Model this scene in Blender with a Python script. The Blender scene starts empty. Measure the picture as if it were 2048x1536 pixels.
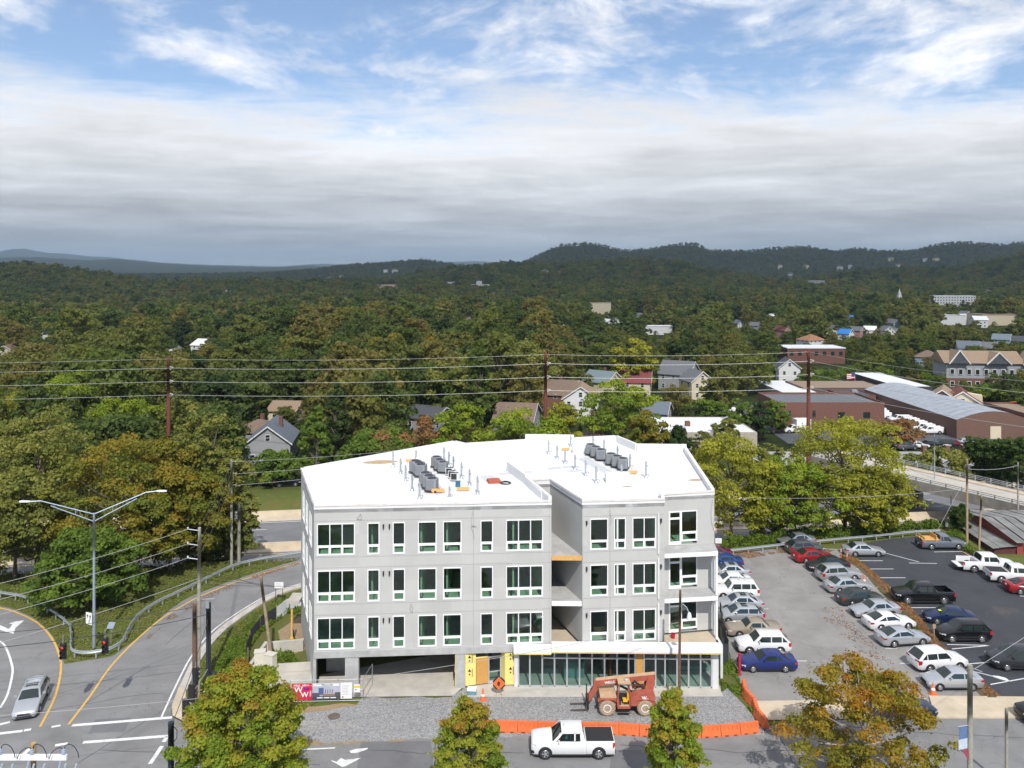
import bpy, bmesh, math, random
import numpy as np
from mathutils import Vector, Matrix
from mathutils.geometry import tessellate_polygon
random.seed(7); RNG = np.random.default_rng(11)
R = math.radians
SC = bpy.context.scene
COL = SC.collection

# ------------------------------------------------------------------ camera
CAM_H, FOC, HOR = 33.5, 1600.0, 545.0        # eye height (m), focal length and horizon row of a 2048 x 1536 frame
cam = bpy.data.cameras.new('camera'); cam_o = bpy.data.objects.new('camera', cam); COL.objects.link(cam_o)
cam_o.location = (0, 0, CAM_H); cam_o.rotation_euler = (R(90), 0, 0)
cam.sensor_width = 36.0; cam.lens = 36.0 * FOC / 2048.0; cam.shift_y = -(768 - HOR) / 2048.0
cam.clip_start = 0.5; cam.clip_end = 80000
SC.camera = cam_o

# ------------------------------------------------------------------ sky
SUN_DIR = Vector((0.15, -1.0, 1.05)).normalized()     # towards the sun
W = bpy.data.worlds.new('World'); SC.world = W; W.use_nodes = True
nt = W.node_tree; nt.nodes.clear()
def wn(t, **k):
    n = nt.nodes.new(t)
    for a, b in k.items(): setattr(n, a, b)
    return n
def wl(a, b): nt.links.new(a, b)
def wmath(op, a, b=None, c=None, clamp=False):
    n = wn('ShaderNodeMath', operation=op, use_clamp=clamp)
    for i, x in enumerate((a, b, c)):
        if x is None: continue
        if isinstance(x, (int, float)): n.inputs[i].default_value = x
        else: wl(x, n.inputs[i])
    return n.outputs[0]
def wramp(fac, stops):
    n = wn('ShaderNodeValToRGB'); wl(fac, n.inputs[0]); e = n.color_ramp.elements
    while len(e) < len(stops): e.new(0.5)
    for s, (p, c) in zip(e, stops):
        s.position = p; s.color = (*c, 1) if isinstance(c, tuple) else (c, c, c, 1)
    return n.outputs[0]
def wmap(x, a, b, c, d, smooth=True):
    n = wn('ShaderNodeMapRange', interpolation_type='SMOOTHSTEP' if smooth else 'LINEAR'); wl(x, n.inputs[0])
    for i, v in enumerate((a, b, c, d)):
        if isinstance(v, (int, float)): n.inputs[i + 1].default_value = v
        else: wl(v, n.inputs[i + 1])
    return n.outputs[0]
def wnoise(vec, scale, detail=6, rough=.55, dist=0.):
    n = wn('ShaderNodeTexNoise'); wl(vec, n.inputs['Vector'])
    n.inputs['Scale'].default_value = scale; n.inputs['Detail'].default_value = detail
    n.inputs['Roughness'].default_value = rough; n.inputs['Distortion'].default_value = dist
    return n.outputs['Fac']
SKY_K = 0.12
sky = wn('ShaderNodeTexSky', sky_type='NISHITA'); sky.sun_disc = False
sky.sun_elevation = math.asin(SUN_DIR.z); sky.sun_rotation = math.atan2(SUN_DIR.x, SUN_DIR.y)
sky.air_density = 1.0; sky.dust_density = 0.1; sky.ozone_density = 3.0; sky.altitude = 700
tc = wn('ShaderNodeTexCoord'); sp = wn('ShaderNodeSeparateXYZ'); wl(tc.outputs['Generated'], sp.inputs[0])
el = wmath('MAXIMUM', sp.outputs[2], 0.0)
dv = wmath('ADD', el, 0.07)
cb = wn('ShaderNodeCombineXYZ'); wl(wmath('DIVIDE', sp.outputs[0], dv), cb.inputs[0]); wl(wmath('DIVIDE', sp.outputs[1], dv), cb.inputs[1])
cb.inputs[2].default_value = 3.7
P0 = cb.outputs[0]
mpn = wn('ShaderNodeMapping'); wl(P0, mpn.inputs[0]); mpn.inputs['Rotation'].default_value = (0, 0, R(-24)); mpn.inputs['Scale'].default_value = (1.0, 1.7, 1.0)
PS = mpn.outputs[0]
n_big = wnoise(P0, 0.36, 3, .5, .3)
mpd = wn('ShaderNodeMapping'); wl(tc.outputs['Generated'], mpd.inputs[0]); mpd.inputs['Scale'].default_value = (1.0, 1.0, 2.3); mpd.inputs['Rotation'].default_value = (0, R(14), R(-10)); mpd.inputs['Location'].default_value = (2.3, 0.4, 1.1)
mpl = wn('ShaderNodeMapping'); wl(tc.outputs['Generated'], mpl.inputs[0]); mpl.inputs['Scale'].default_value = (1.0, 1.0, 13.0)
n_mid = wnoise(mpd.outputs[0], 3.4, 10, .62, .55)
n_fin = wnoise(mpd.outputs[0], 17.0, 7, .66, .5)
n_lay = wnoise(mpl.outputs[0], 3.2, 8, .60, .5)
n_str = wnoise(P0, 0.75, 8, .62, .4)
n_str2 = wnoise(PS, 2.2, 8, .66, .6)
# high broken cloud with blue gaps
hi = wmap(wmath('ADD', wmath('MULTIPLY', n_mid, .80), wmath('ADD', wmath('MULTIPLY', n_fin, .22), wmath('MULTIPLY', n_big, .20))), 0.555, 0.76, 0.05, 1.0)
# lower sheet that closes towards the horizon
lo = wmap(wmath('ADD', el, wmath('ADD', wmath('MULTIPLY', wmath('SUBTRACT', n_str, .5), .20), wmath('MULTIPLY', wmath('SUBTRACT', n_str2, .5), .10))), 0.150, 0.245, 1.0, 0.0)
mask = wmath('MAXIMUM', hi, lo)
base_c = wramp(wmath('MULTIPLY', wmath('ADD', el, wmath('MULTIPLY', wmath('SUBTRACT', n_str, .5), .05)), 2.5), [(0.0, (.60, .64, .70)), (0.07, (.57, .61, .67)), (0.14, (.60, .63, .68)), (0.22, (.70, .73, .77)), (0.32, (.84, .86, .89)), (0.45, (.98, .98, 1.0)), (1.0, (1.0, 1.0, 1.0))])
lum = wmath('ADD', wmap(n_str, 0.3, 0.72, 0.86, 1.12), wmath('ADD', wmath('MULTIPLY', wmath('SUBTRACT', n_str2, 0.5), 0.30), wmath('MULTIPLY', wmath('SUBTRACT', n_lay, 0.5), wmap(el, .05, .2, .85, .25))))
cl = wn('ShaderNodeVectorMath', operation='SCALE'); wl(base_c, cl.inputs[0]); wl(wmath('MULTIPLY', lum, 0.90 / SKY_K), cl.inputs['Scale'])
mx = wn('ShaderNodeMix', data_type='RGBA'); wl(mask, mx.inputs['Factor']); wl(sky.outputs[0], mx.inputs['A']); wl(cl.outputs[0], mx.inputs['B'])
bg = wn('ShaderNodeBackground'); bg.inputs['Strength'].default_value = SKY_K; wl(mx.outputs['Result'], bg.inputs[0])
wo = wn('ShaderNodeOutputWorld'); wl(bg.outputs[0], wo.inputs[0])

# ------------------------------------------------------------------ sun, exposure
sl = bpy.data.lights.new('sun', 'SUN'); sl.energy = 3.4; sl.angle = R(0.5); sl.color = (1.0, .955, .89)
sun_o = bpy.data.objects.new('sun', sl); COL.objects.link(sun_o)
sun_o.rotation_euler = (-SUN_DIR).to_track_quat('-Z', 'Y').to_euler(); sun_o.location = (20, -60, 90)
vs = SC.view_settings; vs.view_transform = 'Standard'; vs.look = 'None'; vs.exposure = 0.40; vs.gamma = 1.0; vs.use_curve_mapping = False
SC.cycles.use_denoising = True
SC.cycles.max_bounces = 6; SC.cycles.diffuse_bounces = 2; SC.cycles.glossy_bounces = 2; SC.cycles.transmission_bounces = 4
SC.cycles.transparent_max_bounces = 8; SC.cycles.volume_bounces = 0
SC.cycles.sample_clamp_indirect = 6.0

# ------------------------------------------------------------------ helpers
def PX(px, py, z=0.0):
    "point of the level z that the photograph shows at that pixel"
    d = FOC * (CAM_H - z) / (py - HOR)
    return ((px - 1024) / FOC * d, d)
def PD(px, py, d):
    return ((px - 1024) / FOC * d, d, CAM_H - (py - HOR) * d / FOC)
def SX(x, y): return 1024 + FOC * x / y
def SY(y, z): return HOR + FOC * (CAM_H - z) / y

class MB:
    "collects shapes that end up as ONE mesh"
    def __init__(s): s.v = []; s.f = []; s.m = []
    def add(s, vs, fs, mi=0):
        b = len(s.v); s.v += [tuple(p) for p in vs]
        for f in fs: s.f.append([i + b for i in f]); s.m.append(mi)
        return s
    def box(s, cx, cy, cz, sx, sy, sz, mi=0, rz=0., taper=1.0):
        c, n = math.cos(rz), math.sin(rz); o = []
        for k in (-1, 1):
            t = taper if k > 0 else 1.
            for (a, b) in ((-1, -1), (1, -1), (1, 1), (-1, 1)):
                x, y = a * sx / 2 * t, b * sy / 2 * t
                o.append((cx + x * c - y * n, cy + x * n + y * c, cz + k * sz / 2))
        return s.add(o, [(3, 2, 1, 0), (4, 5, 6, 7), (0, 1, 5, 4), (1, 2, 6, 5), (2, 3, 7, 6), (3, 0, 4, 7)], mi)
    def bx(s, x0, x1, y0, y1, z0, z1, mi=0):
        return s.box((x0 + x1) / 2, (y0 + y1) / 2, (z0 + z1) / 2, x1 - x0, y1 - y0, z1 - z0, mi)
    def prism(s, poly, z0, z1, mi=0):
        n = len(poly); a = sum(poly[i][0] * poly[(i + 1) % n][1] - poly[(i + 1) % n][0] * poly[i][1] for i in range(n))
        if a < 0: poly = poly[::-1]
        tri = tessellate_polygon([[Vector((p[0], p[1], 0)) for p in poly]])
        vs = [(p[0], p[1], z0) for p in poly] + [(p[0], p[1], z1) for p in poly]
        fs = []
        for t in tri:
            (x0, y0), (x1, y1), (x2, y2) = (poly[i][:2] for i in t)
            if (x1 - x0) * (y2 - y0) - (x2 - x0) * (y1 - y0) < 0: t = t[::-1]
            fs.append([i + n for i in t]); fs.append(list(t[::-1]))
        fs += [(i, (i + 1) % n, n + (i + 1) % n, n + i) for i in range(n)]
        return s.add(vs, fs, mi)
    def extr(s, prof, y0, y1, mi=0):
        "profile of (x, z) pairs, drawn along y"
        n = len(prof); a = sum(prof[i][0] * prof[(i + 1) % n][1] - prof[(i + 1) % n][0] * prof[i][1] for i in range(n))
        if a < 0: prof = prof[::-1]
        tri = tessellate_polygon([[Vector((p[0], p[1], 0)) for p in prof]])
        vs = [(p[0], y0, p[1]) for p in prof] + [(p[0], y1, p[1]) for p in prof]; fs = []
        for t in tri:
            (x0, z0), (x1, z1), (x2, z2) = (prof[i] for i in t)
            if (x1 - x0) * (z2 - z0) - (x2 - x0) * (z1 - z0) < 0: t = t[::-1]
            fs.append(list(t)); fs.append([i + n for i in t[::-1]])
        fs += [((i + 1) % n, i, n + i, n + (i + 1) % n) for i in range(n)]
        return s.add(vs, fs, mi)
    def tube(s, p0, p1, r0, r1=None, n=8, mi=0, caps=True):
        r1 = r0 if r1 is None else r1
        p0, p1 = Vector(p0), Vector(p1); d = (p1 - p0)
        if d.length < 1e-6: return s
        d.normalize(); u = d.orthogonal().normalized(); w = d.cross(u)
        vs = []
        for p, r in ((p0, r0), (p1, r1)):
            for i in range(n):
                a = 2 * math.pi * i / n; vs.append(p + u * (math.cos(a) * r) + w * (math.sin(a) * r))
        fs = [(i, (i + 1) % n, n + (i + 1) % n, n + i) for i in range(n)]
        if caps: fs += [tuple(range(n - 1, -1, -1)), tuple(range(n, 2 * n))]
        return s.add(vs, fs, mi)
    def path(s, pts, r, n=6, mi=0):
        for a, b in zip(pts[:-1], pts[1:]): s.tube(a, b, r, r, n, mi)
        return s
    def lathe(s, prof, c=(0, 0, 0), ax='Z', n=14, mi=0):
        "profile of (radius, height along the axis)"
        vs = []
        for (r, h) in prof:
            for i in range(n):
                a = 2 * math.pi * i / n; x, y = r * math.cos(a), r * math.sin(a)
                p = (x, y, h) if ax == 'Z' else ((x, h, y) if ax == 'Y' else (h, x, y))
                vs.append((p[0] + c[0], p[1] + c[1], p[2] + c[2]))
        fs = []
        for k in range(len(prof) - 1):
            for i in range(n):
                j = (i + 1) % n; q = (k * n + i, k * n + j, (k + 1) * n + j, (k + 1) * n + i)
                fs.append(q if ax != 'Y' else q[::-1])
        fs.append(tuple(range(n)) if ax == 'Y' else tuple(range(n - 1, -1, -1)))
        b = (len(prof) - 1) * n; fs.append(tuple(range(b, b + n)) if ax != 'Y' else tuple(range(b + n - 1, b - 1, -1)))
        return s.add(vs, fs, mi)
    def loft(s, rings, mi=0, caps=True, closed=True):
        n = len(rings[0]); vs = [p for r in rings for p in r]; fs = []
        for k in range(len(rings) - 1):
            for i in range(n if closed else n - 1):
                j = (i + 1) % n; fs.append((k * n + i, k * n + j, (k + 1) * n + j, (k + 1) * n + i))
        if caps and closed: fs += [tuple(range(n - 1, -1, -1)), tuple(range((len(rings) - 1) * n, len(rings) * n))]
        return s.add(vs, fs, mi)
    def quad(s, *p, mi=0): return s.add(p, [tuple(range(len(p)))], mi)
    def mesh(s, name, mats, smooth=0):
        me = bpy.data.meshes.new(name); me.from_pydata(s.v, [], s.f)
        for m in (mats if isinstance(mats, (list, tuple)) else [mats]): me.materials.append(m)
        me.polygons.foreach_set('material_index', s.m)
        if smooth:
            bm = bmesh.new(); bm.from_mesh(me); bmesh.ops.remove_doubles(bm, verts=bm.verts, dist=1e-4); bm.to_mesh(me); bm.free()
            me.polygons.foreach_set('use_smooth', [True] * len(me.polygons)); me.set_sharp_from_angle(angle=R(smooth))
        me.update(); return me
    def build(s, name, mats, parent=None, smooth=0, **k):
        return put(name, s.mesh(name, mats, smooth), parent, **k)

def tag(o, label=None, cat=None, group=None, kind=None):
    if label: o['label'] = label
    if cat: o['category'] = cat
    if group: o['group'] = group
    if kind: o['kind'] = kind
    return o
def put(name, me, parent=None, loc=None, rz=None, mat=None, **t):
    o = bpy.data.objects.new(name, me); COL.objects.link(o)
    if parent is not None: o.parent = parent
    if loc is not None: o.location = loc
    if rz is not None: o.rotation_euler = (0, 0, rz)
    if mat is not None:
        o.material_slots[0].link = 'OBJECT'; o.material_slots[0].material = mat
    return tag(o, **t)
def empty(name, loc=(0, 0, 0), rz=0., label=None, cat=None, group=None):
    o = bpy.data.objects.new(name, None); COL.objects.link(o); o.location = loc; o.rotation_euler = (0, 0, rz)
    o.empty_display_size = .3
    return tag(o, label, cat, group)
def copy_tree(o, parent=None):
    c = o.copy(); COL.objects.link(c); c.parent = parent
    for ch in o.children: copy_tree(ch, c)
    return c
def struct(name, mb, mats, parent=None, smooth=0):
    o = mb.build(name, mats, parent, smooth)
    if parent is None: o['kind'] = 'structure'
    return o
def sheet(name, pts, z, m, parent=None, kind='structure', dz=0.0):
    mb = MB(); tri = tessellate_polygon([[Vector((p[0], p[1], 0)) for p in pts]])
    vs = [(p[0], p[1], z) for p in pts]; fs = []
    for t in tri:
        a, b, c = (pts[i] for i in t)
        if (b[0] - a[0]) * (c[1] - a[1]) - (c[0] - a[0]) * (b[1] - a[1]) < 0: t = t[::-1]
        fs.append(list(t))
    mb.add(vs, fs)
    o = mb.build(name, m, parent)
    if parent is None and kind: o['kind'] = kind
    return o
def smooth_line(pts, k=3):
    "Catmull-Rom through the points"
    out = []; n = len(pts)
    for i in range(n - 1):
        p0, p1, p2, p3 = pts[max(i - 1, 0)], pts[i], pts[i + 1], pts[min(i + 2, n - 1)]
        for j in range(k):
            t = j / k
            out.append(tuple(.5 * (2 * b + (c - a) * t + (2 * a - 5 * b + 4 * c - d) * t * t + (3 * b - a - 3 * c + d) * t ** 3) for a, b, c, d in zip(p0, p1, p2, p3)))
    return out + [tuple(pts[-1])]
def ribbon(pts, w, z):
    "flat strip of width w along a line"
    L, Rr = [], []
    for i, p in enumerate(pts):
        a = pts[max(i - 1, 0)]; b = pts[min(i + 1, len(pts) - 1)]
        dx, dy = b[0] - a[0], b[1] - a[1]; l = math.hypot(dx, dy) or 1
        nx, ny = -dy / l * w / 2, dx / l * w / 2
        zz = p[2] if len(p) > 2 else z
        L.append((p[0] + nx, p[1] + ny, zz)); Rr.append((p[0] - nx, p[1] - ny, zz))
    mb = MB()
    for i in range(len(pts) - 1): mb.quad(Rr[i], Rr[i + 1], L[i + 1], L[i])
    return mb
def sag(a, b, s=.6, n=10):
    return [tuple(a[k] + (b[k] - a[k]) * i / n - (4 * s * (i / n) * (1 - i / n) if k == 2 else 0) for k in range(3)) for i in range(n + 1)]

# ------------------------------------------------------------------ materials
MATS = {}
def nodes_of(name):
    m = bpy.data.materials.new(name); m.use_nodes = True; t = m.node_tree
    return m, t, t.nodes['Principled BSDF']
def mixc(t, a, b, fac):
    n = t.nodes.new('ShaderNodeMix'); n.data_type = 'RGBA'
    for s, x in (('A', a), ('B', b)):
        if isinstance(x, tuple): n.inputs[s].default_value = (*x, 1)
        else: t.links.new(x, n.inputs[s])
    if isinstance(fac, float): n.inputs['Factor'].default_value = fac
    else: t.links.new(fac, n.inputs['Factor'])
    return n.outputs['Result']
def noise(t, scale, detail=4, rough=.55, dist=0., coord='Object', stretch=None):
    tc = t.nodes.new('ShaderNodeTexCoord'); n = t.nodes.new('ShaderNodeTexNoise'); src = tc.outputs[coord]
    if stretch:
        mp = t.nodes.new('ShaderNodeMapping'); mp.inputs['Scale'].default_value = stretch[:3]
        if len(stretch) > 3: mp.inputs['Rotation'].default_value = (0, 0, stretch[3])
        t.links.new(src, mp.inputs[0]); src = mp.outputs[0]
    t.links.new(src, n.inputs['Vector'])
    n.inputs['Scale'].default_value = scale; n.inputs['Detail'].default_value = detail; n.inputs['Roughness'].default_value = rough; n.inputs['Distortion'].default_value = dist
    return n.outputs['Fac']
def rng(t, x, a, b, c=0., d=1.):
    n = t.nodes.new('ShaderNodeMapRange'); t.links.new(x, n.inputs[0])
    for i, v in enumerate((a, b, c, d)): n.inputs[i + 1].default_value = v
    return n.outputs[0]
def addbump(t, bs, h, strength=.3, dist=.02):
    b = t.nodes.new('ShaderNodeBump'); b.inputs['Strength'].default_value = strength; b.inputs['Distance'].default_value = dist
    t.links.new(h, b.inputs['Height']); t.links.new(b.outputs[0], bs.inputs['Normal'])
def mul(c, k): return tuple(min(1., x * k) for x in c)
def mat(name, col, rough=.7, metal=0., var=.12, scale=2.5, bump=0., bscale=30., coat=0., spec=.4, dirt=0., coord='Object'):
    if name in MATS: return MATS[name]
    m, t, b = nodes_of(name)
    b.inputs['Roughness'].default_value = rough; b.inputs['Metallic'].default_value = metal
    b.inputs['Specular IOR Level'].default_value = spec; b.inputs['Coat Weight'].default_value = coat; b.inputs['Coat Roughness'].default_value = .06
    if var > 0:
        c = mixc(t, mul(col, 1 - var), mul(col, 1 + var), rng(t, noise(t, scale, 5, .6, coord=coord), .3, .7))
        if dirt > 0: c = mixc(t, c, (.16, .13, .1), rng(t, noise(t, scale * .37, 6, .65, .6, coord=coord), .55, .8, 0., dirt))
        t.links.new(c, b.inputs['Base Color'])
    else: b.inputs['Base Color'].default_value = (*col, 1)
    if bump > 0: addbump(t, b, noise(t, bscale, 4, .6, coord=coord), bump, .03)
    MATS[name] = m; return m
# ------------------------------------------------------------------ special materials
def asphalt(name, col, crack=.5, streak=(1, 1, 1, 0), wear=.25, stains=.3):
    m, t, b = nodes_of(name)
    c = mixc(t, mul(col, .86), mul(col, 1.14), rng(t, noise(t, .35, 5, .6), .3, .7))
    c = mixc(t, c, mul(col, 1.28), rng(t, noise(t, .5, 5, .6, stretch=streak), .52, .72, 0., wear))
    c = mixc(t, c, mul(col, .6), rng(t, noise(t, .22, 7, .7, .9), .54, .72, 0., stains * 1.2))
    c = mixc(t, c, mul(col, 1.5), rng(t, noise(t, 28, 2, .7), .62, .8, 0., .5))
    c = mixc(t, c, mul(col, .72), rng(t, noise(t, 1.3, 7, .72, .4, stretch=streak), .56, .74, 0., stains)); c = mixc(t, c, (.24, .19, .13), rng(t, noise(t, .16, 5, .6, .5), .60, .8, 0., .35))
    tcn = t.nodes.new('ShaderNodeTexCoord'); v = t.nodes.new('ShaderNodeTexVoronoi'); v.feature = 'DISTANCE_TO_EDGE'
    mp = t.nodes.new('ShaderNodeVectorMath'); mp.operation = 'ADD'
    nn = t.nodes.new('ShaderNodeTexNoise'); nn.inputs['Scale'].default_value = .6; nn.inputs['Detail'].default_value = 5
    t.links.new(tcn.outputs['Object'], nn.inputs['Vector']); sc = t.nodes.new('ShaderNodeVectorMath'); sc.operation = 'SCALE'; sc.inputs['Scale'].default_value = 3.5
    t.links.new(nn.outputs['Color'], sc.inputs[0]); t.links.new(tcn.outputs['Object'], mp.inputs[0]); t.links.new(sc.outputs[0], mp.inputs[1])
    t.links.new(mp.outputs[0], v.inputs['Vector']); v.inputs['Scale'].default_value = .13
    c = mixc(t, c, mul(col, .42), rng(t, v.outputs['Distance'], .001, .006, crack * .55, 0.))
    t.links.new(c, b.inputs['Base Color']); b.inputs['Roughness'].default_value = .85; b.inputs['Specular IOR Level'].default_value = .25
    addbump(t, b, noise(t, 60, 3, .7), .25, .01)
    MATS[name] = m; return m
def ground_cover(name, cols, sc=(.5, 4., 30.), bump=.6):
    m, t, b = nodes_of(name)
    c = mixc(t, cols[0], cols[1], rng(t, noise(t, sc[0], 5, .6, .4), .35, .65))
    c = mixc(t, c, cols[2], rng(t, noise(t, sc[1], 5, .65), .5, .72, 0., .8))
    c = mixc(t, c, mul(cols[0], .55), rng(t, noise(t, sc[2], 3, .7), .48, .7, 0., .75))
    t.links.new(c, b.inputs['Base Color']); b.inputs['Roughness'].default_value = .9; b.inputs['Specular IOR Level'].default_value = .1
    addbump(t, b, noise(t, sc[2], 4, .7), bump, .1)
    MATS[name] = m; return m
def gravel(name, col, scale=7.):
    m, t, b = nodes_of(name)
    tcn = t.nodes.new('ShaderNodeTexCoord'); v = t.nodes.new('ShaderNodeTexVoronoi'); v.inputs['Scale'].default_value = scale
    t.links.new(tcn.outputs['Object'], v.inputs['Vector'])
    sx = t.nodes.new('ShaderNodeSeparateColor'); t.links.new(v.outputs['Color'], sx.inputs[0])
    c = mixc(t, mul(col, .62), mul(col, 1.35), sx.outputs[0])
    c = mixc(t, c, (.42, .35, .26), rng(t, noise(t, .3, 6, .65, .5), .56, .76, 0., .55))
    c = mixc(t, c, mul(col, .75), rng(t, noise(t, .7, 5, .6, stretch=(.3, 1.4, 1)), .5, .7, 0., .35))
    t.links.new(c, b.inputs['Base Color']); b.inputs['Roughness'].default_value = .9; b.inputs['Specular IOR Level'].default_value = .2
    addbump(t, b, v.outputs['Distance'], .8, .06); MATS[name] = m; return m
A_STREET = asphalt('asphalt_street', (.205, .204, .203), .8, (.12, 1.6, 1, R(0)), .45, .4)
A_LOT = asphalt('asphalt_old_lot', (.25, .242, .23), .9, (1.2, .22, 1, R(-8)), .5, .45)
A_NEW = asphalt('asphalt_new', (.052, .055, .063), .1, (1, .3, 1, 0), .3, .35)
A_HWY = asphalt('asphalt_highway', (.17, .172, .18), .2, (.05, 1.4, 1, R(8)), .4, .25)
CONC = mat('concrete', (.46, .43, .38), .85, var=.14, scale=.8, bump=.15, dirt=.25)
CONC_TAN = mat('concrete_tan', (.50, .42, .31), .85, var=.14, scale=.7, bump=.15, dirt=.3)
CONC_GREY = mat('concrete_grey', (.40, .40, .39), .85, var=.16, scale=1.1, bump=.2, dirt=.35)
GRAVEL = gravel('gravel_grey', (.285, .285, .285), 13.)
GRASS = ground_cover('grass', ((.10, .135, .032), (.14, .135, .04), (.20, .165, .075)))
MULCH = ground_cover('pine_mulch', ((.21, .145, .085), (.17, .12, .07), (.12, .12, .05)), (.9, 4., 22.), .9)
DIRT = ground_cover('bare_dirt', ((.36, .27, .17), (.30, .21, .13), (.17, .17, .07)), (.8, 3., 22.), .4)
def worn_paint(name, col, under, amt):
    m, t, b = nodes_of(name); c = mixc(t, mul(col, .88), mul(col, 1.06), rng(t, noise(t, 2., 4, .6), .3, .7))
    c = mixc(t, c, under, rng(t, noise(t, 7., 8, .75, .3), .52, .66, 0., amt)); c = mixc(t, c, under, rng(t, noise(t, .7, 5, .6), .55, .75, 0., amt * .8))
    t.links.new(c, b.inputs['Base Color']); b.inputs['Roughness'].default_value = .75; MATS[name] = m; return m
LINE_W = worn_paint('paint_white', (.74, .74, .72), (.24, .24, .24), .75)
LINE_Y = worn_paint('paint_yellow', (.68, .40, .07), (.26, .22, .17), .7)
LINE_N = worn_paint('paint_white_new', (.76, .76, .75), (.12, .12, .13), .35)

# ------------------------------------------------------------------ terrain
def prof(pts): return np.array([p[0] for p in pts], float), np.array([p[1] for p in pts], float)
RIDGES = [  # distance, half depth, skyline in the photograph (pixel, row), height of the trees on it
    (19000, 5000, prof([(-600, 505), (0, 503), (40, 498), (130, 509), (240, 517), (330, 526), (420, 530), (560, 533), (640, 528), (760, 532), (900, 524), (960, 523), (1010, 527), (1400, 528), (2600, 520)]), 0),
    (11500, 2600, prof([(-600, 512), (0, 516), (70, 515), (180, 521), (230, 518), (300, 525), (400, 531), (550, 535), (620, 531), (700, 537), (1000, 540), (2600, 540)]), 0),
    (5400, 1300, prof([(400, 548), (540, 545), (620, 539), (700, 529), (780, 525), (850, 520), (900, 528), (960, 535), (1030, 530), (1060, 519), (1100, 499), (1130, 491), (1180, 488), (1210, 493), (1240, 502), (1300, 500), (1340, 492), (1390, 488), (1420, 502), (1500, 503), (1560, 496), (1620, 495), (1670, 504), (1710, 498), (1760, 502), (1830, 502), (1870, 490), (1930, 486), (2000, 491), (2048, 487), (2300, 480), (2700, 490)]), 9),
    (2700, 700, prof([(640, 570), (760, 562), (830, 550), (900, 539), (960, 535), (1010, 528), (1100, 528), (1200, 523), (1300, 520), (1360, 526), (1420, 540), (1500, 554), (1600, 572)]), 8),
    (2400, 650, prof([(1560, 575), (1640, 562), (1700, 554), (1780, 548), (1850, 545), (1920, 543), (1980, 531), (2048, 517), (2300, 470), (2700, 470)]), 8),
    (1700, 420, prof([(-700, 520), (-100, 532), (0, 541), (60, 539), (100, 543), (150, 552), (220, 562), (300, 575)]), 8),
]
def terr(x, y):
    x = np.asarray(x, float); y = np.asarray(y, float)
    n = y - .145 * np.clip(x, -300, 300)
    z = np.interp(n, [0, 97.5, 103.5, 134, 140, 180, 260, 500, 1000, 2000, 4000, 30000], [-.06, -.06, -5.06, -5.06, -3.2, -4, -5, -8, -15, -24, -25, -25])
    z = np.where((n > 139.5) & (x > 44) & (x < 135) & (y < 270), -3.78, z)
    far = np.clip((y - 270) / 600, 0, 1)
    z = z + far * (3.2 * np.sin(x * .013 + y * .004) + 2.6 * np.sin(y * .017 - x * .006 + 1.3))
    p = 1024 + FOC * x / np.maximum(y, 1.)
    for d, w, (px, row), th in RIDGES:
        top = CAM_H + (HOR - np.interp(p, px, row)) * d / FOC - th
        s = np.exp(-((y - d) / w) ** 2) * (1 + .035 * np.sin(x * .011 + y * .02))
        zz = -25 + (top + 25) * s
        z = np.where(y > 700, np.maximum(z, zz), z)
    return z
def tz(x, y): return float(terr(x, y))
def make_terrain():
    rad = [4.]
    while rad[-1] < 25000: rad.append(rad[-1] * (1.10 if rad[-1] < 85 else 1.012 if rad[-1] < 145 else 1.028))
    ang = np.radians(np.linspace(-80, 80, 241)); rad = np.array(rad)
    rr, aa = np.meshgrid(rad, ang, indexing='ij'); X = rr * np.sin(aa); Y = rr * np.cos(aa) - 2.; Z = terr(X, Y)
    nr, na = X.shape; v = np.stack([X, Y, Z], -1).reshape(-1, 3)
    i = np.arange(nr - 1)[:, None] * na + np.arange(na - 1)[None]; f = np.stack([i, i + 1, i + na + 1, i + na], -1).reshape(-1, 4)[:, ::-1]
    me = bpy.data.meshes.new('ground'); me.from_pydata(v.tolist(), [], f.tolist())
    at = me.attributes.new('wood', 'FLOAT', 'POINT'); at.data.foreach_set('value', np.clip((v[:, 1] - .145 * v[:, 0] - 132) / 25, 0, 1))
    m, t, b = nodes_of('ground_grass_and_wood')
    g = mixc(t, (.105, .14, .034), (.15, .14, .045), rng(t, noise(t, .35, 5, .6, .4), .35, .65))
    g = mixc(t, g, (.22, .17, .085), rng(t, noise(t, .9, 6, .65), .52, .75, 0., .7)); g = mixc(t, g, (.05, .085, .015), rng(t, noise(t, 14, 3, .7), .45, .7, 0., .8))
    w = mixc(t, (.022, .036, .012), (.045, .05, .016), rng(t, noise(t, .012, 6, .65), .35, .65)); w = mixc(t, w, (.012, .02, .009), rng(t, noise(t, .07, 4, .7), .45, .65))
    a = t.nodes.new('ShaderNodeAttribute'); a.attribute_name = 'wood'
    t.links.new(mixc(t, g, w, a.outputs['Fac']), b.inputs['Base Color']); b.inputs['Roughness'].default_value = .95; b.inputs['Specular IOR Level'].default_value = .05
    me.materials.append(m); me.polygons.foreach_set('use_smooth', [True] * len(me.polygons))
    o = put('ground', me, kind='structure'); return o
make_terrain()

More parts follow.
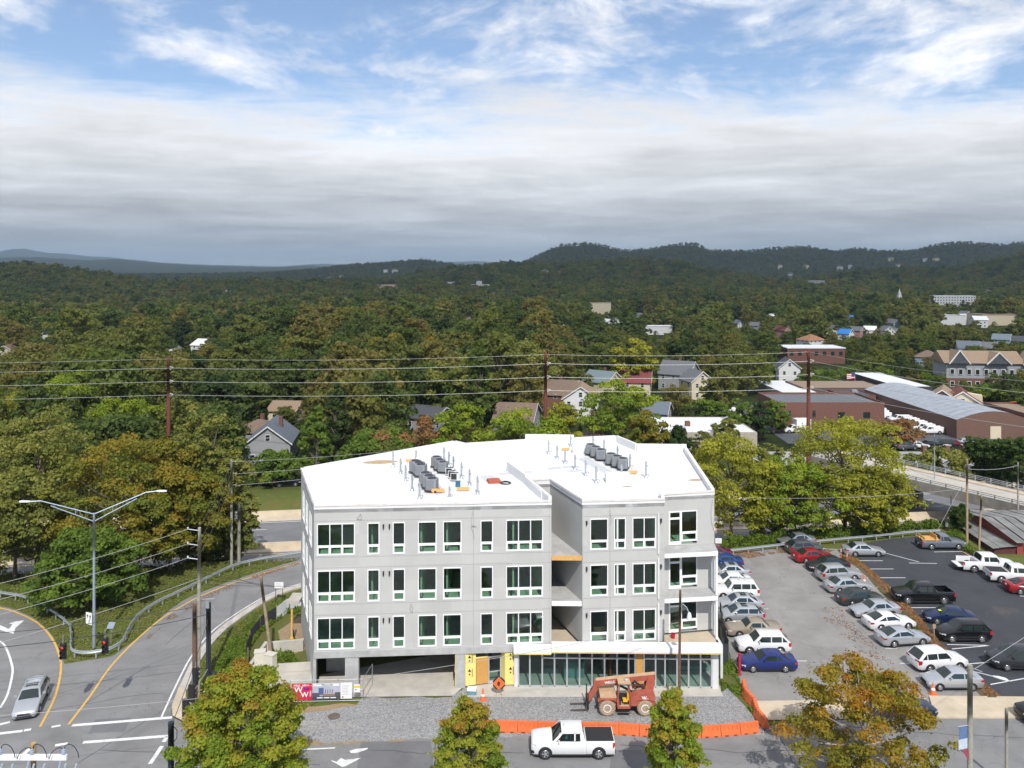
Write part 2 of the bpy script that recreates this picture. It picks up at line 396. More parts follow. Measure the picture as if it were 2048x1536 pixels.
# ------------------------------------------------------------------ roads, yards, lots (sheets 4 mm apart)
def jag(pts, step=.5, amp=.14, seed=1):
    rr = random.Random(seed); out = []; n = len(pts)
    for i in range(n):
        a, b = pts[i], pts[(i + 1) % n]; k = max(1, int(math.dist(a, b) / step)); l = math.dist(a, b) or 1
        for j in range(k):
            t = j / k; o = rr.uniform(-amp, amp) + amp * .8 * math.sin(t * l * 1.7 + i); out.append((a[0] + (b[0] - a[0]) * t - (b[1] - a[1]) / l * o, a[1] + (b[1] - a[1]) * t + (b[0] - a[0]) / l * o))
    return out
def pxs(l, z=0.): return [PX(a, b, z) for a, b in l]
RAMP_R = [(345, 1434), (344, 1414), (362, 1369), (392, 1311), (437, 1260), (500, 1215), (545, 1190), (599, 1172), (700, 1150), (900, 1124)]
RAMP_L = [(900, 1098), (700, 1105), (599, 1120), (484, 1155), (424, 1176), (363, 1203), (303, 1251), (264, 1285), (241, 1301), (221, 1313), (171, 1321), (129, 1328)]
LOOP = [(121, 1306), (106, 1274), (78, 1243), (38, 1223), (0, 1212), (-100, 1195), (-250, 1182)]
def smp(l, k=3): return smooth_line(pxs(l), k)
street = sheet('street', [(-95, 22), (95, 22), (95, 59.8)] + pxs([(2048, 1437), (1870, 1437), (1640, 1441), (1531, 1452), (1530, 1466), (960, 1468), (650, 1480), (520, 1476), (430, 1466), (380, 1452)]) + smp(RAMP_R) + smp(RAMP_L) + smp(LOOP) + [(-95, 84)], 0.0, A_STREET)
def mark(parent, pts, w, m, name='lane_marking', z=.008): return ribbon(pts, w, z).build(name, m, parent)
mark(street, smp([(137, 1449), (181, 1391), (219, 1336), (264, 1288), (322, 1238), (387, 1199), (430, 1180), (484, 1160), (599, 1125), (700, 1110)]), .17, LINE_Y)
mark(street, smp([(80, 1454), (111, 1391), (122, 1336), (117, 1306), (104, 1277), (77, 1247), (38, 1227), (0, 1216), (-90, 1199)]), .17, LINE_Y)
mark(street, smp([(0, 1416), (15, 1389), (25, 1346), (22, 1323), (12, 1296), (0, 1283), (-40, 1262)]), .17, LINE_W)
mark(street, smp([(323, 1434), (352, 1371), (387, 1306), (432, 1256), (500, 1210), (545, 1186), (599, 1168), (700, 1146)]), .14, LINE_W)
for l, w in ((((144, 1451), (344, 1435)), .32), (((166, 1485), (336, 1472)), .32), (((-60, 1474), (45, 1462)), .32), (((48, 1461), (62, 1459)), .3), (((103, 1454), (121, 1451)), .25), (((300, 1528), (324, 1492)), .28), (((327, 1484), (335, 1473)), .28), (((0, 1449), (20, 1444)), .3), (((55, 1431), (82, 1425)), .3), (((48, 1508), (60, 1497)), .3), (((110, 1491), (135, 1487)), .3), (((585, 1500), (670, 1496)), .14), (((560, 1560), (640, 1548)), .14)):
    mark(street, pxs(l), w, LINE_W)
def arrow(parent, pts, m=LINE_W): sheet('lane_arrow', pxs(pts), .009, m, parent, None)
arrow(street, [(661, 1520), (673, 1524), (682, 1516), (690, 1520), (722, 1516), (690, 1533), (684, 1534), (672, 1527), (666, 1524)])
arrow(street, [(699, 1502), (712, 1498), (736, 1496), (734, 1499), (714, 1506), (702, 1506)])
arrow(street, [(-6, 1258), (20, 1266), (27, 1268), (31, 1256), (38, 1250), (48, 1241), (30, 1243), (18, 1247), (25, 1249), (18, 1258), (-6, 1248)])
sheet('patch', pxs([(722, 1484), (862, 1482), (868, 1545), (712, 1548)]), .004, asphalt('asphalt_patch', (.15, .15, .155), .3), street, None)
sheet('patch', pxs([(1225, 1500), (1312, 1500), (1330, 1560), (1215, 1560)]), .004, MATS['asphalt_patch'], street, None)

TAR = mat('tar_seal', (.05, .05, .052), .6, var=.2)
def wander(a, b, seed, amp=.25, n=26):
    rr = random.Random(seed); a, b = PX(*a), PX(*b); o = 0; out = []
    for i in range(n + 1):
        o += rr.uniform(-amp, amp) * .6; t = i / n; k = math.sin(math.pi * t); out.append((a[0] + (b[0] - a[0]) * t + o * k * .5, a[1] + (b[1] - a[1]) * t + o * k))
    return out
for k, (a, b) in enumerate((((-20, 1440), (330, 1386)), ((150, 1420), (300, 1330)), ((200, 1500), (640, 1530)), ((740, 1500), (1050, 1506)), ((1240, 1490), (1700, 1500)), ((1640, 1470), (2048, 1476)), ((330, 1290), (420, 1210)), ((360, 1400), (150, 1530)), ((1560, 1475), (1600, 1536)), ((870, 1486), (880, 1540)))):
    ribbon(wander(a, b, k), .05, .006).build('tar_line', TAR, street)
sheet('patch', jag(pxs([(1640, 1462), (1760, 1458), (1770, 1486), (1636, 1490)]), .6, .05, 5), .004, MATS['asphalt_patch'], street, None); sheet('patch', jag(pxs([(190, 1440), (262, 1434), (250, 1462), (176, 1468)]), .6, .05, 6), .004, MATS['asphalt_patch'], street, None)

lot = sheet('parking_lot', pxs([(1440, 1112), (1500, 1100), (1580, 1094), (1684, 1098), (1712, 1128), (1760, 1184), (1815, 1240), (1868, 1300), (1925, 1350), (1975, 1392), (1860, 1398), (1855, 1426), (1500, 1426), (1483, 1390), (1476, 1345), (1442, 1292), (1436, 1200)]), 0.0, A_LOT)
apron = sheet('driveway_apron', pxs([(1495, 1402), (1640, 1400), (1850, 1396), (1860, 1434), (1640, 1438), (1527, 1440), (1510, 1424)]), .004, CONC_TAN)
new_lot = sheet('resurfaced_parking_lot', pxs([(1690, 1093), (1780, 1078), (1860, 1070), (1930, 1084), (1965, 1118), (2030, 1140), (2600, 1180), (2600, 1396), (1990, 1396), (1935, 1340), (1880, 1285), (1830, 1226), (1770, 1170), (1720, 1118)]), 0.0, A_NEW)
for a, b, y in ((1694, 1766, 1121.5), (1713, 1787, 1138), (1734, 1811, 1155.6), (1753, 1834, 1174.7), (1777, 1860, 1195), (1808, 1886, 1215.4), (1836, 1914, 1237.6), (1864, 1942, 1262)):
    mark(new_lot, pxs([(a, y), (b, y)]), .11, LINE_N, 'stall_line')
for l in (((1894, 1289), (1980, 1291)), ((1904, 1298), (1980, 1291)), ((1936, 1328), (2010, 1322)), ((1981, 1369), (2110, 1346)), ((1868, 1104), (1925, 1103)), ((2040, 1192), (2120, 1196)), ((1770, 1106), (1838, 1124)), ((1818, 1126), (1874, 1127))):
    mark(new_lot, pxs(l), .11, LINE_N, 'stall_line')
mark(new_lot, pxs([(1927, 1104), (1942, 1113)]), .14, LINE_Y, 'stall_line')
for x, y in ((1513, 1218), (1520, 1245), (1535, 1288), (1590, 1322), (1770, 1297), (1800, 1327)): mark(lot, pxs([(x, y), (x + 24, y)]), .1, LINE_W, 'stall_line')
def mound(name, line, w, h, m, parent=None, n=5, seed=1):
    rr = random.Random(seed); rows = []
    for i, p in enumerate(line):
        a = line[max(i - 1, 0)]; b = line[min(i + 1, len(line) - 1)]; dx, dy = b[0] - a[0], b[1] - a[1]; l = math.hypot(dx, dy)
        ww = w * rr.uniform(.85, 1.15)
        rows.append([(p[0] - dy / l * ww * t, p[1] + dx / l * ww * t, -.02 + h * (1 - (2 * t) ** 2) * rr.uniform(.7, 1.2)) for t in [k / n - .5 for k in range(n + 1)]])
    mb = MB(); mb.loft([r[::-1] for r in rows], closed=False); return struct(name, mb, m, parent, 60)
mound('mulch_verge', smooth_line(pxs([(1690, 1112), (1730, 1140), (1775, 1182), (1828, 1238), (1878, 1298), (1925, 1345), (1985, 1398)]), 6), 1.45, .2, MULCH)
sw = MB(); sw.prism(pxs([(1858, 1394), (2048, 1396), (2300, 1398), (2300, 1436), (2048, 1437), (1871, 1437)]), -.1, .12); struct('sidewalk', sw, CONC_TAN)
kb = MB()
kl = smp(RAMP_R, 3); rb_ = ribbon([(a + .35, b) for a, b in kl[3:]], .7, .0)
for q in rb_.f: kb.prism([rb_.v[i][:2] for i in q], -.05, .11)
struct('kerb', kb, CONC)
sheet('kerb_corner', pxs([(358, 1376), (352, 1392), (344, 1414), (345, 1434), (380, 1452), (430, 1466), (520, 1476), (520, 1464), (450, 1448), (400, 1430), (374, 1400), (370, 1380)]), .118, CONC_TAN)
yard = sheet('gravel_yard', jag(pxs([(722, 1396), (905, 1394), (930, 1372), (1440, 1372), (1452, 1372), (1484, 1400), (1512, 1440), (1530, 1470), (960, 1473), (650, 1486), (560, 1474), (585, 1432), (650, 1420), (712, 1412)]), .6, .10), .006, GRAVEL)
sheet('dirt_verge', jag(pxs([(530, 1478), (560, 1430), (590, 1412), (735, 1408), (735, 1440), (760, 1470), (820, 1480), (650, 1488), (560, 1482)]), .5, .12, 2), .003, DIRT)
sheet('garage_floor', pxs([(600, 1395), (640, 1350), (980, 1290), (980, 1330), (905, 1392), (722, 1394)]), .016, CONC)
sheet('shop_floor', [(-3.6, 63.1), (16.7, 63.2), (16.9, 66.4), (18, 80), (-3, 80)], .010, CONC)
sheet('garden_strip', pxs([(1438, 1300), (1452, 1296), (1476, 1345), (1484, 1392), (1512, 1426), (1512, 1440), (1490, 1412), (1455, 1376), (1442, 1384)]), .01, GRASS)
sheet('site_ground', pxs([(395, 1440), (440, 1330), (500, 1270), (590, 1200), (640, 1200), (640, 1400), (585, 1432), (520, 1470)]), .004, GRASS)
sheet('bare_patch', pxs([(556, 1262), (600, 1232), (612, 1262), (610, 1300), (580, 1310), (562, 1292)]), .008, DIRT)

# highway in its cutting
def hw(x, o, z=-5.03): return (x, 123.5 + .145 * x + o, z)
for off, nm in ((0., 'highway_far_carriageway'), (-14.4, 'highway_near_carriageway')):
    h = struct(nm, ribbon([hw(x, off) for x in range(-160, 181, 20)], 11.6, 0), A_HWY)
    for o, m in ((off - 5.2, LINE_Y if off == 0 else LINE_W), (off + 5.2, LINE_W if off == 0 else LINE_Y)):
        ribbon([hw(x, o, -5.02) for x in range(-160, 181, 20)], .16, 0).build('edge_line', m, h)
    for o in (off - 1.8, off + 1.8):
        for x in range(-88, 100, 12):
            ribbon([hw(x, o, -5.02), hw(x + 3.2, o, -5.02)], .15, 0).build('lane_dash', LINE_W, h)
mb = MB()
for x in range(-160, 180, 20):
    a, b = hw(x, -7.2), hw(x + 20, -7.2)
    mb.loft([[(p[0], p[1] + dy, z) for dy, z in ((-1.35, -5.1), (-1.3, -4.95), (-.32, -4.9), (-.12, -4.1), (.12, -4.1), (.32, -4.9), (1.3, -4.95), (1.35, -5.1))] for p in (a, b)][::-1], caps=False, closed=False)
struct('median_barrier', mb, CONC_TAN)
mb = MB()
for x in range(-160, 180, 20):
    a, b = hw(x, 8.2), hw(x + 20, 8.2); mb.loft([[(p[0], p[1] + dy, z) for dy, z in ((-2.3, -5.1), (-2.2, -5.0), (.2, -4.96), (.4, -4.3), (.9, -4.3), (.9, -5.1))] for p in (a, b)][::-1], caps=False, closed=False)
struct('highway_shoulder', mb, CONC_TAN)

# unseen cloud bank added to shade the wooded valley beyond the highway (high above, sun comes from behind the camera)
def shade_cloud_bank():
    n, mth = 60, 44; H = 2500.; dx, dy = -SUN_DIR.x / SUN_DIR.z * H, -SUN_DIR.y / SUN_DIR.z * H
    r = np.random.default_rng(3); top, bot = [], []
    X = np.linspace(-9500, 9500, n); Y = np.linspace(0, 1, mth); xs, ts = np.meshgrid(X, Y)
    ys = 205 + 60 * np.sin(xs * .002) + 26 * np.sin(xs * .009 + 1) + ts ** 1.5 * 8300
    th = 40 + 90 * np.sin(np.pi * np.clip(ts, .0, 1)) * (.6 + .4 * np.sin(xs * .005 + ts * 9)) * (.7 + .5 * np.sin(ts * 23 + xs * .004))
    V = [(a - dx, b - dy, H + c) for a, b, c in zip(xs.ravel(), ys.ravel(), np.abs(th).ravel())] + [(a - dx, b - dy, H - .15 * c) for a, b, c in zip(xs.ravel(), ys.ravel(), np.abs(th).ravel())]
    N = n * mth; F = []
    for j in range(mth - 1):
        for i in range(n - 1):
            q = (j * n + i, j * n + i + 1, (j + 1) * n + i + 1, (j + 1) * n + i); F.append(q); F.append(tuple(k + N for k in q[::-1]))
    me = bpy.data.meshes.new('added_shade_cloud'); me.from_pydata(V, [], F)
    m = bpy.data.materials.new('cloud'); m.use_nodes = True; t = m.node_tree; t.nodes.clear()
    tr = t.nodes.new('ShaderNodeBsdfTransparent'); tl = t.nodes.new('ShaderNodeBsdfTranslucent'); df = t.nodes.new('ShaderNodeBsdfDiffuse'); a = t.nodes.new('ShaderNodeAddShader'); x = t.nodes.new('ShaderNodeMixShader'); o = t.nodes.new('ShaderNodeOutputMaterial')
    tl.inputs[0].default_value = (.5, .5, .52, 1); df.inputs[0].default_value = (.42, .42, .43, 1)
    t.links.new(tl.outputs[0], a.inputs[0]); t.links.new(df.outputs[0], a.inputs[1])
    tco = t.nodes.new('ShaderNodeTexCoord'); sep = t.nodes.new('ShaderNodeSeparateXYZ'); t.links.new(tco.outputs['Object'], sep.inputs[0])
    thick = rng(t, sep.outputs[1], -dy + 240, -dy + 1900, .06, .60); nz = rng(t, noise(t, .0016, 5, .6), .30, .60, .55, 1.15); mt = t.nodes.new('ShaderNodeMath'); mt.operation = 'MULTIPLY'; t.links.new(thick, mt.inputs[0]); t.links.new(nz, mt.inputs[1]); t.links.new(mt.outputs[0], x.inputs[0]); t.links.new(tr.outputs[0], x.inputs[1]); t.links.new(a.outputs[0], x.inputs[2]); t.links.new(x.outputs[0], o.inputs[0])  # opacity graded with distance, so the far wood is dimmed more
    me.materials.append(m); me.polygons.foreach_set('use_smooth', [True] * len(me.polygons)); put('added_shade_cloud', me, kind='structure')
shade_cloud_bank()
# haze
mb = MB(); mb.bx(-27000, 27000, -60, 27000, -40, 700); hz = mb.build('haze', bpy.data.materials.new('haze_air'), kind='stuff')
hm = hz.data.materials[0]; hm.use_nodes = True; t = hm.node_tree; t.nodes.clear()
pv = t.nodes.new('ShaderNodeVolumePrincipled'); pv.inputs['Color'].default_value = (.63, .82, 1., 1); pv.inputs['Density'].default_value = 7.0e-5; pv.inputs['Anisotropy'].default_value = 0.0
t.links.new(pv.outputs[0], t.nodes.new('ShaderNodeOutputMaterial').inputs['Volume'])
# ------------------------------------------------------------------ the new apartment building
WALL = mat('panel_light_grey', (.46, .456, .436), .75, var=.05, scale=.45, dirt=.07)
def panel_tones(m):
    t = m.node_tree; b = t.nodes['Principled BSDF']; src = b.inputs['Base Color'].links[0].from_socket
    tc_ = t.nodes.new('ShaderNodeTexCoord'); sn = t.nodes.new('ShaderNodeVectorMath'); sn.operation = 'SNAP'; sn.inputs[1].default_value = (2.44, 400., 1.26); t.links.new(tc_.outputs['Object'], sn.inputs[0])
    wn_ = t.nodes.new('ShaderNodeTexWhiteNoise'); t.links.new(sn.outputs[0], wn_.inputs['Vector']); hv = t.nodes.new('ShaderNodeHueSaturation'); t.links.new(src, hv.inputs['Color']); t.links.new(rng(t, wn_.outputs['Value'], 0., 1., .955, 1.035), hv.inputs['Value'])
    st = mixc(t, hv.outputs[0], (.30, .28, .25), rng(t, noise(t, 1.1, 6, .7, .2, stretch=(2.2, 2.2, .12)), .60, .82, 0., .30)); t.links.new(st, b.inputs['Base Color'])
panel_tones(WALL)
WALL_JOINT = mat('panel_joint', (.29, .288, .277), .8, var=0)
ROOF_W = mat('roof_membrane_white', (.69, .69, .685), .6, var=.05, scale=.35, dirt=.2)
PVC = mat('white_vinyl', (.80, .80, .80), .4, var=.02)
TRIMW = mat('trim_white', (.74, .74, .72), .6, var=.05)
INSIDE = mat('drywall', (.62, .63, .60), .9, var=.08, scale=.6)
FLOORI = mat('subfloor', (.58, .62, .58), .85, var=.15, scale=1.3)
DARKM = mat('dark_metal', (.05, .05, .055), .5, .6, var=.1)
GALV = mat('galvanised_steel', (.46, .49, .52), .45, .7, var=.1, scale=4)
ALU = mat('aluminium', (.62, .64, .66), .4, .6, var=.06)
WOODN = mat('new_timber', (.62, .36, .12), .75, var=.16, scale=5)
OSB = mat('osb_board', (.55, .29, .08), .8, var=.22, scale=14)
FOAM = mat('foam_board_yellow', (.80, .66, .22), .7, var=.06, scale=1.5)
BLACK = mat('black_plastic', (.025, .025, .028), .5, var=.1)
WHITE = mat('white_paint', (.78, .78, .77), .5, var=.03)
RUST = mat('membrane_stain', (.42, .30, .17), .8, var=.2, scale=3)
GREYW = mat('walkway_pad', (.52, .53, .54), .8, var=.05)
def glassmat(name, tint, gl=.14, rough=.02):
    m = bpy.data.materials.new(name); m.use_nodes = True; t = m.node_tree; t.nodes.clear()
    tr = t.nodes.new('ShaderNodeBsdfTransparent'); g = t.nodes.new('ShaderNodeBsdfGlossy'); x = t.nodes.new('ShaderNodeMixShader'); o = t.nodes.new('ShaderNodeOutputMaterial')
    fr = t.nodes.new('ShaderNodeLayerWeight'); pw = t.nodes.new('ShaderNodeMath'); pw.operation = 'POWER'; pw.inputs[1].default_value = 4.; t.links.new(fr.outputs['Facing'], pw.inputs[0])
    tr.inputs[0].default_value = (*tint, 1); g.inputs['Roughness'].default_value = rough; g.inputs[0].default_value = (.9, .95, .93, 1)
    t.links.new(rng(t, pw.outputs[0], 0., 1., gl, .9), x.inputs[0]); t.links.new(tr.outputs[0], x.inputs[1]); t.links.new(g.outputs[0], x.inputs[2]); t.links.new(x.outputs[0], o.inputs[0])
    MATS[name] = m; return m
PANE = glassmat('window_glass', (.70, .84, .75), .07)
SHOPGL = glassmat('shop_glass', (.72, .84, .82), .04)

FLOORS = (3.08, 6.76, 10.46); ZR, ZD, ZB = 15.1, 14.62, 3.28
A0, B0 = (-15.75, 63.7), (3.2, 65.0)
RECL, RECB, C0 = (1.4, 71.2), (3.4, 71.4), (5.72, 64.95)
D0, D1, E0 = (12.5, 65.6), (12.64, 67.2), (17.2, 68.0)
OUT = [A0, B0, RECL, RECB, C0, D0, D1, E0, (18.4, 84.6), (13.3, 84.9), (11.7, 89.3), (6.8, 88.1), (1.5, 88.4), (-5.0, 86.4), (-6.3, 87.7), (-19.9, 75.5)]
bld = empty('apartment_building', (0, 66, 0), 0, 'new four-storey light grey apartment building with white flat roof and ground-floor shopfront', 'building')
bld_off = Vector((0, -66, 0))
def bpart(mb, name, mats, parent=None, smooth=0, **k):
    o = mb.build(name, mats, parent or bld, smooth, **k)
    if parent is None: o.location = Vector(o.location) + bld_off
    return o
def frame_of(A, B):
    d = Vector((B[0] - A[0], B[1] - A[1])); L = d.length; d /= L
    return d, Vector((d.y, -d.x)), L
def uhit(A, B, px):
    "distance along A-B where the photograph's column px meets the wall"
    k = (px - 1024) / FOC; dx, dy = B[0] - A[0], B[1] - A[1]
    t = (k * A[1] - A[0]) / (dx - k * dy); return t * math.hypot(dx, dy)
def wall(name, A, B, z0, z1, holes=(), m=WALL, th=.18, parent=None):
    d, n, L = frame_of(A, B); us = sorted({0., L, *[h[0] for h in holes], *[h[1] for h in holes]}); zs = sorted({z0, z1, *[h[2] for h in holes], *[h[3] for h in holes]})
    P = lambda u, z, o: (A[0] + d.x * u + n.x * o, A[1] + d.y * u + n.y * o, z); mb = MB()
    for u0, u1 in zip(us[:-1], us[1:]):
        for a, b in zip(zs[:-1], zs[1:]):
            cu, cz = (u0 + u1) / 2, (a + b) / 2
            if any(h[0] < cu < h[1] and h[2] < cz < h[3] for h in holes): continue
            mb.quad(P(u0, a, 0), P(u1, a, 0), P(u1, b, 0), P(u0, b, 0)); mb.quad(P(u1, a, -th), P(u0, a, -th), P(u0, b, -th), P(u1, b, -th))
    for h in holes:
        q = [(h[0], h[2]), (h[1], h[2]), (h[1], h[3]), (h[0], h[3])]
        for (ua, za), (ub, zb) in zip(q, q[1:] + q[:1]): mb.quad(P(ua, za, 0), P(ua, za, -th), P(ub, zb, -th), P(ub, zb, 0))
    o = bpart(mb, name, m, parent); return o
WMESH = {}
def window(A, d, n, u, z, w, h, cols, kind='std'):
    "white frame with tall panes above and awning panes below; x runs along the wall, -y is outward"
    key = (round(w, 2), round(h, 2), cols, kind)
    if key not in WMESH:
        mb = MB(); panes = []; b = .068; rail = h * .29
        f = lambda x0, x1, z0, z1, o=-.045: mb.bx(x0, x1, o, .06, z0, z1)
        f(0, w, 0, b); f(0, w, h - b, h); f(0, b, b, h - b); f(w - b, w, b, h - b); f(b, w - b, rail - .07, rail + .07, -.05)
        cw = (w - b) / cols
        for i in range(cols):
            x0, x1 = b + i * cw, (i + 1) * cw
            if i < cols - 1: f(x1, x1 + b, b, rail - .07, -.04); f(x1, x1 + b, rail + .07, h - b, -.04)
            s = .06
            f(x0, x1, b, b + s, -.06); f(x0, x1, rail - .07 - s * .6, rail - .07, -.06); f(x0, x0 + s, b + s, rail - .07 - s * .6, -.06); f(x1 - s, x1, b + s, rail - .07 - s * .6, -.06)
            for (p0, p1, q0, q1) in ((x0, x1, rail + .07, h - b), (x0 + s, x1 - s, b + s, rail - .07 - s * .6)):
                pm = MB(); pm.bx(p0, p1, -.004, .004, q0, q1); panes.append(pm.mesh('pane', PANE))
        WMESH[key] = (mb.mesh('window', PVC), panes)
    me, panes = WMESH[key]
    o = put('window', me, bld, loc=(A[0] + d.x * u, A[1] + d.y * u - 66, z), rz=math.atan2(d.y, d.x))
    for p in panes: put('pane', p, o, loc=(0, .02, 0))
    return o
def joints(A, B, us, zs, z0, z1):
    d, n, L = frame_of(A, B); mb = MB(); P = lambda u, z, o: (A[0] + d.x * u + n.x * o, A[1] + d.y * u + n.y * o, z)
    for z in zs: mb.quad(P(.05, z - .015, .004), P(L - .05, z - .015, .004), P(L - .05, z + .015, .004), P(.05, z + .015, .004))
    for u in us: mb.quad(P(u - .015, z0, .006), P(u + .015, z0, .006), P(u + .015, z1, .006), P(u - .015, z1, .006))
    bpart(mb, 'panel_joint', WALL_JOINT)
ROWS = ((3.42, 5.98), (7.18, 9.74), (10.94, 13.48))
def front(A, B, wins, name):
    d, n, L = frame_of(A, B); holes = []
    for a, b, c in wins:
        u0, u1 = uhit(A, B, a), uhit(A, B, b)
        for z0, z1 in ROWS: holes.append((u0, u1, z0, z1)); window(A, d, n, u0, z0, u1 - u0, z1 - z0, c)
    wall(name, A, B, ZB, ZR - .16, holes)
    joints(A, B, [L * k / 6 for k in range(1, 6) if not any(h[0] - .1 < L * k / 6 < h[1] + .1 for h in holes)], [z for r in ROWS for z in (r[0] - .16, r[1] + .2)], ZB, ZR - .2)
front(A0, B0, [(634, 710, 3), (735, 759, 1), (785.6, 810, 1), (836, 873, 1), (886, 923, 1), (961, 986, 1), (1012, 1086, 3)], 'front_wall')
front(C0, D0, [(1180, 1216, 1), (1228, 1251.5, 1), (1264.7, 1311.6, 2)], 'front_wall')
# side walls
d, n, L = frame_of((-19.9, 75.5), A0); hs = []
for u in (2.2, 5.4, 8.8):
    for z0, z1 in ROWS: hs.append((u, u + 1.7, z0, z1)); window((-19.9, 75.5), d, n, u, z0, 1.7, z1 - z0, 1)
wall('side_wall', (-19.9, 75.5), A0, 0., ZR - .16, hs)
for a, b in ((B0, RECL), (RECL, RECB), (RECB, C0), (D0, D1)): wall('recess_wall', a, b, ZB, ZR - .16)
for a, b in list(zip(OUT[7:], OUT[8:] + OUT[:1]))[:-1]: wall('rear_wall', a, b, 0., ZR - .16)
# balcony bay with door and window on each floor
d, n, L = frame_of(D1, E0); hs = []
u0, u1, u2 = uhit(D1, E0, 1337), uhit(D1, E0, 1362), uhit(D1, E0, 1394)
for zf in FLOORS:
    hs.append((u0, u2, zf + .12, zf + 2.92)); g = put('balcony_door', None, bld)
    mb = MB(); w = u1 - u0; h = 2.8
    for x0, x1, z0, z1 in ((0, w, 0, .26), (0, w, h - .09, h), (0, .13, .26, h - .09), (w - .13, w, .26, h - .09), (.13, w - .13, 2.12, 2.28)): mb.bx(x0, x1, -.05, .06, z0, z1)
    me = mb.mesh('balcony_door', PVC); g2 = put('balcony_door', me, bld, loc=(D1[0] + d.x * u0, D1[1] + d.y * u0 - 66, zf + .12), rz=math.atan2(d.y, d.x)); bpy.data.objects.remove(g)
    for q0, q1 in ((.26, 2.12), (2.28, h - .09)): pm = MB(); pm.bx(.13, w - .13, .016, .024, q0, q1); pm.build('pane', PANE, g2)
    mb = MB(); mb.bx(w - .2, w - .16, -.1, -.05, 1.0, 1.15); mb.build('handle', DARKM, g2)
    window(D1, d, n, u1, zf + .36, u2 - u1, 2.56, 1)
wall('bay_wall', D1, E0, ZB, ZR - .16, [(u0, u2, zf + .12, zf + 2.92) for zf in FLOORS])
SLAB = [(12.52, 65.7), (17.05, 66.3), (17.2, 67.98), (12.66, 67.18)]
for zf in FLOORS[1:]:
    mb = MB(); mb.prism(SLAB, zf - .06, zf); o = bpart(mb, 'balcony_deck', CONC_GREY)
    mb = MB(); mb.prism([(p[0] + (.02 if i in (1, 2) else 0), p[1] - (.03 if i < 2 else 0)) for i, p in enumerate(SLAB)], zf - .42, zf - .064); bpart(mb, 'balcony_fascia', TRIMW)
for x, y in ((16.98, 66.42), (16.95, 67.2)):
    mb = MB(); mb.bx(x - .09, x + .09, y - .09, y + .09, FLOORS[0], FLOORS[2] - .43); bpart(mb, 'balcony_post', TRIMW)
# recess walkways
RP = [(B0[0] - .05, B0[1] + .05), (C0[0] - .03, C0[1] + .08), (RECB[0], RECB[1]), (RECL[0], RECL[1])]
for k, zf in enumerate(FLOORS):
    mb = MB(); mb.prism(RP, zf - .3, zf); bpart(mb, 'walkway_slab', CONC_GREY if k else CONC_TAN)
    mb = MB(); mb.prism([(B0[0] + .02, B0[1] - .02), (C0[0] - .06, C0[1] - .03), (C0[0] - .06, C0[1] + .06), (B0[0] + .02, B0[1] + .06)], zf - .34, zf + .04); bpart(mb, 'walkway_edge', (TRIMW, TRIMW, WOODN)[k])
# interior: floors, partitions, core
def inset(poly, k):
    c = Vector((sum(p[0] for p in poly) / len(poly), sum(p[1] for p in poly) / len(poly))); return [tuple(Vector(p) + (c - Vector(p)).normalized() * k) for p in poly]
LB = [(-15.5, 63.95), (2.9, 65.2), (1.1, 71.4), (1.2, 84), (-6, 86.5), (-19.4, 75.4)]
RBK = [(5.95, 65.15), (12.3, 65.8), (12.45, 67.4), (17.0, 68.2), (18.1, 84.2), (3.6, 84.2), (3.6, 71.6)]
for zf in FLOORS:
    for pl in (LB, RBK): mb = MB(); mb.prism(pl, zf - .28, zf); bpart(mb, 'floor_slab', FLOORI)
mb = MB()
for pl in (LB, RBK): mb.prism(pl, ZD - .5, ZD - .3)
bpart(mb, 'ceiling', INSIDE)
mb = MB()
for x in (-11.4, -7.4, -5.3, .1, 8.6, 12.0):
    for zf in FLOORS: mb.bx(x - .07, x + .07, 65.2 + max(0, (x - 8) * .06), 72, zf, zf + 3.3)
for zf in FLOORS: mb.bx(-17, 1.2, 71.9, 72.1, zf, zf + 3.3); mb.bx(4, 17, 73.9, 74.1, zf, zf + 3.3)
bpart(mb, 'partition', INSIDE)
# podium slab edge and ground floor
d, n, L = frame_of(A0, B0)
mb = MB(); P = lambda u, o: (A0[0] + d.x * u + n.x * o, A0[1] + d.y * u + n.y * o)
mb.prism([P(-.06, .06), P(L - 2.8, .06), P(L - 2.8, -.3), P(-.06, -.3)], 2.78, ZB); bpart(mb, 'slab_edge', CONC_GREY)
mb = MB(); mb.prism([P(0, -.3), P(L - 2.8, -.3), (1.2, 84), (-6, 86.5), (-19.4, 75.4)], 2.74, 2.79); bpart(mb, 'garage_ceiling', CONC_GREY)
def col(px0, px1, dep=.55, z1=2.78, m=CONC_GREY, name='column'):
    a, b = uhit(A0, B0, px0), uhit(A0, B0, px1); mb = MB(); mb.prism([P(a, 0), P(b, 0), P(b, -dep), P(a, -dep)], 0, z1); return bpart(mb, name, m)
col(626, 632); col(690, 717, .8); col(912, 930, .5)
mb = MB(); mb.prism([P(.4, -3.4), P(2.9, -3.4), P(2.9, -3.6), P(.4, -3.6)], 0, 2.75); mb.prism([P(-1, -11), P(15, -11), P(15, -11.2), P(-1, -11.2)], 0, 2.75); bpart(mb, 'garage_wall', CONC_GREY)
ug = uhit(A0, B0, 912)
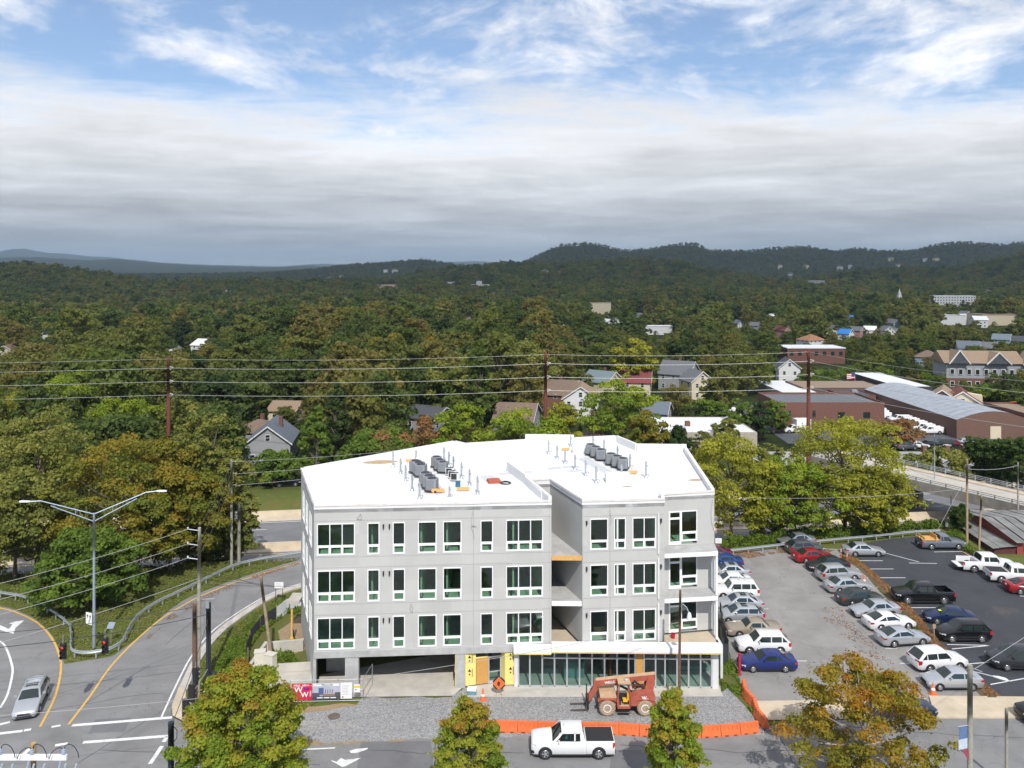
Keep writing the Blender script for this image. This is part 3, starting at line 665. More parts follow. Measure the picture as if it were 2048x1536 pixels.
# foam-boarded entrance
def foam(p, q, z0, z1, name='foam_board'):
    dd = Vector((q[0] - p[0], q[1] - p[1])).normalized(); nn = Vector((dd.y, -dd.x)) * .05; mb = MB(); mb.prism([p, q, (q[0] - nn.x, q[1] - nn.y), (p[0] - nn.x, p[1] - nn.y)], z0, z1); return bpart(mb, name, FOAM)
foam(P(ug - .06, -3.2), P(ug - .06, -.02), .05, 2.74)
for k in range(2): mb = MB(); a, b = P(ug - .1, -.15), P(ug - .1, -3.1); mb.tube((a[0], a[1], .2 + k * 1.0), (b[0], b[1], 1.5 + k * 1.0), .05, n=4); bpart(mb, 'brace', mat('weathered_wood', (.30, .25, .19), .85, var=.2, scale=6))
uF = [uhit(A0, B0, p) for p in (930.5, 952, 977, 1003, 1010, 1030)]
foam(P(uF[0], -.05), P(uF[1], -.25), .12, 2.76); foam(P(uF[1], -.25), P(uF[2], -.45), 2.2, 2.3)
mb = MB(); mb.prism([P(uF[1] + .03, -.28), P(uF[2], -.47), P(uF[2], -.5), P(uF[1] + .03, -.31)], .1, 2.2); bpart(mb, 'plywood_sheet', OSB)
mb = MB(); mb.prism([P(uF[1] + .03, -.30), P(uF[3], -.66), P(uF[3], -.7), P(uF[1] + .03, -.34)], 2.3, 2.76); bpart(mb, 'transom_glass', SHOPGL)
o = empty('entrance_door', (0, 0, 0)); o.parent = bld; o.location = bld_off
dd = Vector(P(uF[3], -.66)) - Vector(P(uF[2], -.46)); dl = dd.length; dd /= dl; p0 = P(uF[2], -.46); ang = math.atan2(dd.y, dd.x)
mb = MB()
for x0, x1, z0, z1 in ((0, .09, .05, 2.25), (dl - .09, dl, .05, 2.25), (.09, dl - .09, 2.14, 2.25), (.09, dl - .09, .05, .28), (.09, dl - .09, .95, 1.03)): mb.bx(x0, x1, -.03, .05, z0, z1)
bpy.data.objects.remove(o); o = put('entrance_door', mb.mesh('entrance_door', ALU), bld, loc=(p0[0], p0[1] - 66, 0), rz=ang)
mb = MB(); mb.bx(.09, dl - .09, .01, .02, .28, 2.14); mb.build('pane', SHOPGL, o); mb = MB(); mb.bx(dl - .2, dl - .16, -.08, -.03, .9, 1.2); mb.build('handle', DARKM, o)
foam(P(uF[3], -.66), P(uF[4], -.08), .1, 2.76); foam(P(uF[4], -.06), P(uF[5] - .05, -.06), .1, 2.76)
for u, z in ((uF[0] + .35, 2.25), (uF[0] + .35, 1.15), (uF[4] + .45, 2.35), (uF[4] + .45, 1.25)):
    p = P(u, -.02 if u > uF[3] else -.1); mb = MB(); q = [(0, .2), (.13, -.02), (-.13, -.02)]
    for s, zz in ((1, .12), (.62, -.16)): mb.add([(p[0] + a * s, p[1] - .02, z + b * s + zz) for a, b in q], [(0, 2, 1)])
    mb.bx(p[0] + .2, p[0] + .24, p[1] - .025, p[1] - .02, z - .3, z + .35); bpart(mb, 'printed_mark', BLACK)
# shopfront
S0, S1 = (.33, 64.72), (16.62, 64.45)
d, n, L = frame_of(S0, S1); Q = lambda u, o: (S0[0] + d.x * u + n.x * o, S0[1] + d.y * u + n.y * o)
MUL = [1037, 1059.6, 1084.5, 1109, 1134, 1159, 1184, 1209, 1234, 1257, 1270, 1288, 1311, 1330, 1354, 1377, 1401, 1423]
us = [uhit(S0, S1, p) for p in MUL]
mb = MB()
def sbox(u0, u1, o0, o1, z0, z1, b): b.prism([Q(u0, o0), Q(u1, o0), Q(u1, o1), Q(u0, o1)], z0, z1)
for i, u in enumerate(us): sbox(u - .06, u + .06, .05, -.1, .12, 3.12, mb)
for i, (a, b) in enumerate(zip(us[:-1], us[1:])):
    if i == 10: continue
    sbox(a + .06, b - .06, .045, -.1, .02, .13, mb)
    if i > 1: sbox(a + .06, b - .06, .04, -.08, 2.3, 2.4, mb)
bpart(mb, 'shopfront_frame', ALU)
for i, (a, b) in enumerate(zip(us[:-1], us[1:])):
    if i == 10: continue
    for z0, z1 in (((.13, 2.3), (2.4, 3.1)) if i > 1 else ((.13, 3.1),)):
        mb = MB(); sbox(a + .06, b - .06, -.02, -.03, z0, z1, mb); bpart(mb, 'shop_pane', SHOPGL)
mb = MB(); sbox(us[10] + .06, us[11] - .06, 0, -.03, .1, 3.1, mb); bpart(mb, 'plywood_sheet', OSB)
mb = MB(); sbox(us[-1] + .06, L, .08, -.4, 0, 3.14, mb); sbox(-.15, us[0] - .06, .06, -.4, 0, 3.14, mb); bpart(mb, 'shopfront_pier', mat('pier_panel', (.62, .62, .62), .7, var=.05))
us1 = uhit(S0, S1, 1103); b1 = Q(us1, 0)
mb = MB(); mb.prism([Q(-.2, .62), Q(us1, .62), Q(us1, -.1), Q(-.2, -.1)], 2.96, 3.42); mb.prism([Q(us1, .8), Q(L + .15, .8), Q(L + .15, -.25), Q(us1, -.25)], 3.2, 3.58); bpart(mb, 'canopy', WHITE)
mb = MB(); mb.prism([Q(-.15, .58), Q(us1 - .05, .58), Q(us1 - .05, 0), Q(-.15, 0)], 2.86, 2.958); mb.prism([Q(us1, .76), Q(L + .1, .76), Q(L + .1, 0), Q(us1, 0)], 3.09, 3.198); bpart(mb, 'canopy_soffit', FOAM)
mb = MB(); mb.prism([(B0[0] - 2.9, B0[1] - .1), Q(us1, -.3), Q(L, -.3), (16.9, 66.35), (17.2, 68), (12.6, 67.2), (12.5, 65.6), (C0[0], C0[1]), (B0[0], B0[1] + .05)], 2.82, 3.06); bpart(mb, 'terrace_slab', CONC_TAN)
sh = MB(); sh.prism([Q(-.2, -.2), Q(L, -.2), (17.1, 80), (-2, 80)], 2.70, 2.82); bpart(sh, 'shop_ceiling', INSIDE)
mb = MB(); mb.bx(-2.0, 17.4, 74.0, 74.2, 0, 2.75); mb.bx(-2.2, -2.0, 65.5, 74, 0, 2.75); mb.bx(17.2, 17.4, 66, 74, 0, 2.75); mb.bx(7.6, 7.8, 67.5, 74, 0, 2.75); bpart(mb, 'shop_wall', INSIDE)
# clutter seen inside the shop
TEAL = mat('teal_panel', (.16, .27, .27), .6, var=.08)
for px, dd_, sx, sz, m, nm in ((1148, 66.0, 1.7, 1.5, TEAL, 'wall_panel'), (1100, 66.8, 1.4, .5, TEAL, 'tool_bench'), (1222, 66.0, .25, 2.2, mat('red_oxide', (.45, .10, .06), .6), 'steel_prop'), (1390, 67.2, 2.4, .5, TEAL, 'tool_bench')):
    x = (px - 1024) / FOC * dd_; mb = MB(); mb.bx(x - sx / 2, x + sx / 2, dd_, dd_ + .5, 0.02, sz * .82); mb.bx(x - sx / 2 - .04, x + sx / 2 + .04, dd_ - .04, dd_ + .54, sz * .82, sz * .9)
    for s in (-1, 1): mb.bx(x + s * sx * .3 - .03, x + s * sx * .3 + .03, dd_ - .06, dd_ - .041, .05, sz * .8)
    mb.build(nm, m, label={'wall_panel': 'pale teal panel leaning inside the shopfront glass', 'steel_prop': 'red steel prop standing inside the shopfront'}.get(nm, 'teal bench inside the %s end of the shopfront' % ('left' if px < 1200 else 'right')), cat='bench' if 'bench' in nm else 'building material')
# roof deck, parapets and their copings
ro = MB(); ro.prism(OUT, ZD - .28, ZD); roof = bpart(ro, 'roof', ROOF_W)
def parapet(A, B, z1, w=.3, nm='parapet'):
    d, n, L = frame_of(A, B); mb = MB(); E = lambda u, o: (A[0] + d.x * u + n.x * o, A[1] + d.y * u + n.y * o)
    mb.prism([E(0, .03), E(L, .03), E(L + .02, -w), E(-.02, -w)], ZD + .003, z1); return bpart(mb, nm, ROOF_W)
N_ = len(OUT)
for i in range(N_):
    A, B = OUT[i], OUT[(i + 1) % N_]; low = i in (0, 4, 6)
    hgt = ZR - .12 if low else ZR + (.55 if i in (11,) else .25 if i in (1, 8, 9, 10) else 0.)
    parapet(A, B, hgt, .16 if low else .26)
    if low or i in (15, 1, 3, 2):
        d, n, L = frame_of(A, B); mb = MB(); E = lambda u, o: (A[0] + d.x * u + n.x * o, A[1] + d.y * u + n.y * o); rr = random.Random(i)
        k = max(2, int(L / 1.2)); o = [.03 + rr.uniform(0, .05) for _ in range(k + 1)]; dz = [rr.uniform(-.03, .05) for _ in range(k + 1)]
        for j in range(k):
            a, b = L * j / k, L * (j + 1) / k
            mb.add([(*E(a, .035), hgt + .02), (*E(b, .035), hgt + .02), (*E(b, o[j + 1] + .02), hgt - .15 + dz[j + 1]), (*E(a, o[j] + .02), hgt - .15 + dz[j]), (*E(a, .033), hgt - .19 + dz[j]), (*E(b, .033), hgt - .19 + dz[j + 1])], [(0, 3, 2, 1), (3, 4, 5, 2)])
        bpart(mb, 'membrane_edge', mat('membrane_underside', (.55, .52, .48), .8, var=.1))
for A, B, z1 in (((1.35, 71.3), (-.3, 76.2), ZR + .4), ((2.6, 66.6), (1.6, 70.2), ZR + .15)): parapet(A, B, z1, .2)
def rpx(px, py, z=ZD): return PX(px, py, z)
for px, py, w, h, m in ((835, 960, 26, 0, 0),):
    pass
for pts in ([(1130, 942), (1152, 938), (1168, 941), (1146, 945)], [(1092, 936), (1119, 933), (1124, 937), (1098, 940)], [(1124, 933), (1150, 931), (1154, 934), (1128, 937)], [(1030, 945), (1062, 942), (1066, 945), (1034, 948)], [(995, 947), (1026, 944), (1030, 947), (1000, 950)], [(1155, 918), (1172, 914), (1228, 945), (1212, 948)], [(838, 945), (856, 940), (892, 985), (872, 990)], [(960, 952), (972, 950), (984, 962), (972, 964)], [(974, 951), (984, 950), (994, 957), (984, 959)]):
    sheet('walkway_pad', [(p[0], p[1] - 66) for p in [rpx(*q) for q in pts]], ZD + .008, GREYW, bld, None)
for px, py, s in ((760, 924, 1.6), (1075, 886, 1.1), (1392, 960, .7), (1254, 973, .45)):
    c = rpx(px, py); sheet('water_stain', [(c[0] + s * math.cos(a) * (1 + .3 * math.sin(2 * a)), c[1] - 66 + s * .5 * math.sin(a)) for a in [k * .45 for k in range(14)]], ZD + .006, RUST, bld, None)
mb = MB()
for k in range(-7, 7):
    x0 = k * 2.6; a = 64.9 + .07 * x0 + .4 if x0 > -15.6 else 64.6 + (-15.6 - x0) * 2.9; b = 87.0 - max(0, -6.3 - x0) * .90 if x0 < -6.3 else 85.5 if x0 < 13 else 84.0
    if 1.2 < x0 < 5.9: a = 72.
    if x0 > 12.4: a = 68.6
    mb.add([(x0 - .035, a, ZD + .004), (x0 + .035, a, ZD + .004), (x0 + .035, b - .4, ZD + .004), (x0 - .035, b - .4, ZD + .004)], [(0, 1, 2, 3)])
bpart(mb, 'membrane_seam', mat('membrane_seam', (.66, .66, .655), .6, var=.03))
# vent stacks
STK = [(786, 934, 32), (801, 947, 30), (811, 962, 32), (824, 981, 32), (839, 997, 34), (832, 918, 18), (888, 924, 30), (898, 933, 30), (907, 942, 30), (923, 957, 32), (939, 971, 33), (955, 989, 37), (899, 993, 20), (1097, 908, 28), (1114, 918, 28), (1130, 927, 28), (1150, 939, 30), (1171, 952, 32), (1192, 966, 34), (1186, 898, 26), (1208, 904, 26), (1235, 920, 28), (1260, 938, 30), (1292, 956, 34), (1243, 961, 32), (1141, 893, 22)]
pm = MB(); hh = 1.35
pm.tube((0, 0, 0), (0, 0, hh), .085, n=8); pm.tube((0, 0, hh), (0, 0, hh + .12), .05, n=8); pm.lathe([(.2, 0), (.12, .1), (.085, .16)], n=10); pm.tube((.05, -.03, .35), (.28, -.12, .3), .04, n=6); pm.tube((.28, -.12, .3), (.28, -.12, .18), .04, n=6); pm.box(.1, -.02, hh - .3, .1, .1, .12)
stm = pm.mesh('vent_pipe', GALV, 40)
for k, (px, py, hpx) in enumerate(STK):
    c = rpx(px, py); o = put('vent_pipe', stm, bld, loc=(c[0], c[1] - 66, ZD), rz=random.uniform(-.7, .5)); o.scale = (1, 1, hpx * c[1] / FOC / 1.45)
# condensing units
ACG = mat('condenser_grey', (.28, .30, .32), .5, .2, var=.08, scale=5); ACT = mat('condenser_grille', (.035, .035, .04), .5, var=0)
def ac_mesh():
    mb = MB(); s = .42
    mb.prism([(-s, -s + .1), (-s + .1, -s), (s - .1, -s), (s, -s + .1), (s, s - .1), (s - .1, s), (-s + .1, s), (-s, s - .1)], .08, .92); return mb.mesh('cabinet', ACG)
ac_c = ac_mesh(); mb = MB(); mb.lathe([(.36, .925), (.34, .96), (.10, .965), (.09, 1.0), (.01, 1.0)], n=16); ac_f = mb.mesh('fan_guard', ACT, 30)
mb = MB(); 
for i in range(9):
    for s in (-1, 1): mb.bx(-.34 + i * .075, -.32 + i * .075, s * .432 - .012, s * .432 + .012, .14, .86); mb.bx(s * .432 - .012, s * .432 + .012, -.34 + i * .075, -.32 + i * .075, .14, .86)
ac_l = mb.mesh('louvre', mat('condenser_louvre', (.17, .18, .19), .6, var=0)); mb = MB(); mb.box(0, 0, .04, .95, .95, .08); ac_b = mb.mesh('base', DARKM)
def ac(px, py, lab, grp, s=1.):
    c = rpx(px, py); o = empty('air_conditioner', (c[0], c[1] + .4, ZD + .14), R(-12), lab, 'air conditioner', grp); o.scale = (s, s, s)
    for nm, me in (('cabinet', ac_c), ('fan_guard', ac_f), ('louvre', ac_l), ('base', ac_b)): put(nm, me, o)
GA = 'grey condenser units on the white roof'
for px, py, l in ((830, 948, 'rearmost grey condenser of the left roof row of six'), (837, 952, 'second grey condenser from the back of the left roof row'), (841, 956, 'third grey condenser from the back of the left roof row'), (850, 974, 'fourth grey condenser from the back of the left roof row'), (857, 980, 'fifth grey condenser from the back of the left roof row'), (863, 986, 'front grey condenser of the left roof row, by the timber board')):
    ac(px, py, l, GA, 1.12)
for px, py, l in ((872, 937, 'rearmost of three grey condensers right of the left roof row'), (878, 943, 'middle of three grey condensers right of the left roof row'), (885, 948, 'front one of three grey condensers right of the left roof row')): ac(px, py, l, GA, 1.)
for px, py, l in ((1182, 912, 'rearmost grey condenser of the right roof row'), (1192, 917, 'second grey condenser from the back of the right roof row'), (1203, 923, 'third grey condenser from the back of the right roof row'), (1223, 932, 'fourth grey condenser from the back of the right roof row'), (1235, 937, 'fifth grey condenser from the back of the right roof row'), (1247, 942, 'front grey condenser of the right roof row, half hidden')): ac(px, py, l, GA, 1.08)
mb = MB(); mb.bx(-.38, .38, -.2, .2, .1, .72); spl_c = mb.mesh('cabinet', TRIMW); mb = MB(); mb.bx(-.36, .3, -.16, .16, .725, .74); mb.bx(-.33, .2, -.215, -.2, .15, .68); spl_g = mb.mesh('grille', ACT)
for px, py, l in ((900, 953, 'rearmost small white heat pump between the roof condensers'), (905, 959, 'second small white heat pump between the roof condensers'), (910, 964, 'third small white heat pump between the roof condensers')):
    c = rpx(px, py); o = empty('heat_pump', (c[0], c[1] + .2, ZD + .06), R(-12), l, 'heat pump', 'small white heat pumps on the roof'); put('cabinet', spl_c, o); put('grille', spl_g, o)
def board(px, py, w, h, lab, m=WOODN, nm='timber_board'):
    c = rpx(px, py); mb = MB(); mb.bx(-w / 2, w / 2, -.02, .02, .12, .12 + h); mb.bx(-w / 2 + .1, -w / 2 + .2, .02, .3, 0, .12 + h * .6); mb.bx(w / 2 - .2, w / 2 - .1, .02, .3, 0, .12 + h * .6); mb.build(nm, m, loc=(c[0], c[1], ZD), rz=R(3), label=lab, cat='board')
board(876, 987, 1.1, .3, 'timber board at the front end of the left condenser row'); board(926, 983, 1.1, .26, 'timber board right of the left condenser rows, near the front roof edge'); board(821, 925, .95, .22, 'timber board behind the left condenser row'); board(866, 921, .8, .25, 'timber board behind the three condensers, left half of the roof')
board(1224, 956, .95, .3, 'timber board at the front end of the right condenser row'); board(1266, 949, .85, .26, 'timber board right of the right condenser row'); board(1131, 902, .85, .22, 'timber board left of the white upstand behind the right row'); board(1172, 897, .55, .16, 'short timber board behind the right condenser row')
c = rpx(916, 973); mb = MB(); mb.bx(-.2, .2, -.2, .2, 0, .4); mb.bx(-.22, .22, -.22, .22, .4, .45); mb.build('blue_bin', mat('blue_plastic', (.03, .13, .24), .5), loc=(c[0], c[1], ZD), label='small blue box beside the white heat pumps on the roof', cat='box')
c = rpx(988, 964); mb = MB()
for k in range(3): mb.bx(-.6 + .03 * k, .58 - .02 * k, -.6, .6 - .03 * k, .08 * k, .08 * k + .07)
mb.build('board_stack', mat('red_board', (.42, .10, .06), .7, var=.1), loc=(c[0], c[1], ZD), rz=R(12), label='low stack of red boards lying on the white roof', cat='boards')
c = rpx(1011, 967); mb = MB()
for k in range(4): mb.path([((.36 + .04 * k) * math.cos(a), (.36 + .04 * k) * math.sin(a), .03 + .05 * (k % 2) + .02 * math.sin(3 * a + k)) for a in [i * .35 for i in range(19)]], .03, 5)
mb.build('hose_coil', BLACK, loc=(c[0], c[1], ZD), label='coil of black cable lying beside the red boards on the roof', cat='cable')
mb = MB(); mb.bx(-1.1, 1.1, -.5, .5, 0, .75); c = rpx(1250, 966); bpart(mb, 'roof_upstand', ROOF_W, loc=(c[0] - .6, c[1] + .5, ZD)); mb = MB(); mb.bx(-.7, .7, -.5, .5, 0, .6); c = rpx(1158, 905); bpart(mb, 'roof_upstand', ROOF_W, loc=(c[0], c[1], ZD)); mb = MB(); mb.bx(-1.0, 1.0, -.4, .4, 0, .45); c = rpx(852, 925); bpart(mb, 'roof_upstand', ROOF_W, loc=(c[0], c[1], ZD))
# small things on the facade: wall lamps and loose cables
mb = MB(); mb.bx(-.06, .06, -.16, 0, 0, .24); mb.tube((0, -.12, .02), (0, -.12, -.1), .05, n=8); lampm = mb.mesh('wall_lamp', BLACK)
for A, B, cols in ((A0, B0, (767, 779)), (C0, D0, (1173, 1321.5))):
    d, n, L = frame_of(A, B)
    for px in cols:
        for z in (13.1, 9.35, 5.6): u = uhit(A, B, px); put('wall_lamp', lampm, bld, loc=(A[0] + d.x * u, A[1] + d.y * u - 66, z), rz=math.atan2(d.y, d.x))
GC = mat('grey_cable', (.30, .30, .32), .6, var=0)
def dangle(A, B, px, pts):
    d, n, L = frame_of(A, B); u = uhit(A, B, px); mb = MB(); mb.path([(A[0] + d.x * (u + a) + n.x * .04, A[1] + d.y * (u + a) + n.y * .04, z) for a, z in pts], .018, 4); bpart(mb, 'loose_cable', GC)
dangle(A0, B0, 946, [(0, 14.3), (-.15, 13.5), (-.1, 13.1), (.3, 13.0), (-.15, 13.0), (.05, 12.4), (.1, 12.0)]); dangle(A0, B0, 721, [(0, 14.2), (-.3, 13.8), (.1, 13.75), (0, 14.2)]); dangle(A0, B0, 822, [(0, 6.9), (-.1, 6.5), (.1, 6.2), (.15, 6.5), (0, 6.9)]); dangle(C0, D0, 1219, [(0, 14.1), (.1, 13.6), (.15, 13.3), (.05, 12.9)]); dangle(D1, E0, 1425, [(0, 14.2), (-.15, 13.2), (-.12, 12.4), (.1, 11.6)])
# left entrance ledge, low concrete walls beside the building
mb = MB(); mb.bx(-20.6, -19.5, 73.4, 75.2, 3.1, 3.4); bpart(mb, 'entrance_ledge', CONC)
for pts, h, l in (([(-21.6, 66.0), (-16.6, 66.6), (-16.6, 66.9), (-21.6, 66.3)], .9, 'concrete planter wall left of the building, nearer one'), ([(-21.5, 70.2), (-18.5, 70.8), (-18.5, 71.1), (-21.5, 70.5)], .9, 'concrete planter wall left of the building, farther one'), ([(-21.9, 66.0), (-21.6, 66.0), (-21.5, 70.5), (-21.8, 70.5)], .9, 'low concrete wall joining the two planter walls left of the building')):
    mb = MB(); mb.prism(pts, 0, h); mb.prism(inset(pts, -.04), h, h + .08); mb.build('planter_wall', CONC, label=l, cat='wall')
sheet('ramp_slab', [(-21.5, 63.4), (-15.9, 63.9), (-16.7, 66.5), (-21.5, 66)], .35, CONC)
# ------------------------------------------------------------------ vehicles
def paint(name, col, metal=.25, rough=.32):
    return mat('car_paint_' + name, col, rough, metal, var=.02, scale=1., coat=.35, spec=.4)
PAINT = {'silver': paint('silver', (.50, .52, .54), .55), 'white': paint('white', (.70, .70, .70), 0.), 'black': paint('black', (.006, .006, .007), .0, .22), 'red': paint('red', (.33, .02, .025), .3), 'blue': paint('blue', (.02, .035, .17), .35), 'navy': paint('navy', (.012, .025, .08), .3), 'tan': paint('tan', (.38, .32, .24), .4), 'grey': paint('grey', (.13, .14, .15), .5), 'dark_grey': paint('dark_grey', (.03, .033, .037), .2), 'dark_green': paint('dark_green', (.05, .06, .06), .4), 'maroon': paint('maroon', (.14, .02, .04), .3), 'bright_blue': paint('bright_blue', (.02, .06, .22), .35), 'slate': paint('slate', (.20, .22, .26), .5), 'mid_silver': paint('mid_silver', (.36, .38, .40), .6)}
TYRE = mat('tyre_rubber', (.022, .022, .023), .8, var=.15, scale=8); RIM = mat('alloy_rim', (.55, .56, .58), .35, .8, var=.05); TRIMB = mat('car_trim_black', (.02, .02, .022), .55, var=0)
m, t, b = nodes_of('car_glass'); b.inputs['Base Color'].default_value = (.018, .028, .026, 1); b.inputs['Roughness'].default_value = .05; b.inputs['Specular IOR Level'].default_value = .7; CGLASS = m
def lampmat(name, col):
    m, t, b = nodes_of(name); b.inputs['Base Color'].default_value = (*col, 1); b.inputs['Roughness'].default_value = .12; b.inputs['Coat Weight'].default_value = .5; return m
HEADL = lampmat('headlamp', (.62, .64, .66)); TAILL = lampmat('tail_lamp', (.42, .012, .015)); PLATE = mat('number_plate', (.66, .68, .7), .5, var=0); CHROME = mat('chrome', (.6, .6, .62), .2, .9, var=0)
KIND = {  # L, W, H, wheelbase, tyre radius, hood height, cowl height, belt height, deck height, windscreen base / top, rear glass top / base (metres from the front bumper)
    'sedan': dict(L=4.75, W=1.80, H=1.45, wb=2.72, r=.32, zf=.74, zc=.95, zb=.95, zd=.98, s=(1.42, 2.12, 3.35, 4.15)),
    'old_sedan': dict(L=5.05, W=1.85, H=1.42, wb=2.80, r=.31, zf=.80, zc=.93, zb=.93, zd=.96, s=(1.65, 2.22, 3.35, 3.95)),
    'compact': dict(L=4.5, W=1.72, H=1.46, wb=2.62, r=.30, zf=.74, zc=.95, zb=.96, zd=1.0, s=(1.25, 2.0, 3.2, 3.9)),
    'fastback': dict(L=4.7, W=1.82, H=1.42, wb=2.75, r=.33, zf=.72, zc=.93, zb=.97, zd=1.02, s=(1.4, 2.15, 3.2, 4.35)),
    'hatch': dict(L=4.4, W=1.77, H=1.54, wb=2.70, r=.31, zf=.80, zc=1.0, zb=1.0, zd=1.05, s=(1.05, 1.85, 3.55, 4.3)),
    'suv': dict(L=4.65, W=1.86, H=1.70, wb=2.70, r=.36, zf=.92, zc=1.1, zb=1.08, zd=1.12, s=(1.3, 1.95, 3.95, 4.55)),
    'big_suv': dict(L=4.75, W=1.84, H=1.78, wb=2.70, r=.37, zf=.98, zc=1.13, zb=1.1, zd=1.12, s=(1.45, 1.95, 4.3, 4.68)),
    'wagon': dict(L=4.72, W=1.76, H=1.47, wb=2.67, r=.32, zf=.76, zc=.95, zb=.95, zd=1.0, s=(1.45, 2.1, 4.2, 4.66)),
    'minivan': dict(L=5.1, W=1.98, H=1.74, wb=3.0, r=.34, zf=.92, zc=1.12, zb=1.08, zd=1.12, s=(1.0, 1.95, 4.6, 5.0)),
    'pickup': dict(L=5.75, W=1.95, H=1.86, wb=3.69, r=.41, zf=1.13, zc=1.24, zb=1.2, zd=1.22, s=(1.42, 2.1, 3.55, 3.74), bed=3.8),
    'big_pickup': dict(L=5.85, W=2.02, H=1.93, wb=3.66, r=.41, zf=1.12, zc=1.26, zb=1.25, zd=1.25, s=(1.6, 2.15, 3.75, 3.98), bed=4.1),
    'ext_pickup': dict(L=5.4, W=1.88, H=1.72, wb=3.26, r=.37, zf=.98, zc=1.1, zb=1.08, zd=1.06, s=(1.5, 2.05, 3.1, 3.3), bed=3.45),
    'utility_truck': dict(L=5.6, W=2.0, H=1.9, wb=3.6, r=.40, zf=1.05, zc=1.2, zb=1.18, zd=1.2, s=(1.35, 1.95, 2.75, 2.95), bed=3.1),
}
PROTO = {}
def car_proto(kind):
    if kind in PROTO: return PROTO[kind]
    k = KIND[kind]; L, W, H, r = k['L'], k['W'], k['H'], k['r']; hw = W / 2; s0, s1, s2, s3 = k['s']; X = lambda f: L / 2 - f
    zg = .20 if r < .34 else .27; bed = k.get('bed'); Lb = bed if bed else L
    st = [(0., zg + .12, k['zf'] - .22, .80), (.06, zg + .04, k['zf'] - .12, .88), (.22, zg, k['zf'] - .03, .95), (.55, zg, k['zf'] + .02, .985), (s0 - .05, zg, k['zc'], 1.), ((s0 + s3) / 2, zg, k['zb'], 1.)]
    if bed: st += [(bed, zg, k['zb'], 1.)]
    else: st += [(min(s3, L - .3), zg, k['zd'], 1.), (L - .25, zg, k['zd'] - .01, .97), (L - .07, zg + .05, k['zd'] - .08, .90), (L, zg + .14, k['zd'] - .26, .83)]
    rings = []
    for f, zb, zt, w in st:
        h = hw * w; zm = zb + (zt - zb) * .55
        half = [(h * .88, zb), (h * .965, zb + .1), (h, zm), (h * .985, zt - .13), (h * .95, zt - .035), (h * .84, zt), (h * .45, zt + .03), (0, zt + .04)]
        rings.append([(X(f), y, z) for y, z in half] + [(X(f), -y, z) for y, z in half[-2::-1]])
    bd = MB(); bd.loft(rings, 0)
    # cabin
    zb = k['zb'] - .03; wr = hw * (.74 if H < 1.6 else .80); wbb = hw * .94; zr = H - .03
    def cab(f, u, wid=1.):   # u: 0 belt .. 1 roof
        z = zb + (zr - zb) * u; return [(X(f), wbb * wid, zb), (X(f), (wbb + (wr - wbb) * u) * wid, z - .05 * u), (X(f), (wbb + (wr - wbb) * u) * .86 * wid, z), (X(f), 0, z + .035 * u + .01)]
    cr = []
    for f, u in ((s0, .02), (s1, .93), (s1 + .25, .99), ((s1 + s2) / 2 + .1, 1.), (s2, .97), (s3, .03)):
        a = cab(f, u); cr.append(a + [(x, -y, z) for x, y, z in a[-2::-1]])
    if kind != 'pickup': bd.loft(cr, 0)
    else:
        bd.loft([q[1:-1] for q in cr[1:5]], 0)
        def strip(fs, s):
            p = [(X(f), s * (wbb + (wr - wbb) * u), zb + (zr - .05 - zb) * u) for f, u in fs]; q = [(a, b - s * .07, c) for a, b, c in p]; bd.loft([p[:], q[:]] if s < 0 else [q[:], p[:]])
        for s in (1, -1):
            strip([(s0 + .02, -.02), (s0 + .28, -.02), (s1 + .12, .96), (s1 - .04, .96)], s); strip([(s1 + .86, -.02), (s1 + .98, -.02), (s1 + .98, .97), (s1 + .86, .97)], s); strip([(s3 - .34, -.02), (s3, -.02), (s2 + .04, .97), (s2 - .2, .97)], s)
            strip([(s0 + .25, -.02), (s3 - .3, -.02), (s3 - .3, .1), (s0 + .25, .1)], s); strip([(s1 + .05, .86), (s2 - .1, .86), (s2 - .1, .97), (s1 + .05, .97)], s)
    if bed:
        zt = k['zd']; 
        for s in (-1, 1): bd.loft([[(X(f), s * y, z) for y, z in ((hw * .9, zg + .05), (hw * .97, zg + .15), (hw, zg + .5), (hw * .98, zt - .08), (hw * .94, zt), (hw * .85, zt), (hw * .85, zg + .4), (hw * .85, zg + .05))][::s] for f in (bed + .012, L - .12, L)], 0)
        bd.bx(X(bed + .13), X(bed + .03), -hw * .85, hw * .85, .55, zt - .02)
    body = bd.mesh('body', PAINT['silver'], 38)
    parts = []   # (name, mesh, [children])
    def side(f, u, o=.014, s=1): y = wbb + (wr - wbb) * u; return (X(f), s * (y + o), zb + (zr - .05 - zb) * u)
    def glass_side(fs, s):
        mb = MB(); p = [side(f, u, .016, s) for f, u in fs]
        if s < 0: p = p[::-1]
        mb.quad(*p); return mb.mesh('side_window', CGLASS)
    n_side = 3 if kind in ('suv', 'big_suv', 'wagon', 'minivan', 'hatch') else 2
    end = s3 - .25; tope = s2 - .02
    if bed: end, tope = s3 - .22, s2 - .08
    a_bot = s0 + .30; a_top = s1 + .10; b1 = s1 + .85 if kind not in ('ext_pickup', 'utility_truck') else s1 + .7
    segs = []
    if n_side == 2: segs = [[(a_bot, .1), (b1, .1), (b1 + .02, .86), (a_top, .86)], [(b1 + .09, .1), (end - .2, .1), (tope - .08, .86), (b1 + .11, .86)]]
    else:
        b2 = b1 + .95; segs = [[(a_bot, .1), (b1, .1), (b1 + .02, .86), (a_top, .86)], [(b1 + .09, .1), (b2, .1), (b2 + .02, .86), (b1 + .11, .86)], [(b2 + .09, .12), (end, .12), (tope - .1, .84), (b2 + .11, .86)]]
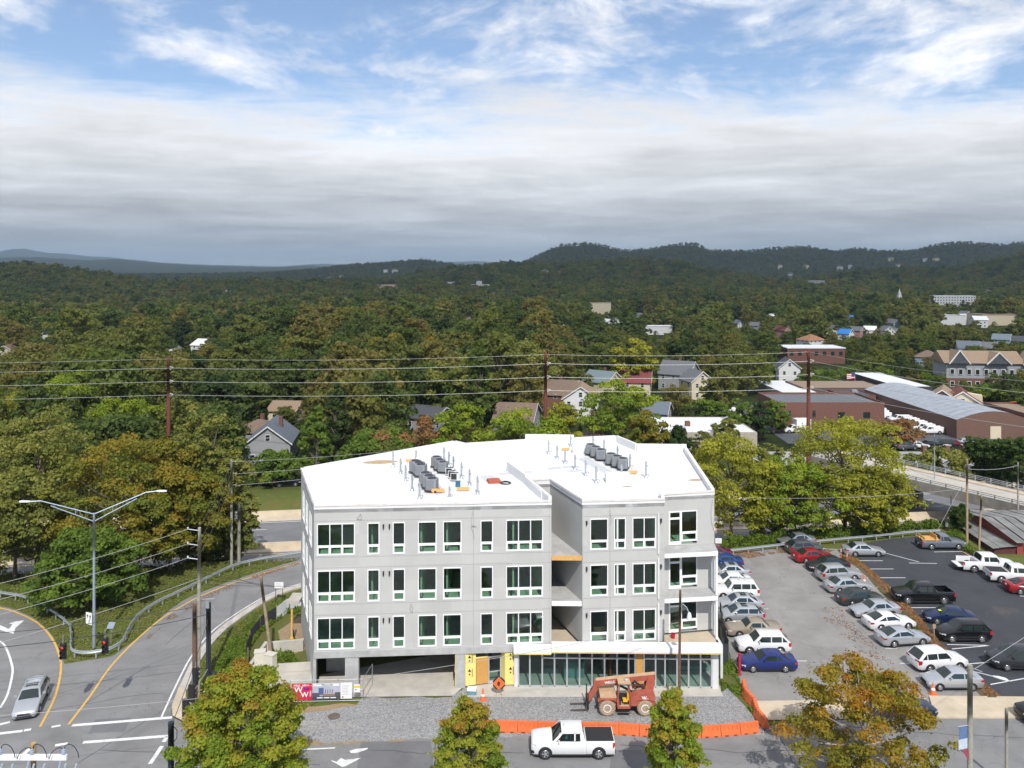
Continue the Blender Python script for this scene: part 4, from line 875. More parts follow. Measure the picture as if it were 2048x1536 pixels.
    if kind in ('ext_pickup', 'utility_truck'): segs[1] = [(b1 + .09, .1), (end - .02, .1), (tope + .02, .86), (b1 + .11, .86)]
    for s in (1, -1):
        for g in segs: parts.append(('side_window', glass_side(g, s), []))
    def across(f0, u0, f1, u1, o, nm):
        "windscreen or rear window, following the cabin's cross bow"
        mb = MB(); rows = []
        for t in (.06, .5, .94):
            f = f0 + (f1 - f0) * t; u = u0 + (u1 - u0) * t; a = cab(f, u); w = a[2][1] * (.97 if u > .5 else 1.0 - .03 * u); zz = a[2][2]
            rows.append([(X(f) + o[0], w * q, zz + o[1] + (.035 * u + .01) * (1 - q * q)) for q in (-1, -.5, 0, .5, 1)])
        mb.loft(rows if o[0] < 0 else [q[::-1] for q in rows], closed=False); return mb.mesh(nm, CGLASS, 30)
    parts.append(('windscreen', across(s0, .02, s1, .93, (.02, .016), 'windscreen'), [])); parts.append(('rear_window', across(s3, .03, s2, .97, (-.02, .016), 'rear_window'), []))
    # wheels
    ty = MB(); ty.lathe([(r * .6, -.10), (r * .93, -.11), (r, -.07), (r, .07), (r * .93, .11), (r * .6, .10)], ax='Y', n=18); tym = ty.mesh('wheel', TYRE, 40)
    rm = MB(); rm.lathe([(r * .64, -.06), (r * .64, .09), (r * .56, .112), (r * .53, .075)], ax='Y', n=18); rm.lathe([(r * .15, .0), (r * .15, .11), (r * .1, .118)], ax='Y', n=8)
    for q in range(5):
        a = q * 2 * math.pi / 5; c, s_ = math.cos(a), math.sin(a); n = (-s_ * .05, c * .05)
        rm.add([(c * r * .12 + n[0], .10, s_ * r * .12 + n[1]), (c * r * .12 - n[0], .10, s_ * r * .12 - n[1]), (c * r * .56 - n[0], .105, s_ * r * .56 - n[1]), (c * r * .56 + n[0], .105, s_ * r * .56 + n[1])], [(0, 1, 2, 3)])
    rmm = rm.mesh('rim', RIM, 30); x0 = (L - k['wb']) * .47; ax = (L / 2 - x0, L / 2 - x0 - k['wb'])
    wheels = [(x, s * (hw - .08), s) for x in ax for s in (1, -1)]
    ub = MB()   # sills, wheel wells, underbody
    for x in ax:
        for s in (1, -1):
            n = 12; v = []
            for i in range(n + 1): a = -.25 + (math.pi + .5) * i / n; v.append((x + (r + .075) * math.cos(a), s * (hw + .003), r + (r + .075) * math.sin(a)))
            v2 = [(p[0], p[1] - s * .05, p[2]) for p in v]; ub.add(v + v2, [tuple(range(n + 1)) if s < 0 else tuple(range(n, -1, -1))] + [((i, i + 1, n + 2 + i, n + 1 + i) if s > 0 else (i + 1, i, n + 1 + i, n + 2 + i)) for i in range(n)])
    ub.bx(-L / 2 + .2, L / 2 - .2, -hw * .9, hw * .9, zg - .03, zg + .07)
    for s in (1, -1): ub.bx(ax[1] + r + .1, ax[0] - r - .1, s * hw * .97 - .02, s * hw * .97 + .02, zg - .01, zg + .1)
    if bed: ub.bx(X(L - .05), X(bed + .05), -hw * .85, hw * .85, .45, .62); ub.bx(X(L + .06), X(L - .08), -hw * .9, hw * .9, .42, .62)
    parts.append(('underbody', ub.mesh('underbody', TRIMB), []))
    gr = MB(); zf = k['zf']; gr.loft([[(X(-.012), y, zf - .30), (X(-.012), y * 1.02, zf - .14)] for y in (-hw * .48, hw * .48)], closed=False); gr.bx(X(.03), X(-.015), -hw * .6, hw * .6, zg + .10, zg + .2); parts.append(('grille', gr.mesh('grille', TRIMB), []))
    for s in (1, -1):
        hl = MB(); hl.loft([[(X(.02) + .03, s * hw * .5, z) for z in (zf - .27, zf - .13)], [(X(.08) + .03, s * hw * .84, z) for z in (zf - .27, zf - .1)], [(X(.34), s * hw * .99, z) for z in (zf - .22, zf - .08)]][::s], closed=False)
        hl.v = [(x + .004, y * 1.004, z) for x, y, z in hl.v]; parts.append(('headlight', hl.mesh('headlight', HEADL), []))
        tl = MB(); zd = k['zd']; tall = kind in ('suv', 'big_suv', 'minivan', 'wagon', 'hatch') or bed; z0, z1 = (zd - .42, zd - .04) if tall else (zd - .30, zd - .11)
        if bed: tl.loft([[(X(L + .006), s * hw * .84, z) for z in (z0, z1)], [(X(L + .006), s * hw * .99, z) for z in (z0, z1)], [(X(L - .14), s * (hw + .004), z) for z in (z0, z1)]][::-s], closed=False)
        else: tl.loft([[(X(L + .012 - .02), s * hw * .42, z) for z in (z0 + .03, z1)], [(X(L - .045), s * hw * .90, z) for z in (z0, z1)], [(X(L - .32), s * hw * 1.0, z) for z in (z0 + .04, z1)]][::-s], closed=False)
        parts.append(('tail_light', tl.mesh('tail_light', TAILL), []))
        mi = MB(); f = s0 + .42; y = s * (hw * .98); mi.loft([[(X(f), y, k['zb'] + .03), (X(f) - .1, y, k['zb'] + .03), (X(f) - .1, y, k['zb'] + .16), (X(f), y, k['zb'] + .14)], [(X(f) - .03, y + s * .2, k['zb'] + .04), (X(f) - .11, y + s * .2, k['zb'] + .04), (X(f) - .11, y + s * .2, k['zb'] + .19), (X(f) - .03, y + s * .2, k['zb'] + .17)]][::s]); parts.append(('mirror', mi.mesh('mirror', PAINT['silver']), []))
        for j in range(2 if kind not in ('ext_pickup', 'utility_truck') else 1):
            dh = MB(); f = (b1 - .22) if j == 0 else (b1 + .75); dh.bx(X(f), X(f - .16), s * hw * .985 - .02, s * hw * .985 + .02, k['zb'] - .17, k['zb'] - .13); parts.append(('door_handle', dh.mesh('door_handle', PAINT['silver']), []))
    pl = MB(); zp = .62 if not bed else .5; pl.bx(X(L + .012), X(L - .03) if not bed else X(L + .07), -.16, .16, zp if bed else k['zd'] - .3, (zp if bed else k['zd'] - .3) + .15); parts.append(('number_plate', pl.mesh('number_plate', PLATE), []))
    if bed:
        tg = MB(); tg.bx(X(L), X(L - .06), -hw * .84, hw * .84, .6, k['zd'] - .01); parts.append(('tailgate', tg.mesh('tailgate', PAINT['silver']), []))
    if kind in ('big_suv', 'wagon'):
        rk = MB()
        for s in (1, -1): rk.tube((X(s1 + .3), s * wr * .84, H + .06), (X(s2 - .1), s * wr * .84, H + .06), .02, n=5); rk.tube((X(s1 + .3), s * wr * .84, H - .01), (X(s1 + .3), s * wr * .84, H + .06), .02, n=5); rk.tube((X(s2 - .1), s * wr * .84, H - .01), (X(s2 - .1), s * wr * .84, H + .06), .02, n=5)
        for f in (s1 + .8, s1 + 1.4): rk.tube((X(f), -wr * .84, H + .06), (X(f), wr * .84, H + .06), .018, n=5)
        parts.append(('roof_rack', rk.mesh('roof_rack', ALU), []))
    if kind == 'pickup':
        it = MB(); it.bx(X(s3 - .02), X(s0 + .05), -hw * .9, hw * .9, k['zb'] + .03, k['zb'] + .055); it.bx(X(s0 + .45), X(s0 + .1), -hw * .8, hw * .8, k['zb'] + .05, k['zb'] + .12); parts.append(('interior', it.mesh('interior', TRIMB), []))
    sr = MB(); f0, f1 = s1 + .35, s1 + .95; sr.loft([[(X(f), y, H + .012 - .02 * abs(y)) for y in (-.42, 0, .42)] for f in (f0, f1)][::-1], closed=False); sunroof = sr.mesh('sunroof', CGLASS)
    PROTO[kind] = dict(body=body, parts=parts, wheel=tym, rim=rmm, wheels=wheels, sunroof=sunroof, k=k); return PROTO[kind]
def car(kind, colour, x, y, head, label, cat='car', z=0., name=None, group=None, sunroof=False, rim=None, roof=None, scale=1.0):
    p = car_proto(kind); nm = name or {'pickup': 'pickup_truck', 'big_pickup': 'pickup_truck', 'ext_pickup': 'pickup_truck', 'utility_truck': 'utility_truck', 'minivan': 'minivan', 'suv': 'parked_suv', 'big_suv': 'parked_suv', 'wagon': 'estate_car'}.get(kind, 'parked_car')
    o = empty(nm, (x, y, z), R(head), label, cat, group); o.scale = (scale,) * 3; pm = PAINT[colour]
    put('body', p['body'], o, mat=pm)
    for n, me, _ in p['parts']: put(n, me, o, mat=pm if n in ('mirror', 'door_handle', 'tailgate') else None)
    for wx, wy, s in p['wheels']:
        w = put('wheel', p['wheel'], o, loc=(wx, wy, p['k']['r']), rz=0 if s > 0 else math.pi); put('rim', p['rim'], w, mat=rim)
    if sunroof: put('sunroof', p['sunroof'], o)
    return o
GL, GRW = 'cars in the row beside the building', 'cars in the right-hand row of the old lot'
for a in (('sedan', 'blue', 21.6, 67.8, 180, 'shiny blue sedan nearest the street in the row beside the building'), ('suv', 'white', 22.2, 70.9, 180, 'white crossover parked behind the shiny blue sedan'), ('old_sedan', 'tan', 22.3, 74.2, 181, 'tan old-style sedan beside the white crossover'), ('hatch', 'silver', 22.0, 77.0, 180, 'silver hatchback with glass roof next to the tan sedan'), ('sedan', 'silver', 22.6, 79.8, 180, 'silver sedan with sunroof between hatchback and white off-roader'), ('big_suv', 'white', 23.0, 82.6, 180, 'white boxy off-roader with roof rack by the building'), ('compact', 'white', 23.3, 85.4, 180, 'white sedan with dark roof behind the white off-roader'), ('sedan', 'silver', 23.8, 88.2, 180, 'silver sedan with sunroof, third from the far guardrail'), ('compact', 'bright_blue', 24.0, 91.2, 180, 'blue sedan second from the far guardrail beside the building'), ('sedan', 'maroon', 23.4, 94.2, 180, 'maroon sedan last in the row by the building')):
    car(*a, group=GL, sunroof='sunroof' in a[5] or 'glass roof' in a[5])
for a in (('compact', 'silver', 35.6, 64.8, 180, 'silver compact sedan beside the traffic cone at the sidewalk'), ('suv', 'white', 36.1, 67.9, 8, 'white crossover second from the sidewalk in the right-hand row'), ('fastback', 'silver', 35.3, 72.4, 8, 'silver sedan third from the sidewalk, tail to the aisle'), ('fastback', 'white', 35.6, 75.6, 8, 'white sedan beside the silver one, in the middle of the right-hand row'), ('sedan', 'silver', 35.5, 78.3, 187, 'silver sedan with its nose to the aisle, mid right-hand row'), ('sedan', 'dark_green', 35.3, 81.2, 8, 'dark green-grey sedan in the right-hand row'), ('sedan', 'silver', 35.3, 84.3, 8, 'silver sedan between the dark sedan and the silver off-roader'), ('suv', 'silver', 35.6, 87.3, 8, 'silver compact off-roader with rear spare wheel'), ('sedan', 'dark_grey', 35.6, 90.3, 187, 'dark sedan nose to the aisle beside the silver off-roader'), ('sedan', 'red', 35.0, 93.0, 8, 'red sedan in the right-hand row'), ('hatch', 'grey', 35.0, 95.7, 8, 'grey hatchback beyond the red sedan'), ('compact', 'mid_silver', 35.0, 98.4, 187, 'silver sedan last in the right-hand row, by the guardrail')):
    car(*a, group=GRW)
GB = 'vehicles on the resurfaced lot'
for a, c in ((('sedan', 'silver', 41.7, 95.0, 0, 'silver sedan alone at the far left corner of the black lot'), 'car'), (('big_pickup', 'black', 41.8, 81.6, 180, 'black crew-cab pickup on the black lot'), 'pickup'), (('compact', 'navy', 41.9, 76.7, 172, 'small dark blue sedan with yellow paper on its dashboard'), 'car'), (('suv', 'black', 41.2, 73.2, 180, 'black crossover with bright rims on the black lot'), 'car'), (('minivan', 'dark_grey', 43.2, 68.0, 176, 'dark grey minivan at the right edge of the picture'), 'van'), (('ext_pickup', 'slate', 52.2, 97.4, 0, 'silver-blue pickup loaded with orange timber'), 'pickup'), (('big_pickup', 'white', 53.4, 90.0, -5, 'white crew-cab pickup with its tailgate down'), 'pickup'), (('pickup', 'white', 54.6, 86.8, -8, 'white pickup with covered bed in front of the red shed'), 'pickup'), (('fastback', 'red', 54.2, 83.8, -6, 'red sports sedan with white stripe at the right edge'), 'car'), (('big_suv', 'black', 40.3, 59.8, 180, 'black off-roader cut off by the right edge beside the sidewalk'), 'car'), (('sedan', 'navy', 29.6, 60.6, 5, 'dark blue car mostly hidden behind the sparse orange street tree'), 'car')):
    o = car(*a, cat=c, group=GB)
    if 'timber' in a[5]:
        for k in range(5):
            mb = MB(); mb.bx(-2.6, .6, -.75 + k * .3, -.52 + k * .3, 1.12 + .08 * (k % 2), 1.25 + .08 * (k % 2)); q = mb.build('timber_plank', WOODN, label='%s orange plank in the bed of the silver-blue pickup' % ('nearest', 'second nearest', 'middle', 'second farthest', 'farthest')[k], cat='plank', group='planks on the pickup'); q.location = o.location; q.rotation_euler = (0, 0, R(0))
        for x_, h_ in ((-1.0, 1.75), (-2.4, 1.5)): mb = MB(); mb.bx(x_, x_ + .08, -.85, .85, 1.06, h_); mb.build('load_board', WOODN, o)
    if 'covered bed' in a[5] or 'tailgate down' in a[5]:
        pass
    if 'covered bed' in a[5]: mb = MB(); mb.bx(-5.75 / 2 + .05, 5.75 / 2 - 3.95, -.8, .8, 1.18, 1.24); mb.build('bed_cover', TRIMB, o)
    if 'tailgate down' in a[5]:
        tg = [c for c in o.children if c.name.startswith('tailgate')][0]; bpy.data.objects.remove(tg); mb = MB(); mb.bx(-5.85 / 2 - .55, -5.85 / 2 + .02, -.85, .85, .62, .7); mb.build('tailgate', PAINT['white'], o)
    if 'white stripe' in a[5]: mb = MB(); mb.add([(-1.9, -.78, 1.028), (-.6, -.93, .9), (1.0, -.935, .78), (1.0, -.935, .7), (-.6, -.93, .8), (-1.9, -.86, .94)], [(5, 4, 1, 0), (4, 3, 2, 1)]); mb.build('stripe', WHITE, o)
    if 'yellow paper' in a[5]: mb = MB(); mb.bx(.78, 1.02, .0, .35, 1.16, 1.165); mb.build('paper', mat('yellow_paper', (.65, .75, .05), .6, var=0), o)
car('wagon', 'silver', -37.2, 61.9, -71, 'silver estate car with roof rails driving off the loop ramp', 'car', sunroof=True)
# the white pickup passing the site, with its driver
tx, ty_ = (1144 - 1024) / FOC * 56.0, 55.95
trk = car('pickup', 'white', tx, ty_, 180, 'white pickup with black bed cover driving past the orange barriers', 'pickup')
mb = MB(); mb.bx(-2.82, -.96, -.84, .84, 1.21, 1.255); mb.bx(-2.2, -2.17, -.84, .84, 1.256, 1.262); mb.bx(-1.55, -1.52, -.84, .84, 1.256, 1.262); mb.build('bed_cover', TRIMB, trk)
sw_ = [c for c in trk.children if c.name.startswith('side_window')]
CLEARG = glassmat('car_clear_glass', (.42, .5, .48), .06)
for c in sw_:
    if c.data.vertices[0].co.y > 0:
        c.material_slots[0].link = 'OBJECT'; c.material_slots[0].material = CLEARG
mb = MB(); mb.bx(2.86, 2.9, -.75, .75, .42, .66); mb.bx(2.6, 2.88, -.9, -.78, .42, .6); mb.bx(2.6, 2.88, .78, .9, .42, .6); mb.build('front_bumper', TRIMB, trk)
mb = MB(); mb.bx(.6, .63, -.1, .1, 1.885, 1.9); mb.build('roof_aerial', BLACK, trk)
# driver of the white pickup: one skinned figure, seated, hands on the wheel
def person_mesh():
    J = [((0, 0, .62), .17), ((.0, 0, .80), .16), ((-.02, 0, 1.05), .17), ((-.01, 0, 1.2), .09), ((.01, 0, 1.28), .055), ((.02, 0, 1.36), .085), ((.03, 0, 1.47), .10), ((.02, 0, 1.55), .06),
         ((-.01, .19, 1.14), .075), ((.16, .25, .95), .05), ((.42, .16, 1.05), .038), ((.50, .13, 1.08), .034),
         ((-.01, -.19, 1.14), .075), ((.16, -.25, .95), .05), ((.42, -.16, 1.05), .038), ((.50, -.13, 1.08), .034),
         ((.02, .1, .6), .10), ((.46, .12, .62), .075), ((.62, .12, .34), .055), ((.78, .12, .30), .04), ((.02, -.1, .6), .10), ((.46, -.12, .62), .075), ((.62, -.12, .34), .055), ((.78, -.12, .30), .04)]
    E = [(0, 1), (1, 2), (2, 3), (3, 4), (4, 5), (5, 6), (6, 7), (2, 8), (8, 9), (9, 10), (10, 11), (2, 12), (12, 13), (13, 14), (14, 15), (0, 16), (16, 17), (17, 18), (18, 19), (0, 20), (20, 21), (21, 22), (22, 23)]
    V = [j[0] for j in J]; Rr = [j[1] for j in J]
    for h, s in ((11, 1), (15, -1)):
        for f in range(4): b = len(V); V.append((.545 - .004 * f, V[h][1] - s * .0 + (f - 1.5) * .017, 1.11)); Rr.append(.011); V.append((.575, V[h][1] + (f - 1.5) * .018, 1.085)); Rr.append(.0095); V.append((.56, V[h][1] + (f - 1.5) * .017, 1.055)); Rr.append(.009); E += [(h, b), (b, b + 1), (b + 1, b + 2)]
        b = len(V); V.append((.52, V[h][1] - s * .045, 1.085)); Rr.append(.012); V.append((.55, V[h][1] - s * .05, 1.07)); Rr.append(.01); E += [(h, b), (b, b + 1)]
    me = bpy.data.meshes.new('person'); me.from_pydata(V, E, []); o = bpy.data.objects.new('tmp', me); COL.objects.link(o)
    md = o.modifiers.new('s', 'SKIN'); sv = me.skin_vertices[0].data
    for i, r_ in enumerate(Rr): sv[i].radius = (r_, r_)
    sv[0].use_root = True; o.modifiers.new('d', 'SUBSURF').levels = 1
    dg = bpy.context.evaluated_depsgraph_get(); out = bpy.data.meshes.new_from_object(o.evaluated_get(dg)); bpy.data.objects.remove(o); out.name = 'person'
    SKIN = mat('skin', (.52, .30, .20), .6, var=.05); SHIRT = mat('teal_shirt', (.03, .30, .36), .8, var=.1); JEAN = mat('denim', (.05, .07, .12), .85, var=.1)
    out.materials.clear()
    for m_ in (SKIN, SHIRT, JEAN): out.materials.append(m_)
    for p in out.polygons:
        c = p.center; p.use_smooth = True
        p.material_index = 2 if c.z < .74 else (1 if c.z < 1.235 and not (c.x > .2 and abs(c.y) > .05) else 0)
    return out
pe = put('person', person_mesh(), loc=(tx - (5.75 / 2 - 2.45), ty_ - .42, .17), rz=math.pi, label='driver in a teal T-shirt holding the steering wheel of the white pickup', cat='person')
hm_ = MB(); hm_.lathe([(.02, 1.545), (.07, 1.54), (.105, 1.50), (.112, 1.45), (.10, 1.40), (.07, 1.385)], (-.005, 0, 0), n=12); hm_.build('hair', mat('brown_hair', (.06, .035, .02), .8), pe, 40)
fm = MB(); fm.box(.125, 0, 1.445, .03, .022, .045, 0); fm.box(.112, .035, 1.465, .02, .02, .012, 1); fm.box(.112, -.035, 1.465, .02, .02, .012, 1); fm.box(.112, 0, 1.39, .02, .05, .01, 2); fm.box(.02, .1, 1.44, .04, .02, .06, 0); fm.box(.02, -.1, 1.44, .04, .02, .06, 0); fm.build('face', [MATS['skin'], BLACK, mat('lips', (.35, .1, .09), .5, var=0)], pe)
mb = MB()
for i in range(16):
    a, b = i * math.pi / 8, (i + 1) * math.pi / 8; mb.tube((.56 + .06 * math.sin(a), .19 * math.cos(a), 1.0 + .18 * math.sin(a)), (.56 + .06 * math.sin(b), .19 * math.cos(b), 1.0 + .18 * math.sin(b)), .015, n=6)
mb.tube((.56, -.18, 1.), (.56, .18, 1.), .02, n=6); q = mb.build('steering_wheel', BLACK, trk); q.location = ((5.75 / 2 - 2.45), .42, .17)
mb = MB(); mb.bx(-.3, .2, -.25, .25, .42, .58); mb.bx(-.38, -.22, -.24, .24, .58, 1.3); q = mb.build('seat', mat('seat_fabric', (.06, .06, .065), .9), trk); q.location = ((5.75 / 2 - 2.45), .42, .13)
# ------------------------------------------------------------------ street furniture
POLEW = mat('pole_wood_grey', (.30, .29, .24), .9, var=.22, scale=4, bump=.3); POLEB = mat('pole_wood_brown', (.15, .085, .055), .9, var=.2, scale=4, bump=.3); POLER = mat('weathering_steel', (.17, .055, .04), .8, .2, var=.2, scale=1.5)
STEELD = mat('steel_dark_painted', (.035, .042, .055), .5, .3, var=.1); LAMPG = mat('lamp_post_grey', (.36, .43, .52), .45, .5, var=.08); WIREL = mat('wire_bright', (.42, .42, .41), .5, .3, var=0); WIRED = mat('wire_dark', (.05, .05, .052), .6, var=0)
ORANGE = mat('orange_plastic', (.66, .15, .045), .5, var=.08, scale=3); SIGNB = mat('sign_black', (.02, .02, .02), .6, var=0); REDL = bpy.data.materials.new('signal_red_lit')
REDL.use_nodes = True; b_ = REDL.node_tree.nodes['Principled BSDF']; b_.inputs['Base Color'].default_value = (.6, .02, .02, 1); b_.inputs['Emission Color'].default_value = (1, .05, .03, 1); b_.inputs['Emission Strength'].default_value = 1.2
def text_mesh(s, size, m, bold=.0, ext=.004):
    c = bpy.data.curves.new('text', 'FONT'); c.body = s; c.size = size; c.extrude = ext; c.offset = bold; c.align_x = 'CENTER'; c.align_y = 'CENTER'; c.resolution_u = 2
    o = bpy.data.objects.new('tmp', c); COL.objects.link(o); dg = bpy.context.evaluated_depsgraph_get(); me = bpy.data.meshes.new_from_object(o.evaluated_get(dg)); bpy.data.objects.remove(o); me.name = 'lettering'; me.materials.clear(); me.materials.append(m); return me
def lettering(s, size, m, parent, loc, rz=0., bold=.0, tilt=90, ry=0.):
    o = put('lettering', text_mesh(s, size, m, bold), parent, loc=loc); o.rotation_euler = (R(tilt), ry, rz); return o
# guardrails
gp = MB(); gp.box(0, 0, .36, .12, .16, .72); gpost = gp.mesh('post', mat('guardrail_post', (.40, .42, .44), .6, .5, var=.15))
def guardrail(line, label, step=2.0):
    o = empty('guardrail', line[0], 0, label, 'guardrail'); l0 = Vector(line[0]); rows = []; pr = [(.0, .46), (.06, .50), (.06, .54), (.0, .60), (.06, .66), (.06, .70), (0, .74), (-.02, .74), (.03, .68), (-.02, .60), (.03, .52), (-.02, .46)]
    for i, p in enumerate(line):
        a, b = line[max(i - 1, 0)], line[min(i + 1, len(line) - 1)]; d = Vector((b[0] - a[0], b[1] - a[1])).normalized(); n = Vector((d.y, -d.x)); rows.append([(p[0] + n.x * q - l0.x, p[1] + n.y * q - l0.y, p[2] + z - l0.z) for q, z in pr])
    mb = MB(); mb.loft(rows); mb.build('rail', GALV, o, 40); acc = 0
    for a, b in zip(line[:-1], line[1:]):
        s = math.dist(a, b)
        while acc < s: t = acc / s; put('post', gpost, o, loc=(a[0] + (b[0] - a[0]) * t - l0.x, a[1] + (b[1] - a[1]) * t - l0.y + .1, a[2] + (b[2] - a[2]) * t - l0.z)); acc += step
        acc -= s
def gr_line(l, k=3): return [(a, b, 0.) for a, b in smooth_line([PX(x, y, .6) for x, y in l], k)]
guardrail(gr_line([(-60, 1176), (0, 1184.5), (45, 1192), (76, 1206), (106, 1222), (133, 1243), (142, 1257), (141, 1286), (146, 1301), (170, 1305), (197, 1302), (224, 1295), (245, 1280), (260, 1250), (281, 1225), (318, 1201), (363, 1180), (424, 1150), (484, 1125), (599, 1104), (700, 1090)]), 'long galvanised guardrail curving round the wooded island and up the ramp')
guardrail(gr_line([(1437, 1103), (1497, 1096.5), (1571, 1088), (1684, 1077), (1755, 1071), (1829, 1063), (1881, 1061)]), 'galvanised guardrail along the far end of the parking lots')
# poles
def pole(px, d, top, r0, r1, m, label, base=0., nm='utility_pole', lean=(0, 0), cat='pole', n=10):
    x = (px - 1024) / FOC * d; zt = CAM_H - (top - HOR) * d / FOC; o = empty(nm, (x, d, base), 0, label, cat)
    mb = MB(); k = 6; H = zt - base
    for i in range(k): mb.tube((lean[0] * i / k, lean[1] * i / k, H * i / k), (lean[0] * (i + 1) / k, lean[1] * (i + 1) / k, H * (i + 1) / k), r0 + (r1 - r0) * i / k, r0 + (r1 - r0) * (i + 1) / k, n, caps=(i == k - 1))
    mb.build('shaft', m, o, 40); o['h'] = H; return o
u1 = pole(463, 91.5, 920, .17, .12, POLEW, 'tall grey wooden pole on the grass behind the ramp guardrail'); u2 = pole(478, 92.5, 1010, .2, .16, POLEW, 'short grey wooden pole beside the tall one on the grass bank')
u3 = pole(396, 62.6, 1055, .17, .12, POLEW, 'tall grey-green wooden pole carrying three insulator arms at the kerb', lean=(.12, 0)); u4 = pole(389, 62.2, 1209, .19, .15, POLEB, 'short brown wooden pole at the kerb'); u5 = pole(417, 61.2, 1205, .20, .18, STEELD, 'thick dark steel signal pole on the grass', nm='signal_pole')
u6 = pole(342, 50, 1444, .19, .18, STEELD, 'thick dark steel pole in front of the crosswalk', nm='signal_pole'); u10 = pole(1358, 61.8, 1180, .12, .09, POLEB, 'brown wooden pole with a street lamp in front of the balconies', lean=(.1, 0))
u8 = pole(1940, 47, 1330, .17, .14, POLEW, 'grey wooden pole with banner and lamp at the right'); u9 = pole(2013, 52, 1416, .10, .10, POLEW, 'grey wooden post near the right edge', nm='wooden_post')
u11 = pole(1934, 98, 918, .16, .11, mat('pole_wood_tan', (.34, .25, .16), .9, var=.2, scale=4), 'tan wooden pole left of the red shed'); u12 = pole(1958, 96.5, 990, .13, .10, MATS['pole_wood_tan'], 'leaning short wooden pole in front of the red shed', lean=(.35, .1)); u13 = pole(2036, 108, 925, .13, .09, POLEW, 'grey wooden pole with insulators behind the red shed', base=-1.)
u14 = pole(545, 68, 1153, .15, .12, mat('pole_wood_tan2', (.30, .23, .15), .9, var=.25, scale=4), 'leaning stub of a wooden pole beside the utility cabinets', lean=(-1.0, .0)); lp1 = pole(1902, 113, 985, .07, .06, LAMPG, 'slim grey post standing by the highway under the bridge', base=-5, nm='post'); lp2 = pole(1869, 128, 868, .09, .06, LAMPG, 'slim grey lamp post on the bridge', base=.5, nm='lamp_post')
for o_, zs in ((u3, (-.25, -1.4, -2.5)),):
    for z in zs:
        mb = MB(); H = o_['h']; mb.tube((.1, 0, H + z), (-.75, -.1, H + z + .15), .035, n=6); mb.lathe([(.04, 0), (.09, .05), (.04, .1), (.09, .15), (.04, .2)], (-.75, -.1, H + z + .12), n=8); mb.build('insulator_arm', GALV, o_)
for z in (-.2, -1.6, -2.9): mb = MB(); mb.tube((0, 0, u1['h'] + z), (.45, 0, u1['h'] + z + .06), .035, n=6); mb.lathe([(.04, 0), (.09, .05), (.04, .1)], (.45, 0, u1['h'] + z), n=8); mb.build('insulator_arm', GALV, u1)
mb = MB(); mb.lathe([(.22, 0), (.24, .1), (.24, .75), (.16, .85)], (-.34, 0, u2['h'] - 1.6), n=12); mb.build('transformer', mat('transformer_grey', (.35, .36, .36), .5, .3), u2)
mb = MB(); mb.tube((0, .25, 0), (0, .25, 5.), .03, n=6); mb.build('conduit', ALU, u3)
mb = MB(); mb.path([(-.45, 0, 8.5), (.45, 0, 8.55)], .03); mb.path([(.3, 0, 8.0), (.5, 0, 7.6), (.45, 0, 7.2)], .03); mb.path([(-.28, 0, 8.0), (-.4, 0, 7.3), (-.3, 0, 6.6)], .03); mb.bx(-.12, .12, -.24, -.16, 7.9, 8.4); mb.build('cable_bracket', GALV, u5)
mb = MB(); mb.bx(.25, .6, -.15, .15, 2.6, 2.95); mb.build('control_box', BLACK, u5); mb = MB(); mb.bx(-.28, .28, -.24, -.2, 1.2, 1.6); mb.build('notice_plate', WHITE, u5)
mb = MB(); mb.path([(.2, 0, 5.1), (.38, 0, 4.9), (.36, 0, 4.4), (.2, 0, 4.2)], .025); mb.build('cable_loop', BLACK, u6)
# lamp on the brown pole
H = u10['h']; mb = MB(); mb.path([(.1, 0, H - 1.3), (.25, -.2, H - 1.0), (.5, -.5, H - 1.15), (.62, -.6, H - 1.5)], .03); mb.build('lamp_arm', ALU, u10); mb = MB(); mb.lathe([(.04, .0), (.13, -.1), (.2, -.4), (.22, -.55), (.1, -.62)], (.66, -.62, H - 1.45), n=10); mb.build('lamp_head', mat('lamp_glass', (.62, .64, .64), .3, var=0), u10, 50)
# lamp and banner on the right-hand pole
H = u8['h']; mb = MB(); mb.path([(0, 0, H - .35), (1.0, .5, H - .75), (2.0, .9, H - 1.15)], .035); mb.path([(0, 0, H - .1), (1.0, .5, H - .65)], .02); mb.build('lamp_arm', ALU, u8); mb = MB(); mb.loft([[(1.9 + a, .9 + b * .0 + c, H - 1.15 - .28 * (a) + e) for c, e in ((-.1 * w, 0), (-.14 * w, .06), (0, .12 * w), (.14 * w, .06), (.1 * w, 0))] for a, b, w in ((0, 0, .5), (.3, 0, 1.2), (.75, 0, 1.3), (.95, 0, .5))]); mb.build('lamp_head', mat('lamp_head_white', (.66, .67, .68), .35, var=0), u8, 40)
zb = CAM_H - (1450 - HOR) * 47 / FOC; mb = MB(); mb.tube((0, 0, zb), (-.8, -.2, zb + .02), .02, n=6); mb.build('banner_arm', ALU, u8)
